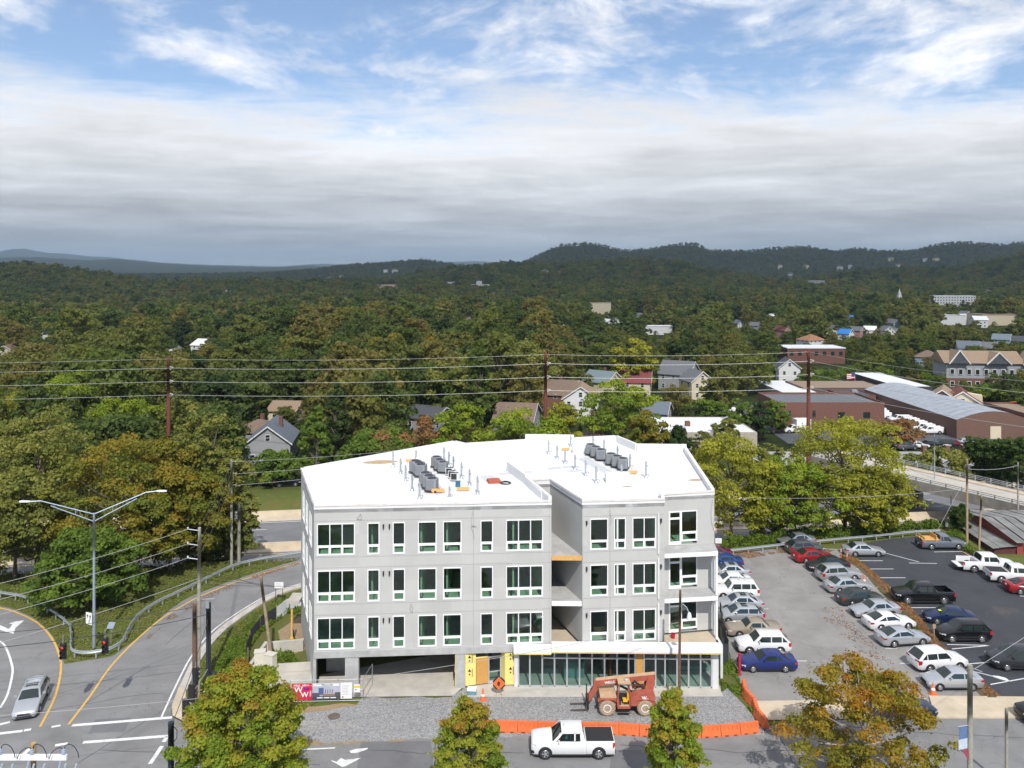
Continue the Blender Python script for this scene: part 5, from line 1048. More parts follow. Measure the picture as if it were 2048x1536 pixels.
for z0, z1, m_, w in ((0, -.75, mat('banner_blue', (.10, .16, .30), .7, var=.25, scale=9), .72), (-.75, -1.35, mat('banner_pale', (.45, .52, .58), .7, var=.2, scale=9), .78), (-1.35, -2.0, mat('banner_red', (.28, .04, .07), .7, var=.2, scale=9), .5)):
    mb = MB(); mb.add([(-.16, -.02, zb + z0), (-.16 - w * .8, -.2, zb + z0), (-.16 - w * (.8 if z1 > -1.9 else .1), -.2, zb + z1), (-.16, -.02, zb + z1), (-.16, -.0, zb + z0), (-.16 - w * .8, -.18, zb + z0), (-.16 - w * (.8 if z1 > -1.9 else .1), -.18, zb + z1), (-.16, 0, zb + z1)], [(0, 3, 2, 1), (4, 5, 6, 7), (0, 1, 5, 4), (2, 3, 7, 6)]); mb.build('banner_panel', m_, u8)
# crossarm pole with switchgear, bottom left corner
u7 = pole(67, 38, 1486, .14, .12, mat('pole_wood_gold', (.42, .28, .11), .85, var=.2, scale=5), 'golden-brown wooden pole with white crossarm and cable loops in the bottom left corner'); H = u7['h']
mb = MB(); mb.bx(-1.65, 1.65, -.18, -.06, H - .72, H - .48); mb.build('crossarm', WHITE, u7)
PORC = mat('porcelain_blue_grey', (.30, .36, .45), .3, var=0)
for x in (-1.5, .0, 1.5):
    mb = MB(); mb.lathe([(.03, 0), (.11, .05), (.05, .09), (.11, .14), (.05, .18), (.10, .23), (.03, .27)], (x, -.12, H - .47), n=10); mb.build('insulator', PORC, u7, 40)
    for s, rr_ in ((1, .42), (-1, .24)): mb = MB(); mb.path([(x + s * .05 + s * rr_ * (1 - math.cos(a)), -.12 - .1 * a, H - .2 + rr_ * 1.1 * math.sin(a) - .12 * a) for a in [k * .42 for k in range(8)]], .02, 5); mb.build('cable_loop', BLACK, u7)
    mb = MB(); mb.tube((x - .25, -.3, H - 1.6), (x - .1, -.2, H - .75), .05, n=8); mb.build('fuse_cutout', PORC, u7)
    for dx in (.12, .62): mb = MB(); mb.box(x + dx, -.25, H - 1.35, .12, .16, .5); mb.tube((x + dx, -.25, H - 1.1), (x + dx + .05, -.25, H - .85), .05, n=8); mb.build('surge_arrester', mat('arrester_grey', (.42, .47, .52), .5, .2), u7)
    mb = MB(); mb.bx(x, x + .75, -.3, -.12, H - 1.68, H - 1.58); mb.build('bracket', ALU, u7)
# twin-arm street light
d = 71.4; sl_ = pole(188, d, 1026, .14, .09, LAMPG, 'tall grey street light with two V-shaped arms on the wooded island', nm='street_light', cat='street light'); H = sl_['h']; bx_ = sl_.location.x
for px, py, dd in ((58, 1003, 69.9), (315, 982, 73.2)):
    q = PD(px, py, dd); e = (q[0] - bx_, q[1] - d, q[2]); s = 1 if e[0] > 0 else -1; k = (e[0] * .82, e[1] * .82, H + (e[2] - H) * .98)
    mb = MB(); mb.path([(0, 0, H - .1), k, e], .05, 8); mb.path([(0, 0, H - .75), (k[0] * .82, k[1] * .82, H + (k[2] - H) * .66)], .045, 8); mb.tube((k[0] * .35, k[1] * .35, H - .1 + (k[2] - H) * .35), (k[0] * .35, k[1] * .35, H - .75 + (k[2] - H + .65) * .35), .03, n=6); mb.build('lamp_arm', LAMPG, sl_)
    mb = MB(); mb.loft([[(e[0] + s * a, e[1] + b, e[2] + c) for b, c in ((-.14 * w, -.04), (-.12 * w, .06), (0, .1 * w), (.12 * w, .06), (.14 * w, -.04))][::s] for a, w in ((-.1, .5), (.1, 1), (.6, 1.1), (.85, .5))]); mb.build('lamp_head', MATS['lamp_head_white'], sl_, 40)
ks = empty('keep_right_sign', (bx_ - .32, d - .25, 2.2), R(-22), 'white keep-right sign with black arrow on the street light', 'sign'); mb = MB(); mb.bx(-.36, .36, -.015, .015, 0, 1.05); mb.build('panel', WHITE, ks)
mb = MB(); mb.add([(a, -.02, b) for a, b in ((-.26, .85), (-.06, .85), (-.16, .5))], [(0, 2, 1)]); mb.build('island_symbol', SIGNB, ks)
mb = MB(); pts = [(.02, .12), (.04, .3), (.14, .45), (.17, .68)]
for (a, b), (c_, e_) in zip(pts[:-1], pts[1:]): mb.add([(a - .04, -.02, b), (a + .04, -.02, b), (c_ + .04, -.02, e_), (c_ - .04, -.02, e_)], [(0, 1, 2, 3)])
mb.add([(.05, -.021, .66), (.29, -.021, .66), (.17, -.021, .9)], [(0, 1, 2)]); mb.build('arrow_symbol', SIGNB, ks)
c = PX(222, 1290); so = empty('solar_post', (c[0], c[1], 0), 0, 'small solar panel on a thin post inside the guardrail loop', 'post'); mb = MB(); mb.tube((0, 0, 0), (0, 0, 1.7), .03, n=6); mb.build('post', GALV, so); mb = MB(); mb.add([(-.3, -.2, 1.6), (.3, -.2, 1.6), (.3, .25, 1.95), (-.3, .25, 1.95), (-.3, -.22, 1.57), (.3, -.22, 1.57), (.3, .23, 1.92), (-.3, .23, 1.92)], [(0, 1, 2, 3), (7, 6, 5, 4), (0, 4, 5, 1), (1, 5, 6, 2), (2, 6, 7, 3), (3, 7, 4, 0)]); mb.build('panel', mat('solar_cell', (.30, .36, .45), .3, .4), so)
# traffic signals
mb = MB(); mb.bx(-.17, .17, -.1, .12, 0, 1.08); mb.bx(-.24, .24, .04, .06, -.06, 1.14); sg_h = mb.mesh('housing', BLACK); mb = MB(); mb.lathe([(.15, 0), (.15, -.24), (.13, -.24), (.13, 0)], ax='Y', n=12); sg_v = mb.mesh('visor', BLACK); mb = MB(); mb.lathe([(.12, -.005), (.12, -.03), (.01, -.05)], ax='Y', n=12); sg_l = mb.mesh('lens', mat('lens_off', (.03, .03, .03), .3, var=0))
def signal(px, py, d, rz, label):
    p = PD(px, py, d); o = empty('traffic_signal', (p[0], p[1], p[2] - .55), R(rz), label, 'traffic light'); put('housing', sg_h, o)
    for k, z in enumerate((.2, .54, .88)): put('visor', sg_v, o, loc=(0, -.1, z)); put('lens', sg_l, o, loc=(0, -.1, z), mat=REDL if k == 2 else None)
    mb = MB(); mb.tube((0, 0, 1.08), (0, 0, 1.75), .03, n=6); mb.build('hanger', GALV, o); return (p[0], p[1], p[2] + 1.2)
s1 = signal(126, 1302, 59.5, 8, 'traffic signal showing red, left one over the loop ramp'); s2 = signal(210, 1291, 60.2, 8, 'traffic signal showing red, right one over the ramp island')
s3 = signal(372, 1415, 52, 175, 'black traffic signal seen from behind, nearest of three by the kerb pole'); s4 = signal(384, 1386, 54.5, 175, 'black traffic signal seen from behind, middle one by the kerb pole'); s5 = signal(391, 1352, 57, 172, 'black traffic signal seen from behind, farthest one by the brown pole')
# wires
def wire(a, b, sg, label, r=.022, m=WIRED, grp=None, n=14, nm='overhead_wire'):
    mb = MB(); p0 = Vector(a); mb.path([tuple(Vector(q) - p0) for q in sag(a, b, sg, n)], r, 5); return mb.build(nm, m, loc=a, label=label, cat='wire', group=grp)
def top(o, z, dx=0., dy=0.): return (o.location.x + dx, o.location.y + dy, o.location.z + o['h'] + z)
for k, (z, y) in enumerate(((-.1, 1162), (-1.25, 1194), (-2.35, 1224))):
    a = top(u3, z, -.7); zz = a[2] - .2; dd = FOC * (CAM_H - zz) / (y - HOR); q = ((0 - 1024) / FOC * dd, dd, zz); e = tuple(q[i] + (q[i] - a[i]) * .25 for i in range(3)); wire(a, e, .25, ('top', 'middle', 'lowest')[k] + ' bright wire from the kerb pole across the street light', .018, WIREL, 'bright wires at the left')
    wire(top(u1, z, 0), top(u3, z, 0), .5, ('top', 'middle', 'lowest')[k] + ' dark wire between the two tall grey poles', .02, WIRED, 'wires between the grey poles'); wire(top(u1, (-.2, -1.6, -2.9)[k], .45), (-8 + k, 112, 9.5 - k), .3, ('top', 'middle', 'lowest')[k] + ' bright wire running from the tall grey pole behind the building', .022, WIREL, 'wires behind the building')
a = top(u3, -4.0); wire(a, (-42, 52, 7.2), .4, 'thin wire below the bright wires at the left', .016, WIREL); wire(top(u5, -.9), (-52, 57.0, 6.3), 1.0, 'dark span wire carrying the two red traffic signals', .028, WIRED); wire(top(u4, -.2), (-52, 57.2, 7.3), .8, 'upper dark span wire above the red traffic signals', .022, WIRED); wire(top(u5, -1.2), top(u6, -.3), .3, 'span wire carrying the three signals seen from behind', .024, WIRED)
wire(top(u10, -2.5), (-34, 48, 6.7), 1.0, 'long cable crossing in front of the garage opening', .016, WIREL, n=22); wire(top(u5, -5.0), (-23, 55, 3.2), .1, 'short bright cable below the signal pole', .02, WIREL); wire(top(u11, -1.2), top(u13, -.4), .3, 'bright cable between the poles above the bridge', .03, WIREL); wire(top(u11, -3.6), (28, 96, 6.5), .5, 'thin cable from the tan pole towards the lot trees', .02, WIREL); wire(top(u11, -2.), (50.5, 97, .2), 0., 'guy wire of the tan pole by the black lot', .02, WIREL); wire(top(u8, -.4), (70, 78, 12), .4, 'thin wire rising from the banner pole to the right', .015, WIREL)
for k in range(4): wire(top(u3, -3. - .5 * k), (-26.5 + 1.2 * k, 85, .1), 0., ('first', 'second', 'third', 'fourth')[k] + ' dark guy wire from the kerb pole to the grass', .014, WIRED, 'guy wires of the kerb pole')
# transmission line on weathering steel poles
TD = 140.; tp = [(337, 713), (1091, 704), (1617, 699)]; TP = [pole(px, TD, py, .42, .26, POLER, l, base=-4.2, nm='transmission_pole', n=12) for (px, py), l in zip(tp, ('left rust-brown steel transmission pole', 'middle rust-brown steel transmission pole behind the roof', 'right rust-brown steel transmission pole by the brick warehouse'))]
LEV = (-.4, -2.0, -4.35, -6.7)
for o_ in TP:
    for z in LEV[1:]: mb = MB(); mb.tube((0, 0, o_['h'] + z + .3), (.9, -.2, o_['h'] + z + .1), .06, n=6); mb.tube((0, 0, o_['h'] + z - .5), (.9, -.2, o_['h'] + z + .1), .05, n=6); mb.build('insulator', mat('insulator_pale', (.55, .54, .5), .5), o_)
nm_ = ('thin top', 'upper', 'middle', 'lowest')
for k, z in enumerate(LEV):
    r_ = .02 if k == 0 else .03; G_ = 'conductors of the transmission line'
    A_, B_, C_ = (top(o_, z, .5 if k else 0, -.2) for o_ in TP)
    wire((-150, 133, A_[2] - .4), A_, .4, nm_[k] + ' transmission wire left of the left rust-brown pole', r_, WIREL, G_, 8); wire(A_, B_, .55, nm_[k] + ' transmission wire between the left and middle rust-brown poles', r_, WIREL, G_, 20); wire(B_, C_, .45, nm_[k] + ' transmission wire between the middle and right rust-brown poles', r_, WIREL, G_, 16); wire(C_, (78, 96, C_[2] - .3), .9, nm_[k] + ' transmission wire running right from the right rust-brown pole', r_, WIREL, G_, 16)
# orange water-filled barriers
mb = MB(); pr = [(-.28, 0), (-.28, .12), (-.14, .44), (-.11, .72), (.11, .72), (.14, .44), (.28, .12), (.28, 0)]; mb.loft([[(x, y * s, z) for y, z in pr] for x, s in ((-.72, .9), (-.66, 1), (.66, 1), (.72, .9))]); br_b = mb.mesh('shell', ORANGE, 50); mb = MB()
for x in (-.33, .33):
    for s in (-1, 1): mb.bx(x - .13, x + .13, s * .285 - .01, s * .285 + .01, .0, .1)
br_s = mb.mesh('fork_slot', mat('barrier_slot', (.22, .05, .02), .7, var=0)); mb = MB()
for x in (-.5, -.17, .17, .5): mb.bx(x - .035, x + .035, -.16, .16, .18, .68)
br_r = mb.mesh('rib', ORANGE); mb = MB(); mb.tube((-.72, 0, .0), (-.72, 0, .77), .04, n=6); br_p = mb.mesh('hinge_pin', ORANGE)
def barrier(x, y, rz, lab, grp):
    o = empty('water_barrier', (x, y, 0), rz, lab, 'barrier', grp)
    for nm2, me in (('shell', br_b), ('fork_slot', br_s), ('rib', br_r), ('hinge_pin', br_p)): put(nm2, me, o)
ln = smooth_line(pxs([(975, 1461), (1100, 1463), (1230, 1466), (1300, 1470), (1390, 1472), (1460, 1468), (1515, 1462)]), 6)
def walk(ln, step):
    acc = 0; out = []
    for a, b in zip(ln[:-1], ln[1:]):
        s = math.dist(a, b)
        while acc < s: t = acc / s; out.append((a[0] + (b[0] - a[0]) * t, a[1] + (b[1] - a[1]) * t, math.atan2(b[1] - a[1], b[0] - a[0]))); acc += step
        acc -= s
    return out
ORD = ('first', 'second', 'third', 'fourth', 'fifth', 'sixth', 'seventh', 'eighth', 'ninth', 'tenth', 'eleventh', 'twelfth', 'thirteenth', 'fourteenth', 'fifteenth', 'sixteenth')
for k, (x, y, a) in enumerate(walk(ln, 1.47)): barrier(x, y, a, ORD[k] + ' orange barrier from the left along the street edge', 'orange barriers along the street')
for k, (x, y, a) in enumerate(walk(pxs([(1524, 1446), (1508, 1418), (1492, 1392), (1482, 1368)]), 1.47)): barrier(x, y, a + R(8) * (-1) ** k, ORD[k] + ' orange barrier from the street along the lot edge', 'orange barriers along the lot')
c = PX(1479, 1350); mb = MB(); mb.bx(-.09, .09, -.09, .09, 0, 1.75); mb.bx(-.13, .13, -.13, .13, 0, .06); mb.bx(-.1, .1, -.1, .1, 1.75, 1.8); mb.build('red_post', mat('red_paint', (.42, .015, .04), .5, var=.06), loc=(c[0], c[1], 0), label='red post beside the shiny blue sedan', cat='post')
# cones
mb = MB(); mb.lathe([(.19, .03), (.03, .72)], n=12); cn_b = mb.mesh('body', ORANGE, 40); mb = MB(); mb.lathe([(.135, .27), (.102, .40)], n=12); mb.lathe([(.085, .47), (.062, .56)], n=12); cn_s = mb.mesh('reflective_band', WHITE); mb = MB(); mb.box(0, 0, .015, .42, .42, .03); cn_f = mb.mesh('base', ORANGE)
for px, py, lab in ((966, 1400, 'orange traffic cone in front of the entrance door'), (1728, 1168, 'orange traffic cone on the mulch beside the black lot'), (1866, 1388, 'orange traffic cone beside the silver compact sedan'), (1720, 1385, 'orange traffic cone left behind the sparse orange street tree'), (1744, 1388, 'orange traffic cone right behind the sparse orange street tree')):
    c = PX(px, py); o = empty('traffic_cone', (c[0], c[1], .01), .3, lab, 'cone', 'orange traffic cones'); put('body', cn_b, o); q = put('reflective_band', cn_s, o); q.scale = (1.04, 1.04, 1); put('base', cn_f, o); o.scale = (1.25,) * 3
for px, py, lab in ((1682, 1118, 'orange and white delineator post left of the silver sedan'), (1694, 1127, 'orange delineator post behind the red sedan')):
    c = PX(px, py); o = empty('delineator_post', (c[0], c[1], 0), 0, lab, 'post'); mb = MB(); mb.tube((0, 0, 0), (0, 0, 1.25), .05, n=8); mb.build('tube', ORANGE, o); mb = MB(); mb.tube((0, 0, .85), (0, 0, .95), .054, n=8); mb.tube((0, 0, 1.05), (0, 0, 1.15), .054, n=8); mb.build('reflective_band', WHITE, o); mb = MB(); mb.lathe([(.2, 0), (.18, .06)], n=8); mb.build('base', BLACK, o)
c = PX(998, 1392); o = empty('roadwork_sign', (c[0], c[1], 0), 0, 'orange diamond roadwork sign standing before the yellow boards', 'sign'); mb = MB(); mb.add([(.52 * math.cos(a), y, 1.0 + .52 * math.sin(a)) for y in (-.02, .02) for a in [k * math.pi / 4 + math.pi / 8 for k in range(8)]], [tuple(range(8)), tuple(range(15, 7, -1))] + [(i, 8 + i, 8 + (i + 1) % 8, (i + 1) % 8) for i in range(8)]); mb.build('backing', BLACK, o); mb = MB(); mb.add([(0, -.03, .46), (.52, -.03, 1.), (0, -.03, 1.54), (-.52, -.03, 1.)], [(0, 1, 2, 3)]); mb.build('panel', ORANGE, o); mb = MB(); mb.add([(-.12, -.04, .85), (.05, -.04, .8), (.1, -.04, 1.1), (-.02, -.04, 1.2), (-.15, -.04, 1.05)], [(0, 1, 2, 3, 4)]); mb.build('worker_symbol', mat('dark_brown', (.1, .03, .01), .7, var=0), o); mb = MB(); mb.tube((-.25, 0, 0), (-.1, 0, .6), .02, n=5); mb.tube((.25, 0, 0), (.1, 0, .6), .02, n=5); mb.build('stand', GALV, o)
# chain-link fence with banners at the garage corner
F0, F1 = PX(580, 1406), PX(726, 1403); fd = Vector((F1[0] - F0[0], F1[1] - F0[1])); fl = fd.length; fa = math.atan2(fd.y, fd.x)
fn = empty('banner_fence', (F0[0], F0[1], 0), fa, 'steel mesh fence panel carrying the banners beside the garage', 'fence'); mb = MB()
for x in (0, fl * .33, fl * .66, fl): mb.tube((x, .05, 0), (x, .05, 1.75), .03, n=6)
for z in (.08, .9, 1.72): mb.tube((0, .05, z), (fl, .05, z), .022, n=6)
mb.build('frame', GALV, fn); mb = MB()
for k in range(int(fl / .14)): mb.tube((k * .14, .05, .08), (k * .14, .05, 1.72), .005, n=3, caps=False)
for k in range(12): mb.tube((0, .05, .08 + k * .14), (fl, .05, .08 + k * .14), .005, n=3, caps=False)
mb.build('mesh', GALV, fn); mb = MB(); mb.tube((fl, .05, .05), (fl + .4, 2.4, .05), .025, n=6); mb.tube((fl, .05, 1.75), (fl + .4, 2.4, 1.75), .025, n=6); mb.tube((fl + .4, 2.4, 0), (fl + .4, 2.4, 1.75), .03, n=6); mb.build('gate_leaf', GALV, fn)
def xf(px): return (px - 580) / 146 * fl
def banner(p0, p1, z0, z1, m_, lab, nm='banner'):
    o = empty(nm, (F0[0] + fd.x / fl * xf(p0), F0[1] + fd.y / fl * xf(p0), z0), fa, lab, 'banner'); w = xf(p1) - xf(p0); mb = MB(); n = 8
    mb.loft([[(w * k / n, .0 + .012 * math.sin(k * 2.1), z) for z in (0, z1 - z0)] + [(w * k / n, .012 + .012 * math.sin(k * 2.1), z) for z in (z1 - z0, 0)] for k in range(n + 1)][::-1]); mb.build('sheet', m_, o); return o, w, z1 - z0
WT = mat('print_white', (.75, .75, .75), .6, var=0); PURP = mat('print_purple', (.12, .02, .28), .6, var=0)
o, w, h = banner(583, 624, .2, 1.5, mat('banner_crimson', (.55, .02, .06), .55, var=.06), 'crimson banner with two large white letters W')
lettering('WELLS', .17, WT, o, (w * .68, -.03, h * .89), bold=.006); lettering('WELLS', .17, WT, o, (w * .26, -.03, h * .89), bold=.006); lettering('W', .62, WT, o, (w * .34, -.03, h * .62), bold=.012); lettering('W', .55, WT, o, (w * .64, -.03, h * .32), bold=.012); lettering('WELLS', .15, WT, o, (w * .92, -.03, h * .4), ry=R(90), bold=.004); mb = MB(); mb.bx(w * .6, w * .85, -.032, -.028, h * .62, h * .72); mb.build('printed_mark', PURP, o)
o, w, h = banner(625, 681, .22, 1.5, mat('print_sky', (.42, .42, .52), .6, var=.15, scale=2), 'project banner showing a rendering of the new building')
def pr_(x0, x1, z0, z1, m_, nm2='printed_shape', y=-.03): mb = MB(); mb.add([(w * x0, y, h * z0), (w * x1, y, h * z0), (w * x1, y, h * z1), (w * x0, y, h * z1)], [(0, 1, 2, 3)]); mb.build(nm2, m_, o)
pr_(.02, .95, .82, .97, WT); pr_(0, 1, 0, .22, mat('print_dark', (.06, .07, .08), .7, var=.2)); pr_(0, .25, .22, .42, mat('print_tree', (.07, .09, .09), .7, var=.2)); pr_(.8, 1, .22, .44, MATS['print_tree']); pr_(.22, .40, .3, .72, mat('print_navy', (.08, .11, .25), .6, var=.1), y=-.032); pr_(.40, .76, .34, .66, mat('print_grey', (.42, .42, .46), .6, var=.1), y=-.033); pr_(.36, .80, .22, .36, mat('print_brick', (.28, .16, .12), .7, var=.15), y=-.034)
for k in range(4): pr_(.45 + .08 * k, .48 + .08 * k, .4, .62, MATS['print_navy'], y=-.036)
lettering('WELLS.COM', .16, mat('print_green', (.05, .12, .08), .6, var=0), o, (w * .52, -.036, h * .89), bold=.004)
for k in range(3): pr_(.16 + .24 * k, .36 + .24 * k, .09, .15, WT, y=-.034)
o, w, h = banner(681, 704, .25, 1.5, WT, 'white notice board with small print beside the project banner', 'notice_board')
for k in range(7): pr_(.15, .85 - .2 * (k % 3) / 2, .82 - k * .09, .84 - k * .09, mat('print_pale', (.45, .48, .47), .7, var=0))
pr_(.12, .26, .08, .16, mat('print_red', (.4, .04, .04), .6, var=0))
o, w, h = banner(708, 720, .75, 1.35, WT, 'small yellow and white sign at the end of the banner fence', 'small_sign'); pr_(0, 1, .6, .85, mat('print_yellow', (.75, .5, .05), .6, var=0)); pr_(.2, .4, .25, .4, SIGNB)
# fence with black cloth beside the lot
G0, G1 = PX(1440, 1240), PX(1457, 1327); gd = Vector((G1[0] - G0[0], G1[1] - G0[1])); gl = gd.length; ga = math.atan2(gd.y, gd.x); gf = empty('screen_fence', (G0[0], G0[1], 0), ga, 'black cloth construction fence between building and parked cars', 'fence'); CLOTH = mat('black_cloth', (.035, .038, .042), .85, var=.2, scale=3)
for k in range(4): mb = MB(); a, b = gl * k / 4 + .04, gl * (k + 1) / 4 - .04; mb.loft([[(a + (b - a) * t, .05 * math.sin(6 * t + k), z) for z in (.05, 1.75)] + [(a + (b - a) * t, .03 + .05 * math.sin(6 * t + k), z) for z in (1.75, .05)] for t in [i / 6 for i in range(7)]]); mb.build('cloth_panel', CLOTH, gf)
for k in range(5): mb = MB(); mb.tube((gl * k / 4, 0, 0), (gl * k / 4, 0, 1.85), .03, n=6); mb.build('post', GALV, gf)
mb = MB(); mb.loft([[(gl + .02 + t * .1, -t * 1.9, z) for z in (.15, 1.7)] + [(gl + .05 + t * .1, -t * 1.9, z) for z in (1.7, .15)] for t in (0, .5, 1)]); mb.build('cloth_panel', CLOTH, gf)
for s, z in (('YO', 1.25), ('H', .7)): q = lettering(s, .6, mat('print_grey_white', (.5, .52, .54), .7, var=0), gf, (gl - .0 + .1, -.95, z), rz=R(-90) , bold=.01); q.location.x = gl + .13
# silt fence, utility cabinets and debris left of the building
for k, (a, b, m_, nm2) in enumerate((((496, 1330), (500, 1296), CLOTH, 'black'), ((500, 1296), (520, 1262), CLOTH, 'black'), ((520, 1262), (553, 1240), CLOTH, 'black'), ((553, 1240), (580, 1222), mat('white_cloth', (.66, .68, .72), .7, var=.08), 'white'), ((580, 1222), (606, 1210), MATS['white_cloth'], 'white'))):
    p, q = PX(*a, .0), PX(*b, .0); dv_ = Vector((q[0] - p[0], q[1] - p[1])); l_ = dv_.length; o = empty('silt_fence_panel', (p[0], p[1], 0), math.atan2(dv_.y, dv_.x), ('nearest ', 'middle ', 'farthest ', 'left ', 'right ')[k] + nm2 + ' cloth fence panel on the bank left of the building', 'fence', 'silt fence panels')
    mb = MB(); mb.loft([[(l_ * t, .08 * math.sin(5 * t + k), 0), (l_ * t, .08 * math.sin(5 * t + k) + .15 * math.sin(3 * t), 1.25), (l_ * t, .02 + .08 * math.sin(5 * t + k) + .15 * math.sin(3 * t), 1.25), (l_ * t, .02 + .08 * math.sin(5 * t + k), 0)] for t in [i / 6 for i in range(7)]]); mb.build('cloth', m_, o); mb = MB(); mb.tube((0, 0, -.1), (0, 0, 1.5), .03, n=5); mb.build('stake', MATS['weathered_wood'], o)
CAB = mat('cabinet_beige', (.58, .55, .46), .5, var=.05); YELP = mat('yellow_paint', (.65, .40, .03), .5, var=.08)
for px, py, lab in ((520, 1352, 'left beige utility cabinet on yellow legs'), (541, 1358, 'right beige utility cabinet on yellow legs')):
    c = PX(px, py); o = empty('utility_cabinet', (c[0], c[1], 0), R(12 if px < 530 else -20), lab, 'cabinet'); mb = MB(); mb.bx(-.42, .42, -.3, .3, 1.0, 2.05); mb.bx(-.46, .46, -.34, .34, 2.05, 2.12); mb.build('box', CAB, o)
    for sx in (-.3, .3): mb = MB(); mb.tube((sx, -.2, 0), (sx, -.2, 1.0), .05, n=6); mb.build('leg', YELP, o)
    mb = MB(); mb.bx(-.36, .36, -.31, -.301, 1.08, 1.98); mb.build('door', CAB, o)
c = PX(584, 1290); o = empty('timber_brace', (c[0], c[1], 0), 0, 'upright timber post with orange strap on the dirt left of the building', 'post'); mb = MB(); mb.bx(-.08, .08, -.08, .08, 0, 3.2); mb.build('post', WOODN, o); mb = MB(); mb.lathe([(.16, .5), (.2, .62), (.16, .74)], n=10); mb.build('strap', YELP, o); mb = MB(); mb.tube((.25, 0, 0), (.1, 0, 1.4), .08, n=6); mb.build('prop', STEELD, o)
for px, py, w_, h_, hz_, lab in ((558, 1206, .9, .62, 1.5, 'white board on two posts beside the ramp'), (1437, 1112, .75, .6, 1.5, 'white sign behind the guardrail beside the balconies')):
    c = PX(px, py); o = empty('roadside_sign', (c[0], c[1], 0), 0, lab, 'sign'); mb = MB(); mb.bx(-w_ / 2, w_ / 2, -.015, .015, hz_, hz_ + h_); mb.build('panel', WHITE, o)
    for s in ((-1, 1) if w_ > .8 else (0,)): mb = MB(); mb.tube((s * w_ * .4, .03, 0), (s * w_ * .4, .03, hz_ + h_), .03, n=6); mb.build('post', DARKM, o)
    mb = MB()
    for k in range(3): mb.bx(-w_ * .35, w_ * (.35 - .1 * k), -.022, -.016, hz_ + h_ * (.25 + .22 * k), hz_ + h_ * (.33 + .22 * k))
    mb.build('printed_line', mat('print_pale', (.4, .42, .45)), o)
for px, py, lab in ((668, 1433, 'round iron manhole cover on the dirt by the street'),):
    c = PX(px, py); mb = MB(); mb.lathe([(.46, 0), (.46, .03), (.40, .035), (.38, .03), (.05, .04)], n=20); mb.build('manhole_cover', mat('cast_iron', (.16, .13, .11), .7, .4, var=.2), loc=(c[0], c[1], .012), label=lab, cat='manhole cover')
c = PX(1545, 1462); mb = MB(); mb.lathe([(.55, 0), (.55, .02), (.48, .025)], n=20); mb.build('manhole_cover', MATS['cast_iron'], loc=(c[0], c[1], .006), label='round manhole cover in the street at the end of the barriers', cat='manhole cover')
c = (-1.1, 64.0); o = empty('drinks_cooler', (PX(944, 1388)[0], PX(944, 1388)[1], 0), R(-6), 'white and blue cooler box beside the entrance boards', 'cooler'); mb = MB(); mb.bx(-.34, .34, -.2, .2, 0, .32); mb.build('tub', mat('cooler_blue', (.13, .25, .30), .5), o); mb = MB(); mb.bx(-.36, .36, -.22, .22, .32, .5); mb.build('lid', WHITE, o)
b_ = PD(1346, 1273, 66.6); mb = MB(); mb.lathe([(.16, 0), (.19, .38), (.17, .38), (.15, .05)], n=12); mb.build('red_bucket', MATS['red_paint'], loc=(b_[0], b_[1], 3.085), label='red bucket on the lowest balcony', cat='bucket')
c = PX(1852, 1313); mb = MB(); mb.tube((0, 0, 0), (0, 0, 1.6), .05, n=6); mb.bx(-.14, .14, -.06, -.045, 1.2, 1.6); mb.build('marker_post', MATS['pole_wood_tan'], loc=(PX(1868, 1283)[0], PX(1868, 1283)[1], 0), label='thin marker post in front of the black crossover', cat='post')
# telehandler
th = empty('telehandler', (8.63, 61.5, 0), math.pi, 'dusty red telehandler with forks lowered on the gravel', 'telehandler')
TRED = mat('machine_red', (.37, .095, .06), .65, var=.18, scale=2.5, dirt=.35); TDUST = mat('machine_dust', (.50, .33, .20), .8, var=.15, scale=3); MUD = mat('muddy_tyre', (.36, .27, .19), .9, var=.2, scale=5); YSEAT = mat('seat_yellow', (.75, .45, .04), .6, var=.05)
mb = MB(); mb.lathe([(.3, -.2), (.5, -.22), (.585, -.16), (.585, .16), (.5, .22), (.3, .2)], ax='Y', n=24)
for k in range(18):
    a = k * 2 * math.pi / 18
    for s in (-1, 1): mb.add([(math.cos(a + o1) * r_, s * y_, math.sin(a + o1) * r_) for o1, y_, r_ in ((-.06, .0, .575), (.06, .0, .575), (.16, .21, .575), (.04, .21, .575), (-.06, 0, .625), (.06, 0, .625), (.16, .2, .615), (.04, .2, .615))], [(4, 5, 6, 7), (0, 1, 5, 4), (1, 2, 6, 5), (2, 3, 7, 6), (3, 0, 4, 7)])
tw = mb.mesh('wheel', MUD); mb = MB(); mb.lathe([(.31, -.18), (.31, .20), (.26, .215), (.20, .12), (.12, .11), (.1, .17), (.02, .18)], ax='Y', n=18); trm = mb.mesh('rim', WHITE, 40)
for x in (1.43, -1.43):
    for s in (1, -1): w_ = put('wheel', tw, th, loc=(x, s * .95, .6), rz=0 if s > 0 else math.pi); put('rim', trm, w_)
mb = MB(); mb.bx(-2.0, 1.75, -.42, .42, .5, .95); mb.tube((1.43, -.9, .6), (1.43, .9, .6), .12, n=8); mb.tube((-1.43, -.9, .6), (-1.43, .9, .6), .12, n=8); mb.build('chassis', DARKM, th)
mb = MB(); mb.extr([(-2.15, .75), (-.35, .75), (-.35, 1.35), (-.9, 1.62), (-2.1, 1.72), (-2.2, 1.5)], .35, 1.08); mb.extr([(-2.3, .55), (-1.95, .55), (-1.95, .8), (-2.3, .8)], -.9, 1.0); mb.build('engine_cover', TRED, th, 20)
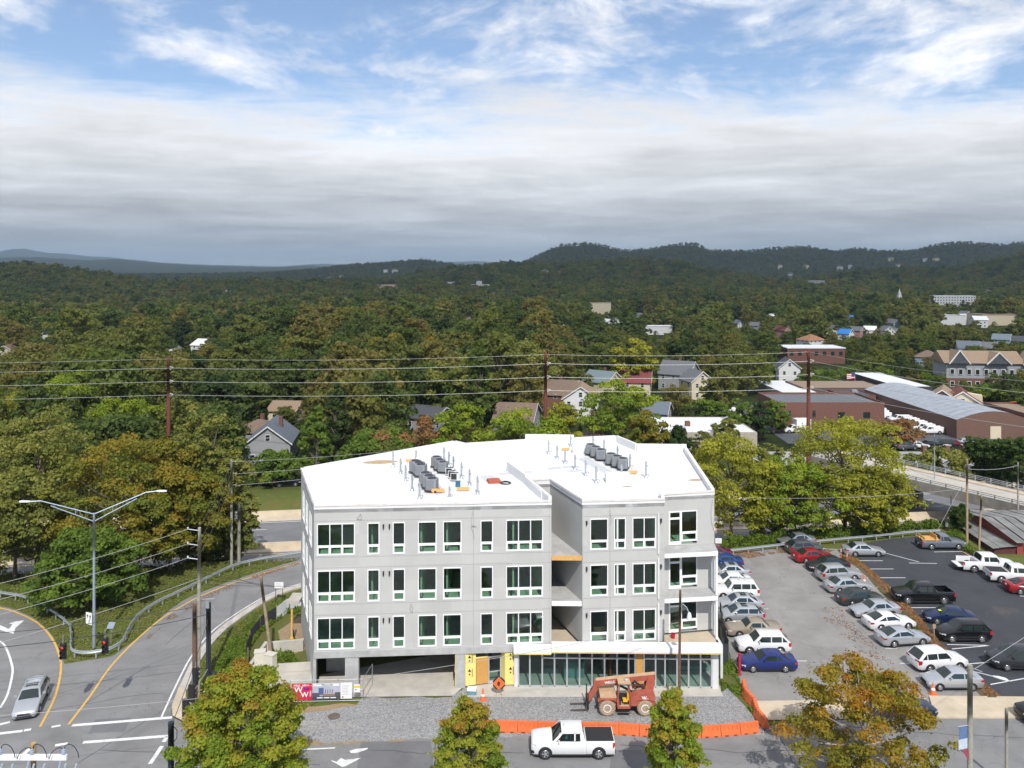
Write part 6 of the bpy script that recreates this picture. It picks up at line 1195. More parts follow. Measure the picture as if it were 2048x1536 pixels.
mb = MB(); mb.extr([(.75, .75), (1.95, .75), (1.95, 1.25), (.75, 1.3)], -.95, .95); mb.build('front_frame', TRED, th); mb = MB(); mb.bx(.72, 1.95, -.9, 1.0, 1.3, 1.42); mb.build('front_deck', TDUST, th)
for s in (1, -1):
    for xx in (1.43, -1.43): mb = MB(); mb.extr([(xx - .7, 1.12), (xx - .5, 1.28), (xx + .5, 1.28), (xx + .7, 1.12), (xx + .68, 1.08), (xx + .48, 1.22), (xx - .48, 1.22), (xx - .68, 1.08)], s * .95 - .22, s * .95 + .2); mb.build('mudguard', TRED, th)
cab_ = MB(); cab_.extr([(-.3, .55), (.65, .55), (.72, 1.2), (.55, 1.25), (.5, .72), (-.22, .72), (-.22, 1.3), (-.32, 1.3)], .4, 1.1)
for x, z0, x2 in ((-.28, 1.2, -.22), (.66, 1.15, .5)):
    for y in (.42, 1.06): cab_.tube((x, y, z0), (x2, y, 2.42), .05, n=6)
cab_.build('cab_frame', TRED, th); mb = MB(); mb.prism([(-.32, .36), (.6, .36), (.62, 1.1), (-.34, 1.1)], 2.4, 2.5); mb.build('cab_roof', TDUST, th); mb = MB(); mb.bx(-.25, .6, .42, 1.06, .72, .78); mb.build('cab_floor', TDUST, th)
mb = MB(); mb.bx(-.12, .22, .52, .98, 1.0, 1.12); mb.build('seat', YSEAT, th); mb = MB(); mb.bx(-.22, -.1, .54, .96, 1.1, 1.62); mb.build('seat_back', YSEAT, th); mb = MB(); mb.bx(-.15, .15, .6, .9, .78, 1.0); mb.bx(.38, .55, .5, 1., .78, 1.3); mb.build('console', DARKM, th); mb = MB(); mb.path([(.3 + .05 * math.sin(a), .75 + .17 * math.cos(a), 1.35 + .12 * math.sin(a)) for a in [k * .57 for k in range(12)]], .015, 5); mb.build('steering_wheel', BLACK, th)
mb = MB(); mb.loft([[(x, y, z + dz) for y, dz in ((-.2, -.2), (.2, -.2), (.2, .2), (-.2, .2))] for x, z in ((-2.35, 2.5), (2.2, 2.02))][::-1]); boom = mb.build('boom', TRED, th); mb = MB(); mb.loft([[(x, y, z) for y, z in ((-.205, zz + .2), (.205, zz + .2), (.205, zz + .225), (-.205, zz + .225))] for x, zz in ((-2.36, 2.5), (2.21, 2.02))][::-1]); mb.build('boom_dust', TDUST, boom)
mb = MB(); mb.loft([[(x, y, z) for x, z in ((1.95, 2.2), (2.32, 2.15), (2.42, 1.6), (2.85, .95), (2.78, .6), (2.55, .75), (2.1, 1.5))] for y in (-.17, .17)]); mb.build('boom_head', TRED, th)
mb = MB(); mb.extr([(-2.2, 1.6), (-1.5, 1.6), (-1.75, 2.45), (-2.3, 2.6)], -.32, -.24); mb.extr([(-2.2, 1.6), (-1.5, 1.6), (-1.75, 2.45), (-2.3, 2.6)], .24, .32); mb.build('boom_tower', TRED, th); mb = MB(); mb.tube((-.6, 0, 1.3), (.9, 0, 2.0), .09, n=8); mb.tube((-1.5, .3, 1.7), (-.7, .3, 2.25), .08, n=8); mb.build('hydraulic_ram', DARKM, th); mb = MB(); mb.tube((2.5, -.1, 1.5), (2.75, -.1, .75), .07, n=8); mb.build('tilt_ram', DARKM, th)
mb = MB(); mb.bx(2.78, 2.88, -.75, .75, .28, .42); mb.bx(2.78, 2.88, -.75, .75, .75, .88)
for y in (-.7, -.25, .25, .7): mb.bx(2.8, 2.88, y - .04, y + .04, .42, 1.5 if abs(y) > .5 else .75)
mb.build('fork_carriage', DARKM, th)
for y in (-.45, .45): mb = MB(); mb.extr([(2.88, .9), (2.94, .9), (2.94, .18), (4.15, .12), (4.15, .10), (2.88, .10)], y - .06, y + .06); mb.build('fork', mat('fork_steel', (.13, .10, .08), .6, .5), th)
mb = MB(); mb.lathe([(.13, 0), (.15, .1), (.06, .16)], (-.05, .75, 2.5), n=10); mb.build('work_lamp', ALU, th); mb = MB(); mb.bx(-.25, .6, 1.06, 1.2, .38, .42); mb.bx(-.25, .6, 1.06, 1.15, .2, .24); mb.build('step', DARKM, th)
lettering('WELLS', .26, WT, th, (1.15, .22, 2.1), rz=math.pi, bold=.008).rotation_euler = (R(90), R(-6), math.pi); lettering('W', .34, WT, th, (-1.35, 1.09, 1.36), rz=math.pi, bold=.01); lettering('W', .3, WT, th, (-1.5, 1.092, 1.22), rz=math.pi, bold=.01)
# ------------------------------------------------------------------ vegetation
def leafmat(name, cols, trans=.45, rnd=0., rough=.6, edge=None):
    "leaf colour runs over cols by a per-leaf value; rnd lets every tree differ"
    m, t, b = nodes_of(name); a = t.nodes.new('ShaderNodeAttribute'); a.attribute_name = 'leaf'
    rp = t.nodes.new('ShaderNodeValToRGB'); e = rp.color_ramp.elements
    while len(e) < len(cols): e.new(.5)
    for i, (s, c) in enumerate(zip(e, cols)): s.position = i / (len(cols) - 1); s.color = (*c, 1)
    f = a.outputs['Fac']
    if rnd:
        oi = t.nodes.new('ShaderNodeObjectInfo'); ml = t.nodes.new('ShaderNodeMath'); ml.operation = 'MULTIPLY'; ml.inputs[1].default_value = 1 - rnd; t.links.new(f, ml.inputs[0])
        ad = t.nodes.new('ShaderNodeMath'); ad.operation = 'MULTIPLY_ADD'; ad.inputs[1].default_value = rnd; t.links.new(oi.outputs['Random'], ad.inputs[0]); t.links.new(ml.outputs[0], ad.inputs[2]); f = ad.outputs[0]
    t.links.new(f, rp.inputs[0]); t.links.new(rp.outputs[0], b.inputs['Base Color']); b.inputs['Roughness'].default_value = rough; b.inputs['Specular IOR Level'].default_value = .2
    tl = t.nodes.new('ShaderNodeBsdfTranslucent'); t.links.new(rp.outputs[0], tl.inputs[0]); x = t.nodes.new('ShaderNodeMixShader'); x.inputs[0].default_value = trans
    o = t.nodes['Material Output']; t.links.new(b.outputs[0], x.inputs[1]); t.links.new(tl.outputs[0], x.inputs[2]); t.links.new(x.outputs[0], o.inputs[0]); MATS[name] = m; return m
G1, G2, G3, G4 = (.035, .060, .012), (.060, .095, .016), (.095, .125, .02), (.14, .15, .025)
LF = dict(
    green=leafmat('leaf_green', [(0.070, 0.120, 0.021), (0.132, 0.203, 0.028), (0.221, 0.291, 0.039)]),
    bright=leafmat('leaf_bright_green', [(0.120, 0.189, 0.021), (0.227, 0.302, 0.027), (0.362, 0.408, 0.033)]),
    olive=leafmat('leaf_olive', [(0.118, 0.147, 0.035), (0.216, 0.231, 0.047), (0.334, 0.315, 0.067)]),
    amber=leafmat('leaf_amber', [(0.111, 0.150, 0.023), (0.176, 0.195, 0.026), (0.260, 0.215, 0.026), (0.377, 0.215, 0.026)]),
    yellow=leafmat('leaf_yellow_green', [(0.168, 0.185, 0.025), (0.317, 0.317, 0.032), (0.450, 0.450, 0.043)]),
    street=leafmat('leaf_street', [(0.091, 0.158, 0.020), (0.196, 0.280, 0.027), (0.333, 0.340, 0.033), (0.393, 0.182, 0.033)]),
    rust=leafmat('leaf_rust', [(0.192, 0.154, 0.064), (0.307, 0.166, 0.064), (0.384, 0.192, 0.077)]),
    conifer=leafmat('leaf_conifer', [(.040, .075, .016), (.075, .125, .022), (.115, .17, .03)]),
    dark=leafmat('leaf_dark', [(0.024, 0.051, 0.015), (0.046, 0.084, 0.022), (0.081, 0.124, 0.030)]),
    wood=leafmat('leaf_wood', [(.034, .056, .018), (.060, .092, .022), (.125, .165, .030), (.080, .118, .026), (.185, .20, .036), (.120, .145, .030), (.205, .19, .040), (.19, .145, .045)], .45, .86),
    orange=leafmat('leaf_orange', [(0.158, 0.165, 0.020), (0.272, 0.244, 0.026), (0.401, 0.230, 0.022), (0.430, 0.158, 0.022)]))
BARK = mat('bark', (.13, .105, .08), .9, var=.25, scale=6, bump=.4); BARK_P = mat('bark_pale', (.33, .29, .24), .9, var=.2, scale=6)
def leaf_mesh(name, P, Nn, size, val, m, r, asp=.75):
    "two-triangle leaves at points P facing Nn"
    n = len(P); a = r.normal(size=(n, 3)); u = np.cross(Nn, a); u /= np.linalg.norm(u, axis=1, keepdims=True) + 1e-9; w = np.cross(Nn, u)
    s = (size * r.uniform(.6, 1.35, n))[:, None]; u = u * s; w = w * s * asp
    v = np.stack([P - u, P - w * .9 + u * .1, P + u, P + w * .9 + u * .1], 1).reshape(-1, 3)
    me = bpy.data.meshes.new(name); me.vertices.add(4 * n); me.vertices.foreach_set('co', v.ravel().astype(np.float32)); me.loops.add(4 * n); me.loops.foreach_set('vertex_index', np.arange(4 * n, dtype=np.int32))
    me.polygons.add(n); me.polygons.foreach_set('loop_start', np.arange(0, 4 * n, 4, dtype=np.int32)); me.polygons.foreach_set('loop_total', np.full(n, 4, np.int32)); me.update(calc_edges=True)
    at = me.attributes.new('leaf', 'FLOAT', 'POINT'); at.data.foreach_set('value', np.repeat(np.clip(val, 0, 1), 4).astype(np.float32)); me.materials.append(m); return me
def clumps(r, K, H, Rr, base, shape, cr=(.17, .33)):
    "centres and radii of the leaf masses of one crown (tree of height H, spread Rr, crown from base)"
    C = []; rad = []
    ch = H - base
    while len(C) < K:
        p = r.uniform(-1, 1, 3); q = np.linalg.norm(p)
        if q > 1 or (q < .55 and r.random() < .75): continue
        t = (p[2] + 1) / 2
        if shape == 'cone': k = max(.12, 1.05 - t) * 1.05
        elif shape == 'column': k = .55 + .45 * math.sin(math.pi * min(1, .25 + t * .75))
        elif shape == 'drop': k = (math.sin(math.pi * (.30 + .68 * t)) ** .9) * 1.02 + .04
        elif shape == 'oval': k = math.sin(math.pi * (.16 + .80 * t)) ** .7
        else: k = math.sin(math.pi * (.10 + .84 * t ** .85)) ** .55
        d = np.hypot(p[0], p[1]) or 1; rr_ = min(1, math.sqrt(p[0] ** 2 + p[1] ** 2) / math.sqrt(max(1e-3, 1 - p[2] ** 2)))
        ang = math.atan2(p[1], p[0]); lob = 1 + .16 * math.sin(3 * ang + K) + .1 * math.sin(5 * ang + 2 * t * 5)
        C.append((math.cos(ang) * rr_ * Rr * k * lob, math.sin(ang) * rr_ * Rr * k * lob, base + ch * (.04 + .92 * t))); rad.append(Rr * r.uniform(*cr) * (.7 if shape in ('cone', 'column') else 1))
    return np.array(C), np.array(rad)
def tree_mesh(seed, H, Rr, base, K, n, size, m, shape='round', sparse=0., bias=0., grad=0., cr=(.17, .33)):
    r = np.random.default_rng(seed); C, rad = clumps(r, K, H, Rr, base, shape, cr)
    if sparse: keep = r.random(K) > sparse; C, rad = C[keep], rad[keep]; K = len(C)
    i = r.choice(K, n, p=rad ** 2 / (rad ** 2).sum()); d = r.normal(size=(n, 3)); d /= np.linalg.norm(d, axis=1, keepdims=True); d[:, 2] = np.where(d[:, 2] < -.3, -d[:, 2] * .6, d[:, 2])
    dist = rad[i] * (r.uniform(.35, 1.05, n) ** .5) * np.where(r.random(n) < .16, r.uniform(1.1, 1.7, n), 1.); P = C[i] + d * dist[:, None] * np.array([1, 1, .78]); P[:, 2] = np.maximum(P[:, 2], base * .55)
    Nn = d * .75 + r.normal(size=(n, 3)) * .45 + np.array([0, 0, .25]); Nn /= np.linalg.norm(Nn, axis=1, keepdims=True)
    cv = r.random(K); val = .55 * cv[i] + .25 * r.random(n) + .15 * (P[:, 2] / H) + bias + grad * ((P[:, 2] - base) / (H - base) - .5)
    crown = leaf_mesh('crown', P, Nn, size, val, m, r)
    tb = MB(); tr = max(.09, H * .017); z1 = base + (H - base) * .62; lean = r.uniform(-.02, .02, 2) * H; n_t = 5; pts = [(lean[0] * (k / n_t) ** 1.5, lean[1] * (k / n_t) ** 1.5, z1 * k / n_t) for k in range(n_t + 1)]
    for k in range(n_t): tb.tube(pts[k], pts[k + 1], tr * (1 - .15 * k) * (1.3 if k == 0 else 1), tr * (1 - .15 * (k + 1)), 7, caps=False)
    order = np.argsort(r.random(K))[:min(K, 40 if K > 100 else 16)]
    for j in order:
        c = C[j]; t = min(.97, max(.28, (c[2] * .62) / z1)); s = np.array(pts[-1]) * t; s[2] = z1 * t; mid = s * .45 + c * .55 - np.array([0, 0, .06 * H * .5]); tb.tube(tuple(s), tuple(mid), tr * .42, tr * .28, 5, caps=False); tb.tube(tuple(mid), tuple(c), tr * .28, tr * .09, 4, caps=False)
    trunk = tb.mesh('trunk', BARK, 50); return trunk, crown
def plant_tree(nm, tm, x, y, z, label, s=1., rz=None, group=None, cat='tree', m=None, bark=None, sxy=None):
    o = empty(nm, (x, y, z), random.uniform(0, 6.28) if rz is None else rz, label, cat, group); o.scale = ((sxy or s), (sxy or s), s)
    put('trunk', tm[0], o, mat=bark); put('crown', tm[1], o, mat=m); return o
def hero(seed, px, top, d, w, kind, label, shape='round', n=9000, size=.26, baseh=.18, base_z=None, K=60, nm='broadleaf_tree', sparse=0., bias=0., grad=0., bark=None, cat='tree', cr=(.11, .25)):
    "a tree of its own: seen at column px, its top at row top, w pixels wide, d metres away"
    x = (px - 1024) / FOC * d; gz = tz(x, d) if base_z is None else base_z; H = CAM_H - (top - HOR) * d / FOC - gz; Rr = w / 2 * d / FOC
    tm = tree_mesh(seed, H, Rr, H * baseh, K, n, size, LF[kind], shape, sparse, bias, grad, cr); return plant_tree(nm, tm, x, d, gz, label, rz=0, bark=bark, cat=cat)
# street trees along the near kerb
hero(1, 492, 1306, 50.5, 222, 'street', 'wide street tree turning from green to rust, left of the site', 'drop', n=42000, size=.10, baseh=.10, K=230, nm='street_tree', base_z=0, grad=.3, bias=.02, cr=(.08, .19))
hero(2, 938, 1390, 49.5, 150, 'street', 'small upright street tree with rust-tipped top, in front of the gravel yard', 'drop', n=20000, size=.09, baseh=.12, K=150, nm='street_tree', base_z=0, grad=.5, bias=-.02, cr=(.10, .22))
hero(3, 1345, 1366, 49.5, 118, 'street', 'narrow yellow-green street tree in front of the orange barriers', 'drop', n=20000, size=.09, baseh=.08, K=160, nm='street_tree', base_z=0, grad=.3, bias=0., cr=(.12, .25))
hero(4, 1728, 1338, 52.3, 310, 'orange', 'large sparse street tree with bare grey twigs and orange leaves', n=26000, size=.095, baseh=.12, K=230, nm='street_tree', base_z=0, sparse=.42, bark=BARK_P, grad=.15, bias=-.05, cr=(.06, .16))
# wooded island left of the ramp
for a in ((11, 75, 812, 97, 270, 'olive', 'large olive-green tree at the left edge of the wooded island'), (12, 262, 862, 93, 290, 'amber', 'amber-tinted maple with orange upper crown in the wooded island'), (13, 405, 803, 97, 160, 'olive', 'tall grey-green tree beside the rust-brown pole'), (14, 250, 782, 146, 150, 'bright', 'pale yellow-green tree behind the amber maple'), (15, 452, 888, 95, 120, 'olive', 'olive-green tree above the grey utility pole'), (16, 165, 742, 150, 220, 'bright', 'broad light green tree behind the wooded island'), (17, 60, 775, 148, 180, 'yellow', 'yellow-green tree left of the broad light green tree'), (18, 340, 935, 90, 210, 'amber', 'low amber-green tree in front of the wooded island'), (19, 30, 930, 88, 210, 'olive', 'olive tree hanging over the loop ramp at the left edge'), (20, 175, 1062, 80.5, 200, 'green', 'low leafy green tree beside the street light'), (21, 420, 980, 97, 140, 'olive', 'olive tree near the end of the guardrail')):
    hero(*a, n=24000 if a[4] > 180 else 15000, size=.185, baseh=.08, K=190, cr=(.09, .2))
# trees at the far end of the parking lots
for a in ((31, 1462, 868, 102, 210, 'yellow', 'feathery yellow-green tree beside the right end of the building'), (32, 1690, 822, 106, 250, 'yellow', 'tall yellow-olive tree above the middle of the lot guardrail'), (33, 1590, 905, 101.5, 170, 'bright', 'bright green tree between the two yellowish ones'), (34, 1740, 935, 103, 140, 'yellow', 'yellow-green tree leaning over the black lot'), (35, 1545, 880, 110, 120, 'olive', 'sparse olive tree behind the bright green one')):
    hero(*a, n=20000, size=.165, baseh=.06, K=210, sparse=.15, cr=(.08, .19))
# trees right behind the building
for a in ((41, 632, 808, 139, 110, 'green', 'cone-shaped green tree left behind the building', 'cone'), (42, 925, 795, 138, 120, 'bright', 'bright yellow-green tree behind the roof, left of centre', 'oval'), (43, 1040, 815, 139, 190, 'bright', 'bright green tree behind the roof, left of the rust-brown pole', 'round'), (44, 820, 828, 141, 140, 'rust', 'rust-coloured thinning tree behind the left roof', 'round'), (45, 760, 858, 138, 150, 'green', 'low green tree showing just over the left roof edge', 'round'), (46, 1120, 790, 140, 90, 'yellow', 'yellow-green tree right of the rust-brown pole', 'oval'), (47, 1240, 760, 165, 150, 'bright', 'light green tree in front of the white-roofed workshop', 'round'), (48, 1355, 848, 152, 60, 'dark', 'rounded dark evergreen beside the stone workshop', 'oval'), (49, 1290, 815, 152, 90, 'amber', 'green and amber tree left of the white-roofed workshop', 'oval'), (50, 545, 905, 139, 110, 'green', 'bushy green tree below the grey gabled house', 'round'), (51, 805, 648, 245, 150, 'amber', 'tall amber-brown tree rising above the wooded belt', 'round'), (52, 920, 706, 200, 130, 'olive', 'tall olive tree right of the amber-brown one', 'round'), (53, 1045, 682, 235, 140, 'olive', 'rounded pale olive tree behind the middle rust-brown pole', 'round'), (54, 1262, 676, 250, 90, 'yellow', 'pale yellow tree among the far houses', 'round')):
    hero(*a[:7], shape=a[7], n=10000, size=.27 if a[3] < 180 else .42, baseh=.08, K=60, sparse=.1 if a[5] == 'rust' else 0)
for k, px in enumerate((1950, 1975, 2000, 2024, 2048)):
    hero(60 + k, px, 868 + 6 * (k % 2), 150 - 3 * k, 44, 'conifer', ('leftmost', 'second', 'middle', 'fourth', 'rightmost')[k] + ' tall conifer of the clipped row above the bridge', 'column', n=9000, size=.2, baseh=.02, K=110, nm='conifer_tree', cr=(.22, .5))
for a in ((71, 1800, 838, 172, 95, 'rust', 'brownish round tree in front of the white work trucks'), (72, 1885, 895, 146, 120, 'olive', 'spreading olive tree beside the far bridge rail'), (73, 1480, 795, 180, 60, 'green', 'green tree left of the brick warehouse'), (74, 1520, 800, 178, 55, 'dark', 'dark tree against the brick warehouse corner'), (76, 1548, 800, 186, 60, 'green', 'rounded green tree at the left corner of the brick warehouse'), (77, 1418, 800, 200, 80, 'green', 'wide green tree behind the left end of the white workshop roof'), (78, 1455, 835, 168, 50, 'olive', 'small olive tree beside the white-roofed workshop'), (79, 1640, 742, 262, 90, 'green', 'green tree behind the sheds, right of the tall white house'), (80, 1740, 728, 275, 110, 'green', 'broad green tree behind the flagpole'), (81, 1845, 748, 272, 100, 'green', 'broad green tree left of the apartment house'), (82, 2010, 772, 232, 90, 'bright', 'light green tree in front of the apartment house'), (83, 1960, 770, 236, 60, 'green', 'green tree right of the bungalows'), (75, 1922, 1010, 103, 38, 'conifer', 'ivy-covered tree beside the wooden pole by the red shed')):
    hero(*a, n=5500, size=.3, baseh=.08, K=50)

def poly_points(poly, n, r):
    P = np.array(poly); tri = tessellate_polygon([[Vector((p[0], p[1], 0)) for p in poly]]); A = np.array([abs(np.cross(P[b] - P[a], P[c] - P[a])) for a, b, c in tri]); k = r.choice(len(tri), n, p=A / A.sum()); u, v = r.random(n), r.random(n); f = u + v > 1; u[f], v[f] = 1 - u[f], 1 - v[f]
    T = np.array(tri)[k]; return P[T[:, 0]] + (P[T[:, 1]] - P[T[:, 0]]) * u[:, None] + (P[T[:, 2]] - P[T[:, 0]]) * v[:, None]
def cover(name, label, poly, n, size, h, m, seed, cat, patch=.0, up=.5, z0=0.):
    "loose leaves or tufts spread over a patch of ground"
    r = np.random.default_rng(seed); q = poly_points(poly, n, r)
    if patch: f = np.sin(q[:, 0] * 1.3 + seed) + np.sin(q[:, 1] * 1.7 - seed) + .7 * np.sin(q[:, 0] * 3.1 + q[:, 1] * 2.3); q = q[f > patch * 1.2 - .6 + r.normal(size=n) * .4]
    k = len(q); lump = .5 + .5 * np.sin(q[:, 0] * 2.1 + 1.3 * np.sin(q[:, 1] * 1.9)); z = terr(q[:, 0], q[:, 1]) + .06 + z0 + r.random(k) * h * (.3 + .7 * lump); z = np.where(q[:, 1] - .145 * q[:, 0] < 97.5, z0 + .02 + r.random(k) * h * (.3 + .7 * lump), z)
    Nn = r.normal(size=(k, 3)) * np.array([1, 1, .5]) + np.array([0, -.2, up]); Nn /= np.linalg.norm(Nn, axis=1, keepdims=True)
    put(name, leaf_mesh(name, np.column_stack([q, z]), Nn, size, .5 * r.random(k) + .5 * lump * r.random(k), m, r), label=label, cat=cat, kind='stuff')
WEED = leafmat('leaf_weed', [(.10, .15, .025), (.17, .25, .03), (.26, .34, .04)]); GRS = leafmat('leaf_grass_blade', [(.15, .18, .045), (.21, .24, .055), (.30, .27, .09)]); LIT = leafmat('leaf_litter', [(.16, .08, .035), (.26, .13, .05), (.36, .20, .08)], .15)
cover('weeds', 'bright green weeds covering the bank left of the building', pxs([(430, 1340), (455, 1290), (505, 1245), (560, 1210), (606, 1195), (606, 1222), (560, 1240), (522, 1268), (500, 1300), (492, 1350), (430, 1400)]), 16000, .10, .55, WEED, 1, 'weeds', .15)
cover('weeds', 'weeds around the concrete planter walls left of the building', pxs([(540, 1300), (556, 1280), (580, 1300), (602, 1330), (600, 1366), (560, 1370)]), 3500, .09, .5, WEED, 2, 'weeds', .2)
cover('bank_grass', 'rough grass on the bank between ramp kerb and site fence', pxs([(372, 1400), (400, 1330), (450, 1265), (545, 1200), (606, 1178), (606, 1200), (520, 1245), (440, 1320), (405, 1400), (430, 1450)]), 9000, .07, .1, GRS, 3, 'grass', 0, 1.6)
cover('island_grass', 'rough grass of the wooded island inside the guardrail', pxs([(129, 1326), (118, 1296), (104, 1268), (60, 1230), (0, 1205), (-20, 1150), (120, 1120), (300, 1110), (480, 1112), (600, 1100), (600, 1118), (484, 1152), (363, 1200), (264, 1283), (221, 1311)]), 22000, .085, .12, GRS, 4, 'grass', 0, 1.6)
cover('brush', 'dense green brush behind the lot guardrail', pxs([(1440, 1100), (1500, 1092), (1590, 1083), (1690, 1074), (1800, 1062), (1890, 1056), (1890, 1046), (1690, 1062), (1560, 1074), (1440, 1086)]), 15000, .15, 1.1, WEED, 5, 'brush', .0)
cover('brush', 'brush and vines at the left of the red shed', pxs([(1880, 1085), (1900, 1062), (1925, 1070), (1945, 1100), (1960, 1120), (1935, 1105)]), 3000, .12, .6, WEED, 6, 'brush')
cover('verge_weeds', 'weedy strip between the gravel yard and the parked cars', pxs([(1440, 1305), (1455, 1300), (1476, 1345), (1484, 1392), (1508, 1420), (1508, 1432), (1486, 1408), (1455, 1376), (1444, 1384)]), 5000, .08, .3, WEED, 7, 'weeds', .1)
cover('leaf_litter', 'brown fallen leaves along the mulch verge between the lots', pxs([(1680, 1112), (1722, 1136), (1768, 1180), (1820, 1236), (1870, 1298), (1918, 1345), (1975, 1396), (2000, 1396), (1940, 1345), (1890, 1298), (1838, 1236), (1784, 1180), (1735, 1136), (1700, 1112)]), 12000, .08, .1, LIT, 8, 'leaves', 0, 1.5, .1)
cover('leaf_litter', 'brown fallen leaves at the far end of the old lot', pxs([(1440, 1108), (1500, 1099), (1600, 1095), (1670, 1100), (1640, 1112), (1560, 1106), (1480, 1120), (1440, 1125)]), 3500, .07, .03, LIT, 9, 'leaves', .3, 2.)
cover('leaf_litter', 'brown fallen leaves scattered over the parking aisle', pxs([(1640, 1215), (1680, 1215), (1720, 1262), (1790, 1330), (1700, 1300), (1650, 1240)]), 700, .07, .02, LIT, 10, 'leaves', .5, 2.)
cover('leaf_litter', 'orange fallen leaves along the yellow line of the ramp', pxs([(300, 1262), (330, 1235), (420, 1186), (520, 1146), (600, 1122), (600, 1128), (500, 1162), (420, 1196), (330, 1248), (285, 1290)]), 1500, .06, .02, LIT, 11, 'leaves', .2, 2.)
cover('mulch_weeds', 'green weeds growing on the mulch verge', pxs([(1800, 1215), (1860, 1275), (1905, 1318), (1895, 1325), (1850, 1285), (1795, 1225)]), 1500, .08, .3, WEED, 12, 'weeds', .1)
# wooded belt: single trees nearest to the viewer, the far wood as one mass
PROT = [tree_mesh(200 + i, h, w, h * .1, 80, 4200, .5, LF['wood'], sh, cr=(.13, .28)) for i, (h, w, sh) in enumerate(((17, 7.6, 'round'), (19, 8.4, 'round'), (15, 6.8, 'round'), (22, 7.4, 'oval'), (18, 9.2, 'round'), (20, 4.0, 'cone'), (24, 6.6, 'oval'), (14, 9.0, 'round'), (18, 6.0, 'drop')))]
FARP = [tree_mesh(230 + i, h, w, h * .15, 34, 800, 1.05, LF['wood'], sh) for i, (h, w, sh) in enumerate(((17, 8, 'round'), (19, 8.6, 'round'), (15, 7.2, 'round'), (21, 7.6, 'oval'), (21, 4.4, 'cone')))]
KEEP = []   # (px0, px1, row of the top, row of the base, distance): things the trees must not hide
def clear_of(x, y, z, h, w, slack=0):
    p = SX(x, y); rw = w * FOC / y; t, b = SY(y, z + h), SY(y, z)
    for x0, x1, ty, by, d in KEEP:
        if y < d + 4 and p + rw * .8 > x0 and p - rw * .8 < x1 and t < by - 2 and b > ty: return False
        if abs(y - d) < 6 and p + rw * .7 > x0 and p - rw * .7 < x1: return False
    return True
EXCL = []   # plan rectangles without trees
def in_excl(x, y): return any(a < x < b and c < y < d for a, b, c, d in EXCL)
COLS = ((100, 'at the left picture edge'), (250, 'above the twin-arm street light'), (337, 'just left of the left rust-brown pole'), (480, 'just right of the left rust-brown pole'), (600, 'around the slate-grey gabled house'), (700, 'behind the left corner of the roof'), (850, 'behind the left part of the roof'), (1000, 'behind the roof condensers'), (1091, 'just left of the middle rust-brown pole'), (1200, 'just right of the middle rust-brown pole'), (1300, 'around the dark red roof'), (1420, 'behind the white-roofed workshop'), (1530, 'left of the brick warehouse'), (1617, 'just left of the right rust-brown pole'), (1800, 'behind the brick warehouse'), (99999, 'behind the vaulted warehouse'))
def where(kind, x, y):
    p = SX(x, y); rk = 'front' if y < 160 else 'second' if y < 185 else 'third' if y < 215 else 'fourth' if y < 250 else 'rear'
    c = next(t for a, t in COLS if p < a); return '%s in the %s rank of the wood, %s' % (kind, rk, c), 'trees of the wood ' + c
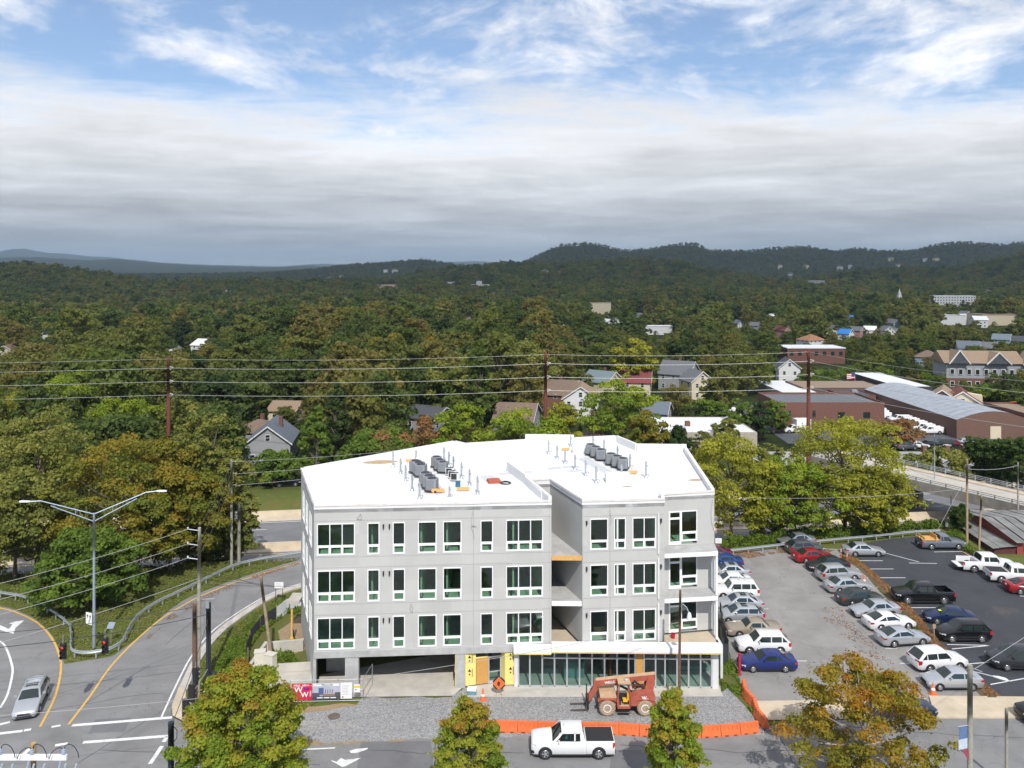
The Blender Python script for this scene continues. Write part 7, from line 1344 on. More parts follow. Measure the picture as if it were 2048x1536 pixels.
def forest():
    r = random.Random(5); cand = []
    y = 139.
    while y < 620:
        step = 8.8 + y * .006; x = -.86 * y
        while x < .86 * y:
            xx, yy = x + r.uniform(-.45, .45) * step, y + r.uniform(-.45, .45) * step; x += step
            if yy - .145 * xx < 137: continue
            cand.append((xx, yy))
        y += step * .92
    pts = []; cnt = 0; placed = []
    for x, y in sorted(cand, key=lambda c: c[1]):
        p = SX(x, y); z = tz(x, y)
        if in_excl(x, y): continue
        i = 5 if r.random() < .07 else r.choice((0, 1, 2, 3, 4, 6, 7, 8)); s = r.uniform(.45, 1.22) * (.66 if p > 1150 and y < 420 else 1.); dens = .8 if p > 1130 else 1.
        if r.random() > dens: continue
        h, w = (17, 19, 15, 22, 18, 20, 24, 14, 18)[i] * s, (7.6, 8.4, 6.8, 7.4, 9.2, 4.0, 6.6, 9., 6.)[i] * s
        if not clear_of(x, y, z, h, w):
            s *= .42
            if not clear_of(x, y, z, h * .42, w * .42): continue
        if -60 < p < 2110 and cnt < 289 and y < 330:
            lab, grp = where('conifer' if i == 5 else 'tree', x, y)
            plant_tree('conifer_tree' if i == 5 else 'broadleaf_tree', PROT[i], x, y, z - .2, lab, s, r.uniform(0, 6.28), grp); cnt += 1
        else: pts.append((x, y, z - .3, r.uniform(0, 6.28), s, i if y < 430 else 9 + (4 if i == 5 else r.randrange(4))))
    y = 620.
    while y < 7200:
        step = (8 + y * .0075) if y < 2600 else max(20., y * .0078); x = -.78 * y
        while x < .78 * y:
            xx, yy = x + r.uniform(-.5, .5) * step, y + r.uniform(-.5, .5) * step; x += step
            if in_excl(xx, yy): continue
            z = tz(xx, yy); s = r.uniform(.5, 1.2) * (max(1., min(1.5, step / 15)) if yy < 2400 else .95); i = 4 if r.random() < .06 else r.randrange(4)
            if yy < 3500 and not clear_of(xx, yy, z, 16 * s, 6.5 * s): continue
            pts.append((xx, yy, z - 1.0, r.uniform(0, 6.28), s, 9 + i))
        y += step * .95
    me = bpy.data.meshes.new('far_wood'); a = np.array(pts); me.from_pydata(a[:, :3].tolist(), [], [])
    for nm, ty, c in (('rot', 'FLOAT', 3), ('scl', 'FLOAT', 4), ('idx', 'INT', 5)): at = me.attributes.new(nm, ty, 'POINT'); at.data.foreach_set('value', a[:, c].astype(np.int32 if ty == 'INT' else np.float32))
    o = put('far_wood', me, kind='stuff', label='dense wood covering the valley and the distant hills', cat='wood')
    g = bpy.data.node_groups.new('scatter', 'GeometryNodeTree'); g.interface.new_socket('Geometry', in_out='INPUT', socket_type='NodeSocketGeometry'); g.interface.new_socket('Geometry', in_out='OUTPUT', socket_type='NodeSocketGeometry')
    N = g.nodes; gi, go = N.new('NodeGroupInput'), N.new('NodeGroupOutput'); ip = N.new('GeometryNodeInstanceOnPoints'); j = N.new('GeometryNodeGeometryToInstance')
    for me_ in [p[1] for p in PROT + FARP][::-1]:
        oi = N.new('GeometryNodeObjectInfo'); oi.inputs['Object'].default_value = SRC[me_.name]; g.links.new(oi.outputs['Geometry'], j.inputs[0])
    def attr(n, t): q = N.new('GeometryNodeInputNamedAttribute'); q.data_type = t; q.inputs['Name'].default_value = n; return q.outputs['Attribute']
    cx = N.new('ShaderNodeCombineXYZ'); g.links.new(attr('rot', 'FLOAT'), cx.inputs[2]); ip.inputs['Pick Instance'].default_value = True
    g.links.new(gi.outputs[0], ip.inputs['Points']); g.links.new(j.outputs[0], ip.inputs['Instance']); g.links.new(attr('idx', 'INT'), ip.inputs['Instance Index']); g.links.new(cx.outputs[0], ip.inputs['Rotation']); g.links.new(attr('scl', 'FLOAT'), ip.inputs['Scale']); g.links.new(ip.outputs[0], go.inputs[0])
    md = o.modifiers.new('scatter', 'NODES'); md.node_group = g
    print('forest: singles', cnt, 'instanced', len(pts))
SRC = {}
def sources():
    "one real tree of each kind in the wood, whose crown is repeated through the mass"
    for k, p in enumerate(PROT + FARP):
        x = -170 + 20 * k; y = 330 + 9 * (k % 3); o = plant_tree('conifer_tree' if k in (5, 13) else 'broadleaf_tree', p, x, y, tz(x, y) - .3, where('conifer' if k in (5, 13) else 'tree', x, y)[0], .8, 0, where('', x, y)[1])
        SRC[p[1].name] = [c for c in o.children if c.name.startswith('crown')][0]
# ------------------------------------------------------------------ bridge over the highway
BR_A, BR_B = Vector((52.6, 148.)), Vector((93.5, 80.)); bd_ = (BR_B - BR_A).normalized(); bn_ = Vector((-bd_.y, bd_.x)); bl_ = (BR_B - BR_A).length; bm_ = (Vector((63.4, 128)) + Vector((66.2, 135.7))) / 2
BR_A = bm_ - bd_ * 16; bl_ = 78.; ba_ = math.atan2(bd_.y, bd_.x)
br = empty('bridge', (BR_A.x, BR_A.y, .5), ba_, 'concrete road bridge crossing the highway at the right', 'bridge')
CONC_DK = mat('concrete_weathered', (.24, .22, .19), .9, var=.25, scale=.8, dirt=.5); hw_ = 4.0
mb = MB(); mb.bx(0, bl_, -hw_, hw_, -.25, 0); mb.build('deck', mat('deck_concrete', (.44, .42, .38), .85, var=.1, scale=.5, dirt=.2), br)
for s in (-1, 1): mb = MB(); mb.bx(0, bl_, s * hw_ - .15, s * hw_ + .15, -1.25, .25); mb.build('edge_beam', CONC_DK, br)
mb = MB(); mb.bx(0, bl_, hw_ - 1.5, hw_ - .16, .004, .2); mb.build('footway', CONC_TAN, br)
mb = MB()
for y in (-2.4, -.8, .8, 2.4): mb.bx(0, bl_, y - .22, y + .22, -1.3, -.26)
mb.build('girder', CONC_DK, br)
mb = MB(); mb.bx(0, bl_, -.06, .06, .004, .01); mb.build('lane_marking', LINE_Y, br)
for s in (-1, 1):
    mb = MB()
    for z in ((.55, .8, 1.05) if s > 0 else (.5, .75)): mb.tube((0, s * hw_, z), (bl_, s * hw_, z), .045, n=6)
    mb.build('railing', GALV if s > 0 else DARKM, br)
    pm = MB(); pm.bx(-.06, .06, -.08, .08, .25, 1.1 if s > 0 else .82); pme = pm.mesh('rail_post', GALV if s > 0 else CONC_DK)
    for k in range(int(bl_ / 2.4)): put('rail_post', pme, br, loc=(1.2 + k * 2.4, s * hw_, 0))
for t in (16.5, 37.): mb = MB(); mb.bx(t - .7, t + .7, -3.6, 3.6, -1.9, -1.3); mb.bx(t - .55, t + .55, -3.4, -2.0, -6.2, -1.9); mb.bx(t - .55, t + .55, -.7, .7, -6.2, -1.9); mb.bx(t - .55, t + .55, 2.0, 3.4, -6.2, -1.9); mb.build('pier', CONC_DK, br)
mb = MB(); mb.bx(-.5, 1.0, -4.4, 4.4, -6, -1.2); mb.build('abutment', CONC_DK, br)
car('suv', 'slate', *[(BR_A + bd_ * 45.5 - bn_ * 1.2).x, (BR_A + bd_ * 45.5 - bn_ * 1.2).y], math.degrees(ba_) + 180, 'grey crossover driving across the bridge at the right edge', z=.5, name='moving_suv')
sheet('bridge_street', [tuple(BR_A + bn_ * 4), tuple(BR_A - bn_ * 4), (44, 157), (47, 168), (130, 172), (130, 160), (66, 152)], -3.0 + 3.2, mat('street_pale', (.36, .35, .33), .9, var=.08)) if False else None
# ------------------------------------------------------------------ red shed by the black lot
SHR = mat('corrugated_grey', (.22, .22, .21), .7, .2, var=.4, scale=.5, dirt=.3); SHW = mat('red_boards', (.24, .055, .045), .75, var=.12, scale=2); SHD = mat('dark_red_boards', (.10, .03, .028), .85, var=.2, scale=3)
sd = empty('red_shed', (57.5, 95., -.9), R(0), 'red wooden shed with patched grey metal roof at the right edge', 'shed')
mb = MB(); mb.bx(2.6, 18, .2, 12.2, 0, 2.4); mb.build('wall', SHW, sd); mb = MB(); mb.prism([(0, 0.4), (2.58, .4), (2.58, 11.5), (.9, 11.5)], 0, 1.6); mb.build('lean_to_wall', SHD, sd)
def strips(nm, P0, P1, P2, P3, k, m_, par):
    "roof sheets laid side by side between two edges"
    for i in range(k):
        a, b = i / k, (i + 1) / k - .012; L_ = lambda p, q, t: tuple(p[j] + (q[j] - p[j]) * t for j in range(3)); q = [L_(P0, P1, a), L_(P0, P1, b), L_(P3, P2, b), L_(P3, P2, a)]; dz = .03 * (i % 2) ; q = [(x, y, z + dz) for x, y, z in q]; mb = MB(); mb.add(q + [(x, y, z - .05) for x, y, z in q], [(0, 1, 2, 3), (7, 6, 5, 4), (0, 4, 5, 1), (1, 5, 6, 2), (2, 6, 7, 3), (3, 7, 4, 0)]); mb.build(nm, m_, par)
strips('roof_sheet', (2.2, -.4, 2.45), (18.4, -.4, 2.45), (18.4, 6.4, 3.35), (2.2, 6.4, 3.35), 12, SHR, sd); strips('roof_sheet', (2.2, 6.4, 3.35), (18.4, 6.4, 3.35), (18.4, 12.6, 2.45), (2.2, 12.6, 2.45), 12, SHR, sd); strips('lean_to_sheet', (-.4, 0, 1.65), (2.5, 0, 1.95), (2.5, 11.9, 1.95), (.6, 11.9, 1.65), 3, SHR, sd)
mb = MB(); mb.add([(2.6, .2, 2.4), (2.6, 12.2, 2.4), (2.6, 6.2, 3.25)], [(0, 2, 1)]); mb.build('gable', SHW, sd)
for x in (3.4, 6.0, 9.): mb = MB(); mb.bx(x, x + 1.1, .12, .2, .95 if x > 5 else 1.2, 2.1); mb.build('doorway' if x > 5 else 'window', CGLASS, sd)
KEEP += [(1905, 2048, 1040, 1150, 95)]
# ------------------------------------------------------------------ houses
BRICK = mat('brick_red', (.15, .07, .052), .85, var=.2, scale=3, bump=.2, bscale=8); BRICKB = mat('brick_brown', (.14, .08, .06), .85, var=.2, scale=3)
RF = dict(grey=mat('shingle_grey', (.13, .135, .145), .9, var=.15, scale=2), dgrey=mat('shingle_dark', (.07, .075, .085), .9, var=.15, scale=2), brown=mat('shingle_brown', (.17, .12, .09), .9, var=.15, scale=2), tan=mat('shingle_tan', (.26, .19, .13), .9, var=.12, scale=2), red=mat('metal_roof_red', (.19, .055, .055), .6, var=.08), dred=mat('shingle_dark_red', (.14, .05, .04), .9, var=.12), blue=mat('metal_roof_blue', (.15, .19, .21), .6, var=.08), white=mat('roof_white', (.66, .67, .68), .6, var=.06), orange=mat('shingle_orange', (.30, .15, .08), .9, var=.12), tarp=mat('tarp_blue', (.03, .20, .55), .6, var=.05), teal=mat('roof_teal', (.17, .24, .25), .6, var=.08), slate=mat('shingle_slate', (.12, .14, .17), .85, var=.15))
WL = dict(white=mat('siding_white', (.62, .62, .60), .8, var=.06), cream=mat('siding_cream', (.55, .48, .34), .8, var=.06), grey=mat('siding_grey', (.28, .29, .30), .8, var=.08), blue=mat('siding_blue', (.20, .27, .33), .8, var=.06), brown=mat('siding_brown', (.17, .09, .06), .8, var=.1), brick=BRICK, teal=mat('siding_teal', (.26, .35, .35), .8, var=.06), pink=mat('siding_pink', (.42, .22, .2), .8, var=.06), dark=mat('siding_dark', (.06, .07, .08), .8, var=.1))
TRW = WL['white']
def house(px, row, w, dp, wh, rh, wl, rf, rot, label, vis=28, chim=True, hip=False, dorm=False, name='house', cat='house'):
    "ridge shows at (px, row); stands on the terrain; rot 0: gable end to the viewer, 90: long eave to the viewer"
    d = 300.
    for _ in range(12): x = (px - 1024) / FOC * d; z = tz(x, d); d = max(125., (CAM_H - (z + wh + rh)) * FOC / (row - HOR))
    o = empty(name, (x, d, z - .3), R(rot), label, cat); hx, hy = w / 2, dp / 2; wh += .3
    mb = MB(); mb.bx(-hx, hx, -hy, hy, 0, wh); 
    if not hip: mb.add([(-hx, -hy, wh), (hx, -hy, wh), (0, -hy, wh + rh), (-hx, hy, wh), (hx, hy, wh), (0, hy, wh + rh)], [(0, 1, 2), (4, 3, 5)])
    mb.build('wall', WL[wl], o); e, t_ = .45, .16
    rm_ = MB()
    if hip: rm_.add([(-hx - e, -hy - e, wh - .05), (hx + e, -hy - e, wh - .05), (hx + e, hy + e, wh - .05), (-hx - e, hy + e, wh - .05), (0, -max(.3, hy - hx), wh + rh), (0, max(.3, hy - hx), wh + rh)], [(0, 1, 4), (1, 2, 5, 4), (2, 3, 5), (3, 0, 4, 5), (3, 2, 1, 0)])
    else:
        k = rh / hx; rm_.extr([(-hx - e, wh - e * k), (0, wh + rh), (hx + e, wh - e * k), (hx + e, wh - e * k + t_), (0, wh + rh + t_), (-hx - e, wh - e * k + t_)], -hy - e, hy + e)
    ro_ = rm_.build('roof', RF[rf], o)
    if not hip:
        k = rh / hx; mb = MB(); mb.extr([(-hx - e, wh - e * k - .12), (0, wh + rh - .1), (hx + e, wh - e * k - .12), (hx + e, wh - e * k + t_ + .02), (0, wh + rh + t_ + .02), (-hx - e, wh - e * k + t_ + .02)], -hy - e - .06, -hy - e - .005); mb.build('bargeboard', TRW, o)
    if chim: mb = MB(); mb.bx(hx * .3, hx * .3 + .7, -.2, .6, wh + rh * .3, wh + rh + .9); mb.build('chimney', BRICK, ro_)
    if dorm: mb = MB(); mb.extr([(hx * .2, wh + rh * .2), (hx * .95, wh + .1), (hx * .95, wh + rh * .62), (hx * .3, wh + rh * .75)], -1.2, 1.2); mb.build('dormer', WL[wl], o)
    wm = MB(); wm.bx(-.5, .5, -.04, .0, 0, 1.3); wme = wm.mesh('window', TRW); pm = MB(); pm.bx(-.4, .4, -.07, -.041, .1, .6); pm.bx(-.4, .4, -.07, -.041, .7, 1.2); pme = pm.mesh('pane', CGLASS)
    n_f = 2 if wh > 4.5 else 1
    for f in range(n_f):
        zz = 1.1 + f * 2.7
        for i in range(max(2, int(w / 2.6))):
            xx = -hx + (i + .5) * w / max(2, int(w / 2.6)); q = put('window', wme, o, loc=(xx, -hy - .002, zz)); put('pane', pme, q)
        for i in range(max(2, int(dp / 3.2))):
            yy = -hy + (i + .5) * dp / max(2, int(dp / 3.2))
            for s in (-1, 1): q = put('window', wme, o, loc=(s * (hx + .002), yy, zz), rz=R(90) * s); put('pane', pme, q)
    if not hip and rh > 1.8: q = put('window', wme, o, loc=(0, -hy - .003, wh + rh * .12)); put('pane', pme, q)
    ext = max(w, dp) * .5 * FOC / d
    KEEP.append((px - ext * .7, px + ext * .7, row - 2, row + vis * .62, d)); return o, d
HS = [(545, 842, 8.5, 12, 4.2, 3.2, 'grey', 'slate', 8, 'slate-grey gabled house left of the cone-shaped tree', 60), (520, 838, 8, 9, 3.4, 2.2, 'grey', 'brown', 80, 'brown-roofed house just behind the slate-grey gabled one', 12, True, True),
      (575, 802, 9, 7, 3., 1.8, 'cream', 'tan', 85, 'pale tan roof glimpsed under the trees left of centre', 10, False), (14, 690, 11, 9, 5.2, 3.2, 'cream', 'brown', 15, 'brown-roofed house at the left edge', 22), (92, 662, 8, 8, 5.6, 2.6, 'white', 'grey', 30, 'white two-storey house with chimney at the far left', 16), (412, 678, 11, 9, 5., 2.6, 'white', 'white', 70, 'white metal-roofed house in the left wood', 16), (345, 690, 7, 7, 4, 2, 'white', 'grey', 0, 'small white house front left of the white metal roof', 10, False),
      (1035, 806, 14, 9, 3.6, 3.0, 'grey', 'brown', 80, 'long brown-grey roof left of the middle rust-brown pole', 45, False, False, True), (1120, 760, 13, 10, 4.6, 3.2, 'brown', 'brown', 75, 'brown-roofed house with front gable right of the middle pole', 40, True, False, True), (1162, 768, 9, 11, 5.5, 3., 'white', 'tan', -6, 'white-sided house with tall gable, partly stone', 60, False), (1205, 742, 9, 9, 5.2, 2.8, 'cream', 'blue', 50, 'cream house with blue-green metal roof and chimney', 36), (1272, 740, 12, 9, 5., 3., 'cream', 'red', 78, 'yellowish house with dark red metal roof', 46, False), (1358, 722, 11, 10, 5.2, 3.6, 'grey', 'grey', 60, 'grey house with steep grey roof and turret', 24), (1392, 740, 7, 8, 5.4, 2.8, 'cream', 'grey', 15, 'narrow cream house right of the steep grey roof', 40, False), (1306, 803, 8, 8, 3., 2.2, 'grey', 'slate', 70, 'low slate-blue roof behind the white-roofed workshop', 34, False), (1190, 858, 7, 7, 3., 2.2, 'brick', 'brown', 20, 'small brown hipped roof with brick chimney just over the building', 16, True, True), (860, 812, 10, 9, 3., 2.2, 'grey', 'dgrey', 60, 'grey roof under the trees behind the left roof edge', 24, False),
      (1575, 716, 7, 9, 6., 2.8, 'white', 'dgrey', -10, 'tall white house with porch among the trees', 40, False), (1886, 775, 10, 11, 3.6, 3.6, 'brown', 'tan', -30, 'brown bungalow with tan roof and skylights at the right', 40, False, False, True), (1922, 778, 10, 11, 3.6, 3.4, 'cream', 'dred', -25, 'bungalow with dark red roof at the right', 36, False, False, True), (1855, 700, 11, 9, 4., 2.6, 'blue', 'brown', 60, 'brown hipped roof above the brown bungalow', 18, False, True),
      (1478, 640, 8, 8, 5, 2.4, 'white', 'slate', 20, 'slate-roofed house, far right of centre, beside the street gap', 14, False), (1512, 644, 9, 8, 5, 2.6, 'grey', 'grey', 50, 'grey gabled house among the far houses', 14, False), (1567, 652, 9, 9, 5, 2.6, 'pink', 'dred', 30, 'pinkish house among the far houses', 18, False), (1622, 668, 11, 10, 4.5, 3, 'white', 'orange', 20, 'house with orange-brown hipped roof', 22, False, True), (1664, 650, 9, 8, 4.5, 2.2, 'white', 'grey', 70, 'white and grey house left of the blue tarpaulin roof', 12, False), (1692, 658, 7, 7, 4, 2.6, 'white', 'tarp', 40, 'house whose roof is covered by a bright blue tarpaulin', 16, False), (1714, 653, 8, 8, 4.5, 2.4, 'pink', 'grey', 40, 'grey-roofed house right of the blue tarpaulin', 14, False), (1740, 652, 8, 7, 4.2, 2.4, 'white', 'white', 70, 'white-roofed house right of the blue tarpaulin', 12, False), (1786, 638, 8, 9, 6, 2.8, 'teal', 'grey', 20, 'tall teal-sided house among the far houses', 22, False), (1774, 652, 7, 8, 5, 2.6, 'white', 'grey', 0, 'white gabled house in front of the teal one', 18, False), (1935, 682, 12, 9, 4.6, 3, 'white', 'slate', 70, 'white house with slate-blue roof above the apartment house', 12, False), (1972, 684, 9, 8, 4.6, 2.6, 'blue', 'grey', 60, 'pale blue house beside the slate-blue roof', 12, False), (2004, 668, 9, 8, 5, 2.6, 'teal', 'blue', 50, 'pale teal house at the far right', 14, False), (2030, 672, 10, 8, 4, 2.4, 'dark', 'dgrey', 70, 'dark house at the right edge', 16, False),
      (1930, 622, 9, 9, 6, 2.6, 'white', 'grey', 20, 'white far house left of the long white building front', 12, False), (1958, 632, 12, 9, 6, 2.6, 'white', 'white', 75, 'bright white far house at the right', 14, False), (1548, 628, 7, 7, 4, 2, 'white', 'white', 40, 'small white-roofed house in the far wood', 8, False), (1458, 596, 8, 8, 6, 2.6, 'blue', 'red', 40, 'tiny blue house with red roof in the far wood', 8, False), (1275, 626, 9, 9, 4, 2.4, 'white', 'slate', 60, 'slate-roofed house below the tan hall', 8, False), (1215, 638, 7, 7, 6, 2.6, 'white', 'white', 30, 'white house front beside the far street', 12, False), (1230, 636, 7, 7, 6, 2.6, 'white', 'grey', 10, 'white gabled house right of the white house front', 10, False), (1340, 600, 9, 9, 5, 2.6, 'white', 'red', 40, 'white house with reddish roof in the far wood', 8, False), (1372, 604, 9, 9, 5, 2.4, 'cream', 'grey', 60, 'grey-roofed house right of the reddish far roof', 8, False), (1128, 650, 6, 6, 4, 2, 'cream', 'white', 0, 'tiny pale house in the middle of the wood', 8, False), (935, 634, 7, 7, 4, 2.2, 'pink', 'dred', 30, 'tiny red-roofed house in the middle of the wood', 6, False), (1490, 602, 9, 8, 4.5, 2.4, 'white', 'grey', 60, 'pale house in the far wood right of centre', 6, False), (1700, 630, 10, 8, 4, 2.2, 'blue', 'tarp', 70, 'far house with pale blue roof', 6, False)]
for h_ in HS: house(*h_)
# far buildings on the hills
FARB = [(1062, 549, 'white'), (1090, 541, 'white'), (1120, 545, 'cream'), (1142, 538, 'grey'), (1180, 551, 'white'), (1198, 540, 'cream'), (1240, 525, 'white'), (1262, 528, 'white'), (1278, 523, 'cream'), (1310, 521, 'cream'), (1336, 519, 'white'), (1220, 562, 'white'), (1172, 563, 'white'), (1048, 553, 'cream'), (955, 549, 'white'), (958, 562, 'white'), (1600, 566, 'white'), (1580, 548, 'white'), (1680, 533, 'white'), (1700, 531, 'white'), (1798, 530, 'white'), (1850, 516, 'white'), (1872, 516, 'cream'), (1782, 517, 'cream'), (1560, 532, 'white'), (1612, 531, 'cream'), (790, 540, 'white'), (772, 539, 'white'), (1855, 561, 'white'), (1910, 556, 'cream'), (1975, 581, 'white'), (450, 577, 'cream'), (455, 580, 'white'), (660, 555, 'white'), (683, 552, 'white')]
def far_site(px, row, h):
    "nearest place along that column whose ground, plus h, shows at the row"
    best = None
    for d in np.geomspace(900, 5600, 160):
        x = (px - 1024) / FOC * d; z = tz(x, d); e = abs(SY(d, z + h) - row)
        if best is None or e < best[0] - .3: best = (e, x, d, z)
    return best[1:]
for k, (px, row, wl) in enumerate(FARB):
    x, d, z = far_site(px, row, 17); s = d / 1800.; o = empty('far_house', (x, d, z - 1), R((k * 37) % 90), 'tiny %s house %s' % (wl, 'in the woods of the low left hill' if px < 900 else 'on the left flank of the middle hill' if px < 1150 else 'on the crest of the middle hill' if row < 535 and px < 1380 else 'at the foot of the middle hill' if px < 1380 else 'below the right-hand ridge' if px < 1720 else 'on the far right hill'), 'house', 'tiny houses on the far hillsides'); mb = MB(); mb.bx(-6 * s, 6 * s, -4 * s, 4 * s, 0, 18); mb.build('wall', WL[wl], o); mb = MB(); mb.extr([(-6.5 * s, 17.8), (6.5 * s, 17.8), (0, 17.8 + 3. * s)], -4.4 * s, 4.4 * s); mb.build('roof', RF['grey' if k % 2 else 'brown'], o)
def hall(px0, px1, top, bot, d, dp, m_, label, nm='far_building', wins=0, rfm=None, cat='building'):
    "flat-roofed building given by its front rectangle in the picture at distance d"
    x0, x1 = ((p - 1024) / FOC * d for p in (px0, px1)); zt = CAM_H - (top - HOR) * d / FOC; zb = tz((x0 + x1) / 2, d) - 1; o = empty(nm, ((x0 + x1) / 2, d, zb), 0, label, cat); w = x1 - x0; h = zt - zb
    mb = MB(); mb.bx(-w / 2, w / 2, 0, dp, 0, h); mb.build('wall', m_, o); mb = MB(); mb.bx(-w / 2 - .3, w / 2 + .3, -.3, dp + .3, h + .003, h + .35); mb.build('roof', rfm or RF['white'], o)
    for f in range(wins):
        for i in range(int(w / 3.5)): mb = MB(); xx = -w / 2 + (i + .5) * w / int(w / 3.5); zz = h - 3 - f * 3.4; mb.bx(xx - .7, xx + .7, -.1, .02, zz, zz + 1.7); mb.build('window', CGLASS, o)
    KEEP.append((px0, px1, top - 1, bot, d)); return o
hall(1868, 1952, 592, 610, 1050, 16, WL['white'], 'long white four-storey building on the far right', wins=3); hall(1180, 1222, 606, 622, 880, 14, WL['cream'], 'tan windowless hall in the middle distance', rfm=RF['tan']); hall(1880, 1960, 631, 644, 640, 20, WL['white'], 'flat white-roofed shop at the far right'); hall(1965, 2048, 630, 645, 620, 22, WL['cream'], 'long tan shop building at the far right', rfm=RF['tan']); hall(1290, 1345, 653, 660, 560, 10, WL['white'], 'long white roof between the trees'); hall(750, 795, 569, 574, 1900, 40, WL['cream'], 'long pink-roofed far building left of centre', rfm=mat('roof_pink', (.45, .10, .12), .7)); hall(942, 982, 569, 572, 1950, 30, WL['white'], 'long white far building in the middle distance'); hall(888, 912, 564, 567, 2100, 30, WL['white'], 'small white far building in the middle distance'); hall(1615, 1650, 562, 568, 1800, 30, WL['grey'], 'grey far building at the foot of the ridge', wins=1)
hall(1575, 1690, 697, 722, 345, 14, BRICK, 'long low brick school with pale flat roof', wins=1, rfm=RF['white'])
# church steeple
x, d, z = (1799 - 1024) / FOC * 1000, 1000, tz((1799 - 1024) / FOC * 1000, 1000); st = empty('church', (x, d, z), 0, 'white church steeple rising from the far trees on the right', 'church'); H = CAM_H - (577 - HOR) * d / FOC - z; mb = MB(); mb.bx(-5, 5, 0, 14, 0, H * .45); mb.build('nave', WL['white'], st); mb = MB(); mb.bx(-2, 2, -2, 2, 0, H * .72); mb.bx(-1.4, 1.4, -1.4, 1.4, H * .72, H * .82); mb.build('tower', WL['white'], st); mb = MB(); mb.lathe([(1.5, H * .82), (.05, H)], n=8); mb.build('spire', WL['white'], st); KEEP.append((1794, 1805, 577, 598, 1000))
# ------------------------------------------------------------------ workshops and yards north of the highway
YZ = -3.7
sheet('work_yard', [(60, 174), (99, 170), (128, 172), (128, 232), (62, 228)], YZ, asphalt('asphalt_yard', (.085, .09, .10), .2))
sheet('side_street', [(52, 140), (60, 137), (68, 148), (120, 150), (135, 152), (135, 166), (52, 166), (48, 160)], YZ + .05, mat('street_pale', (.33, .325, .31), .9, var=.08, scale=.6))
sheet('yard_verge', [(96, 167), (125, 167), (125, 175), (99, 176)], YZ + .09, GRASS)
EXCL += [(58, 126, 168, 230), (74, 124, 218, 266), (50, 130, 136, 168), (27, 54, 164, 190), (24, 135, 100, 150)]
def shed_bldg(nm, label, x0, x1, y0, y1, h, m_, rfm, par=.5, z=YZ - .2, wins=(), door=None):
    o = empty(nm, (x0, y0, z), 0, label, 'building'); w, dp = x1 - x0, y1 - y0; mb = MB(); mb.bx(0, w, 0, dp, 0, h); mb.build('wall', m_, o); mb = MB(); mb.bx(.3, w - .3, .3, dp - .3, h + .003, h + .06); mb.build('roof', rfm, o)
    for a, b, c, e in ((0, w, 0, .3), (0, w, dp - .3, dp), (0, .3, .3, dp - .3), (w - .3, w, .3, dp - .3)): mb = MB(); mb.bx(a, b, c, e, h + .002, h + par); mb.build('parapet', m_, o)
    for xx, zz, ww, hh in wins: mb = MB(); mb.bx(xx, xx + ww, -.06, .02, zz, zz + hh); mb.build('window', CGLASS, o)
    if door: mb = MB(); mb.bx(door[0], door[0] + door[1], -.08, .02, .1, door[2]); mb.build('door', WL['cream'], o)
    return o, w, dp
shed_bldg('brick_warehouse', 'red-brick warehouse with grey flat roof left of the work trucks', 63, 88, 189, 205, 6.2, BRICK, RF['grey'], .5, wins=((2.2, 3.2, .7, 1.6), (8, 3.2, .7, 1.6), (14, 3, 1.6, 1.4), (20, 3, 1.6, 1.4)), door=(5, 2.2, 2.6))
o, w, dp = shed_bldg('vaulted_warehouse', 'brick warehouse with long curved metal roof behind the work trucks', 99.5, 116, 179, 226, 4.4, BRICKB, RF['grey'], .02, door=(7.5, 2.4, 3.))
vm = mat('vault_metal', (.40, .43, .46), .5, .4, var=.15, scale=.6)
for k in range(16):
    y0, y1 = dp * k / 16 + .04, dp * (k + 1) / 16 - .04; mb = MB(); n = 10; mb.loft([[(w * i / n, y, 4.45 + 1.9 * math.sin(math.pi * i / n)) for i in range(n + 1)] for y in (y0, y1)], closed=False); mb.loft([[(w * i / n, y1 + .02, 4.45 + (1.97) * math.sin(math.pi * i / n)) for i in range(n + 1)] for y1 in (y1 - .02, y1 + .08)], closed=False); mb.build('roof_sheet', vm, o)
mb = MB(); n = 10; mb.add([(w * i / n, .02, 4.4 + 1.9 * math.sin(math.pi * i / n)) for i in range(n + 1)] + [(0, .02, 4.3)], [tuple(range(n, -1, -1))]); mb.build('gable', BRICKB, o)
shed_bldg('tan_roof_shed', 'long low shed with tan roof behind the brick warehouse', 84, 108, 231, 246, 4.0, mat('shed_dark', (.10, .08, .07), .9), RF['tan'], .1); shed_bldg('dark_roof_annex', 'brick annex with dark flat roof and air handler', 90.5, 99.2, 218, 229, 3.6, BRICK, RF['dgrey'], .3); shed_bldg('white_roof_shed', 'open shed with sloping white roof at the left of the yard', 76, 86, 222, 250, 3.6, WL['grey'], RF['white'], .05); shed_bldg('carport', 'long white-roofed vehicle shelter at the back of the yard', 112, 122, 232, 265, 4.2, mat('carport_dark', (.05, .05, .055), .9), RF['white'], .1)
o, w, dp = shed_bldg('stone_workshop', 'stone-walled workshop with bright white flat roof right behind the building', 30, 51.5, 168, 186, 4.2, mat('rubble_stone', (.36, .32, .26), .9, var=.25, scale=2), RF['white'], .12, z=-4.4, wins=((2, 1.2, 1, 1.2), (8, 1.2, 1, 1.2))); mb = MB(); mb.bx(8, 9, 7, 8, 4.2, 5.3); mb.build('chimney', BRICK, o)
shed_bldg('brick_store', 'brick building with tan roof at the right edge', 118, 140, 172, 200, 4.6, BRICK, RF['tan'], .4)
mb = MB(); mb.bx(0, 1.6, 0, 1.4, 0, 1.1); mb.bx(.2, 1.4, .2, 1.2, 1.1, 1.25); mb.build('air_handler', ACG, loc=(94, 221, YZ + 3.5), label='grey air handler on the dark-roofed brick annex', cat='air handler')
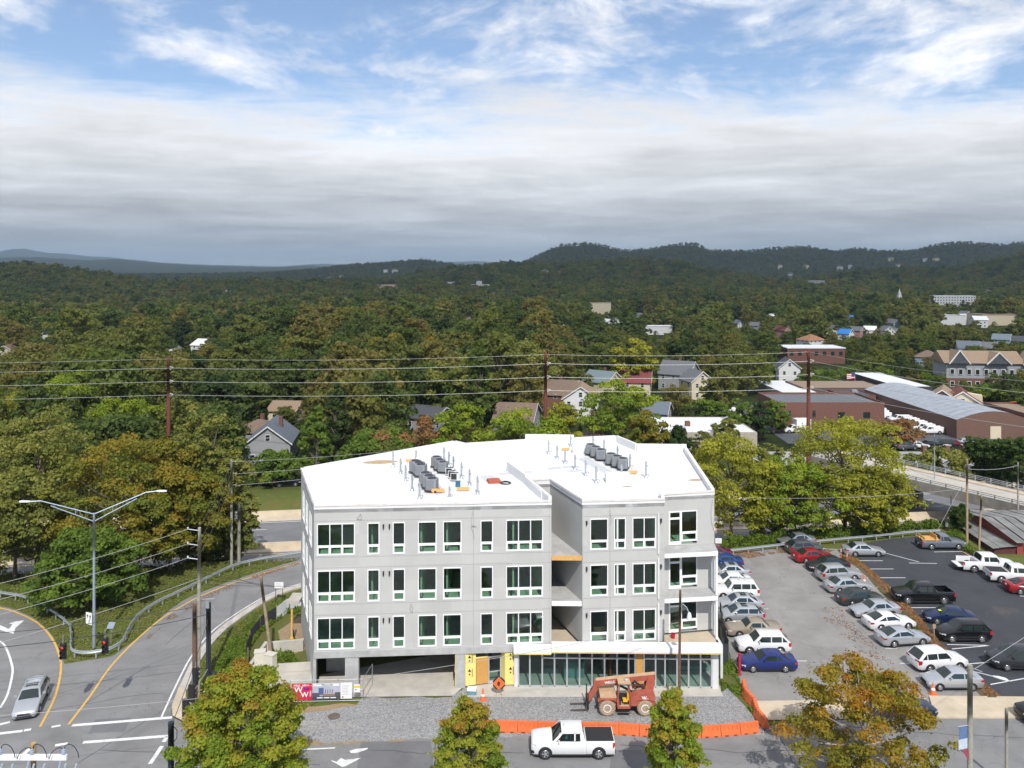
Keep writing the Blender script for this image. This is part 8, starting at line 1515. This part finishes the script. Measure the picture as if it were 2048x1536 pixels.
KEEP += [(1300, 1510, 824, 850, 168), (1530, 1780, 800, 850, 189), (1745, 2048, 798, 870, 179), (1520, 1820, 764, 796, 222)]
# work trucks in the yard
for k in range(5): car('utility_truck', 'white', 96.4, 184.5 + k * 3.6, 182, ORD[k] + ' white work truck from the front along the vaulted warehouse', 'truck', YZ, group='white work trucks')
for k in range(4): car('utility_truck', 'white', 93.4 + k * .9, 203.5 + k * 3.4, 182, ORD[k] + ' white work truck from the front in the rear group', 'truck', YZ, group='white work trucks')
for o in [o for o in COL.objects if o.name.startswith('utility_truck')]:
    mb = None
UT = MB(); UT.bx(-2.8, -.3, -.98, -.35, .62, 1.7); UT.bx(-2.8, -.3, .35, .98, .62, 1.7); UT.bx(-2.8, -.3, -.35, .35, .62, 1.45); UTm = UT.mesh('service_body', WHITE)
for o in [o for o in COL.objects if o.name.startswith('utility_truck')]: put('service_body', UTm, o)
bt = car('utility_truck', 'white', (1590 - 1024) / FOC * 186, 186, 186, 'white box truck in front of the brick warehouse', 'truck', YZ, name='box_truck'); mb = MB(); mb.bx(-3.4, .1, -1.1, 1.1, .9, 3.2); mb.build('cargo_box', WHITE, bt)
tr_ = empty('box_trailer', ((1463 - 1024) / FOC * 205, 205, YZ - .2), R(20), 'white enclosed trailer left of the brick warehouse', 'trailer'); mb = MB(); mb.bx(-2.2, 2.2, -1, 1, .6, 2.7); mb.build('box', WHITE, tr_); mb = MB(); mb.tube((-.2, -1.05, .35), (-.2, -.85, .35), .35, n=12); mb.tube((-.2, .85, .35), (-.2, 1.05, .35), .35, n=12); mb.build('wheel_pair', TYRE, tr_); mb = MB(); mb.tube((2.2, 0, .6), (3.3, 0, .5), .06, n=6); mb.build('drawbar', DARKM, tr_); KEEP.append((1450, 1476, 806, 826, 205)); KEEP.append((1560, 1610, 838, 865, 186))
for k, (px, row, kd, cl, hd) in enumerate(((1812, 893, 'suv', 'grey', 10), (1835, 890, 'sedan', 'white', 5), (1862, 889, 'sedan', 'black', 0), (1885, 887, 'suv', 'dark_grey', 175), (1908, 886, 'sedan', 'maroon', 0), (1932, 884, 'compact', 'silver', 0), (1955, 883, 'sedan', 'navy', 0))):
    c = PX(px, row + 6, YZ); car(kd, cl, c[0], c[1], hd, '%s %s parked on the side street beyond the bridge' % (cl.replace('_', ' '), 'crossover' if kd == 'suv' else 'car'), 'car', YZ + .05, group='cars on the side street')
for px, lab in ((1848, 'left'), (1894, 'middle'), (1928, 'right')):
    c = PX(px, 905, YZ); o = empty('brick_pillar', (c[0], c[1], YZ), 0, lab + ' brick gate pillar beside the side street', 'pillar'); mb = MB(); mb.bx(-.4, .4, -.4, .4, 0, 1.5); mb.build('shaft', BRICK, o); mb = MB(); mb.bx(-.5, .5, -.5, .5, 1.5, 1.62); mb.build('cap', CONC, o)
c = PX(570, 985, -4.2); 
car('suv', 'black', PX(575, 980, -4)[0], PX(575, 980, -4)[1], 10, 'dark car parked beyond the highway, left of the building', z=tz(*PX(575, 980, -4)), name='parked_suv'); KEEP.append((555, 600, 962, 992, PX(575, 980, -4)[1]))
# coils of orange conduit, flag, apartment house
tm_ = MB()
for i in range(20):
    a, b = i * math.pi / 10, (i + 1) * math.pi / 10
    for w_ in (-.4, 0, .4): tm_.tube((1.15 * math.cos(a), w_, 1.5 + 1.15 * math.sin(a)), (1.15 * math.cos(b), w_, 1.5 + 1.15 * math.sin(b)), .33, n=6)
coil = tm_.mesh('conduit_coil', mat('conduit_orange', (.75, .11, .03), .55, var=.1))
for k, (px, row, rz) in enumerate(((1800, 802, 20), (1810, 803, 70), (1818, 801, 10), (1833, 804, 40), (1842, 802, 80), (1853, 804, 10), (1942, 818, 15), (1953, 818, 60), (1962, 817, 100))):
    d = 228.; x = (px - 1024) / FOC * d; put('conduit_coil', coil, loc=(x, d + (k % 3) * 1.5 - (0 if k < 6 else 18), YZ - .1), rz=R(rz), label=ORD[k] + ' coil of orange conduit from the left behind the vaulted warehouse', cat='conduit coil', group='orange conduit coils')
KEEP += [(1795, 1862, 786, 812, 226), (1935, 1968, 802, 826, 208)]
d = 246.; x = (1710 - 1024) / FOC * d; fp = empty('flagpole', (x, d, YZ), 0, 'flagpole flying a red, white and blue flag in the yard', 'flagpole'); H = CAM_H - (744 - HOR) * d / FOC - YZ; mb = MB(); mb.tube((0, 0, 0), (0, 0, H), .07, .05, n=6); mb.build('pole', ALU, fp)
FR, FB = mat('flag_red', (.45, .03, .05), .8, var=0), mat('flag_blue', (.03, .05, .22), .8, var=0); fm_ = MB()
for i in range(7):
    z0, z1 = H - .2 - i * .26, H - .2 - (i + 1) * .26; n = 6
    fm_.loft([[(-.05 - 2.4 * k / n, .12 * math.sin(k * 1.3), z - .05 * k) for z in (z1, z0)] for k in range(n + 1)], i % 2, closed=False)
fm_.bx(-1.1, -.06, -.16, -.14, H - 1.2, H - .2, 2); fm_.build('flag', [FR, WT, FB], fp); KEEP.append((1700, 1714, 742, 780, 246))
ap = empty('apartment_house', ((1965 - 1024) / FOC * 262, 262, tz(150, 262) - .5), R(-8), 'large apartment house with tan gabled roofs at the right edge', 'building'); mb = MB(); mb.bx(-11, 22, 0, 12, 0, 4); mb.build('lower_wall', BRICK, ap); mb = MB(); mb.bx(-11, 22, .2, 12, 4.003, 9); mb.build('upper_wall', WL['grey'], ap)
for x0, x1, y0, y1, z0, rh_ in ((-12, 13, -.6, 12.6, 9, 3.6),): mb = MB(); mb.add([(x0, y0, z0), (x1, y0, z0), (x1, y1, z0), (x0, y1, z0), (x0, (y0 + y1) / 2, z0 + rh_), (x1, (y0 + y1) / 2, z0 + rh_)], [(0, 1, 5, 4), (2, 3, 4, 5), (1, 2, 5), (3, 0, 4), (3, 2, 1, 0)]); mb.build('roof', RF['tan'], ap)
for x0, w_, hh in ((-10.5, 6, 4.2), (1, 7, 3.6), (12, 11, 6.5)):
    mb = MB(); mb.extr([(x0, 9), (x0 + w_, 9), (x0 + w_ / 2, 9 + hh)], -1.4, 6); mb.build('gable_roof', RF['tan'], ap); mb = MB(); mb.extr([(x0 + .6, 9), (x0 + w_ - .6, 9), (x0 + w_ / 2, 9 + hh - .5)], -1.48, -1.41); mb.build('gable', WL['dark'], ap)
    for s in (0, 1):
        a, b = ((x0 - .3, 8.8), (x0 + w_ / 2, 9.1 + hh)) if s == 0 else ((x0 + w_ + .3, 8.8), (x0 + w_ / 2, 9.1 + hh)); mb = MB(); mb.tube((a[0], -1.6, a[1]), (b[0], -1.6, b[1]), .22, n=4); mb.build('bargeboard', TRW, ap)
for k in range(12):
    for z in (1.2, 5.2): mb = MB(); mb.bx(-10 + k * 2.6, -8.6 + k * 2.6, -.08, .21, z, z + 1.9); q = mb.build('window', TRW, ap); mb = MB(); mb.bx(-9.85 + k * 2.6, -8.75 + k * 2.6, -.12, -.081, z + .15, z + 1.75); mb.build('pane', CGLASS, q)
KEEP.append((1895, 2048, 712, 738, 262))
KEEP += [(330, 342, 713, 860, 139), (1084, 1096, 704, 838, 139), (1610, 1622, 699, 830, 139)]
sources(); forest()
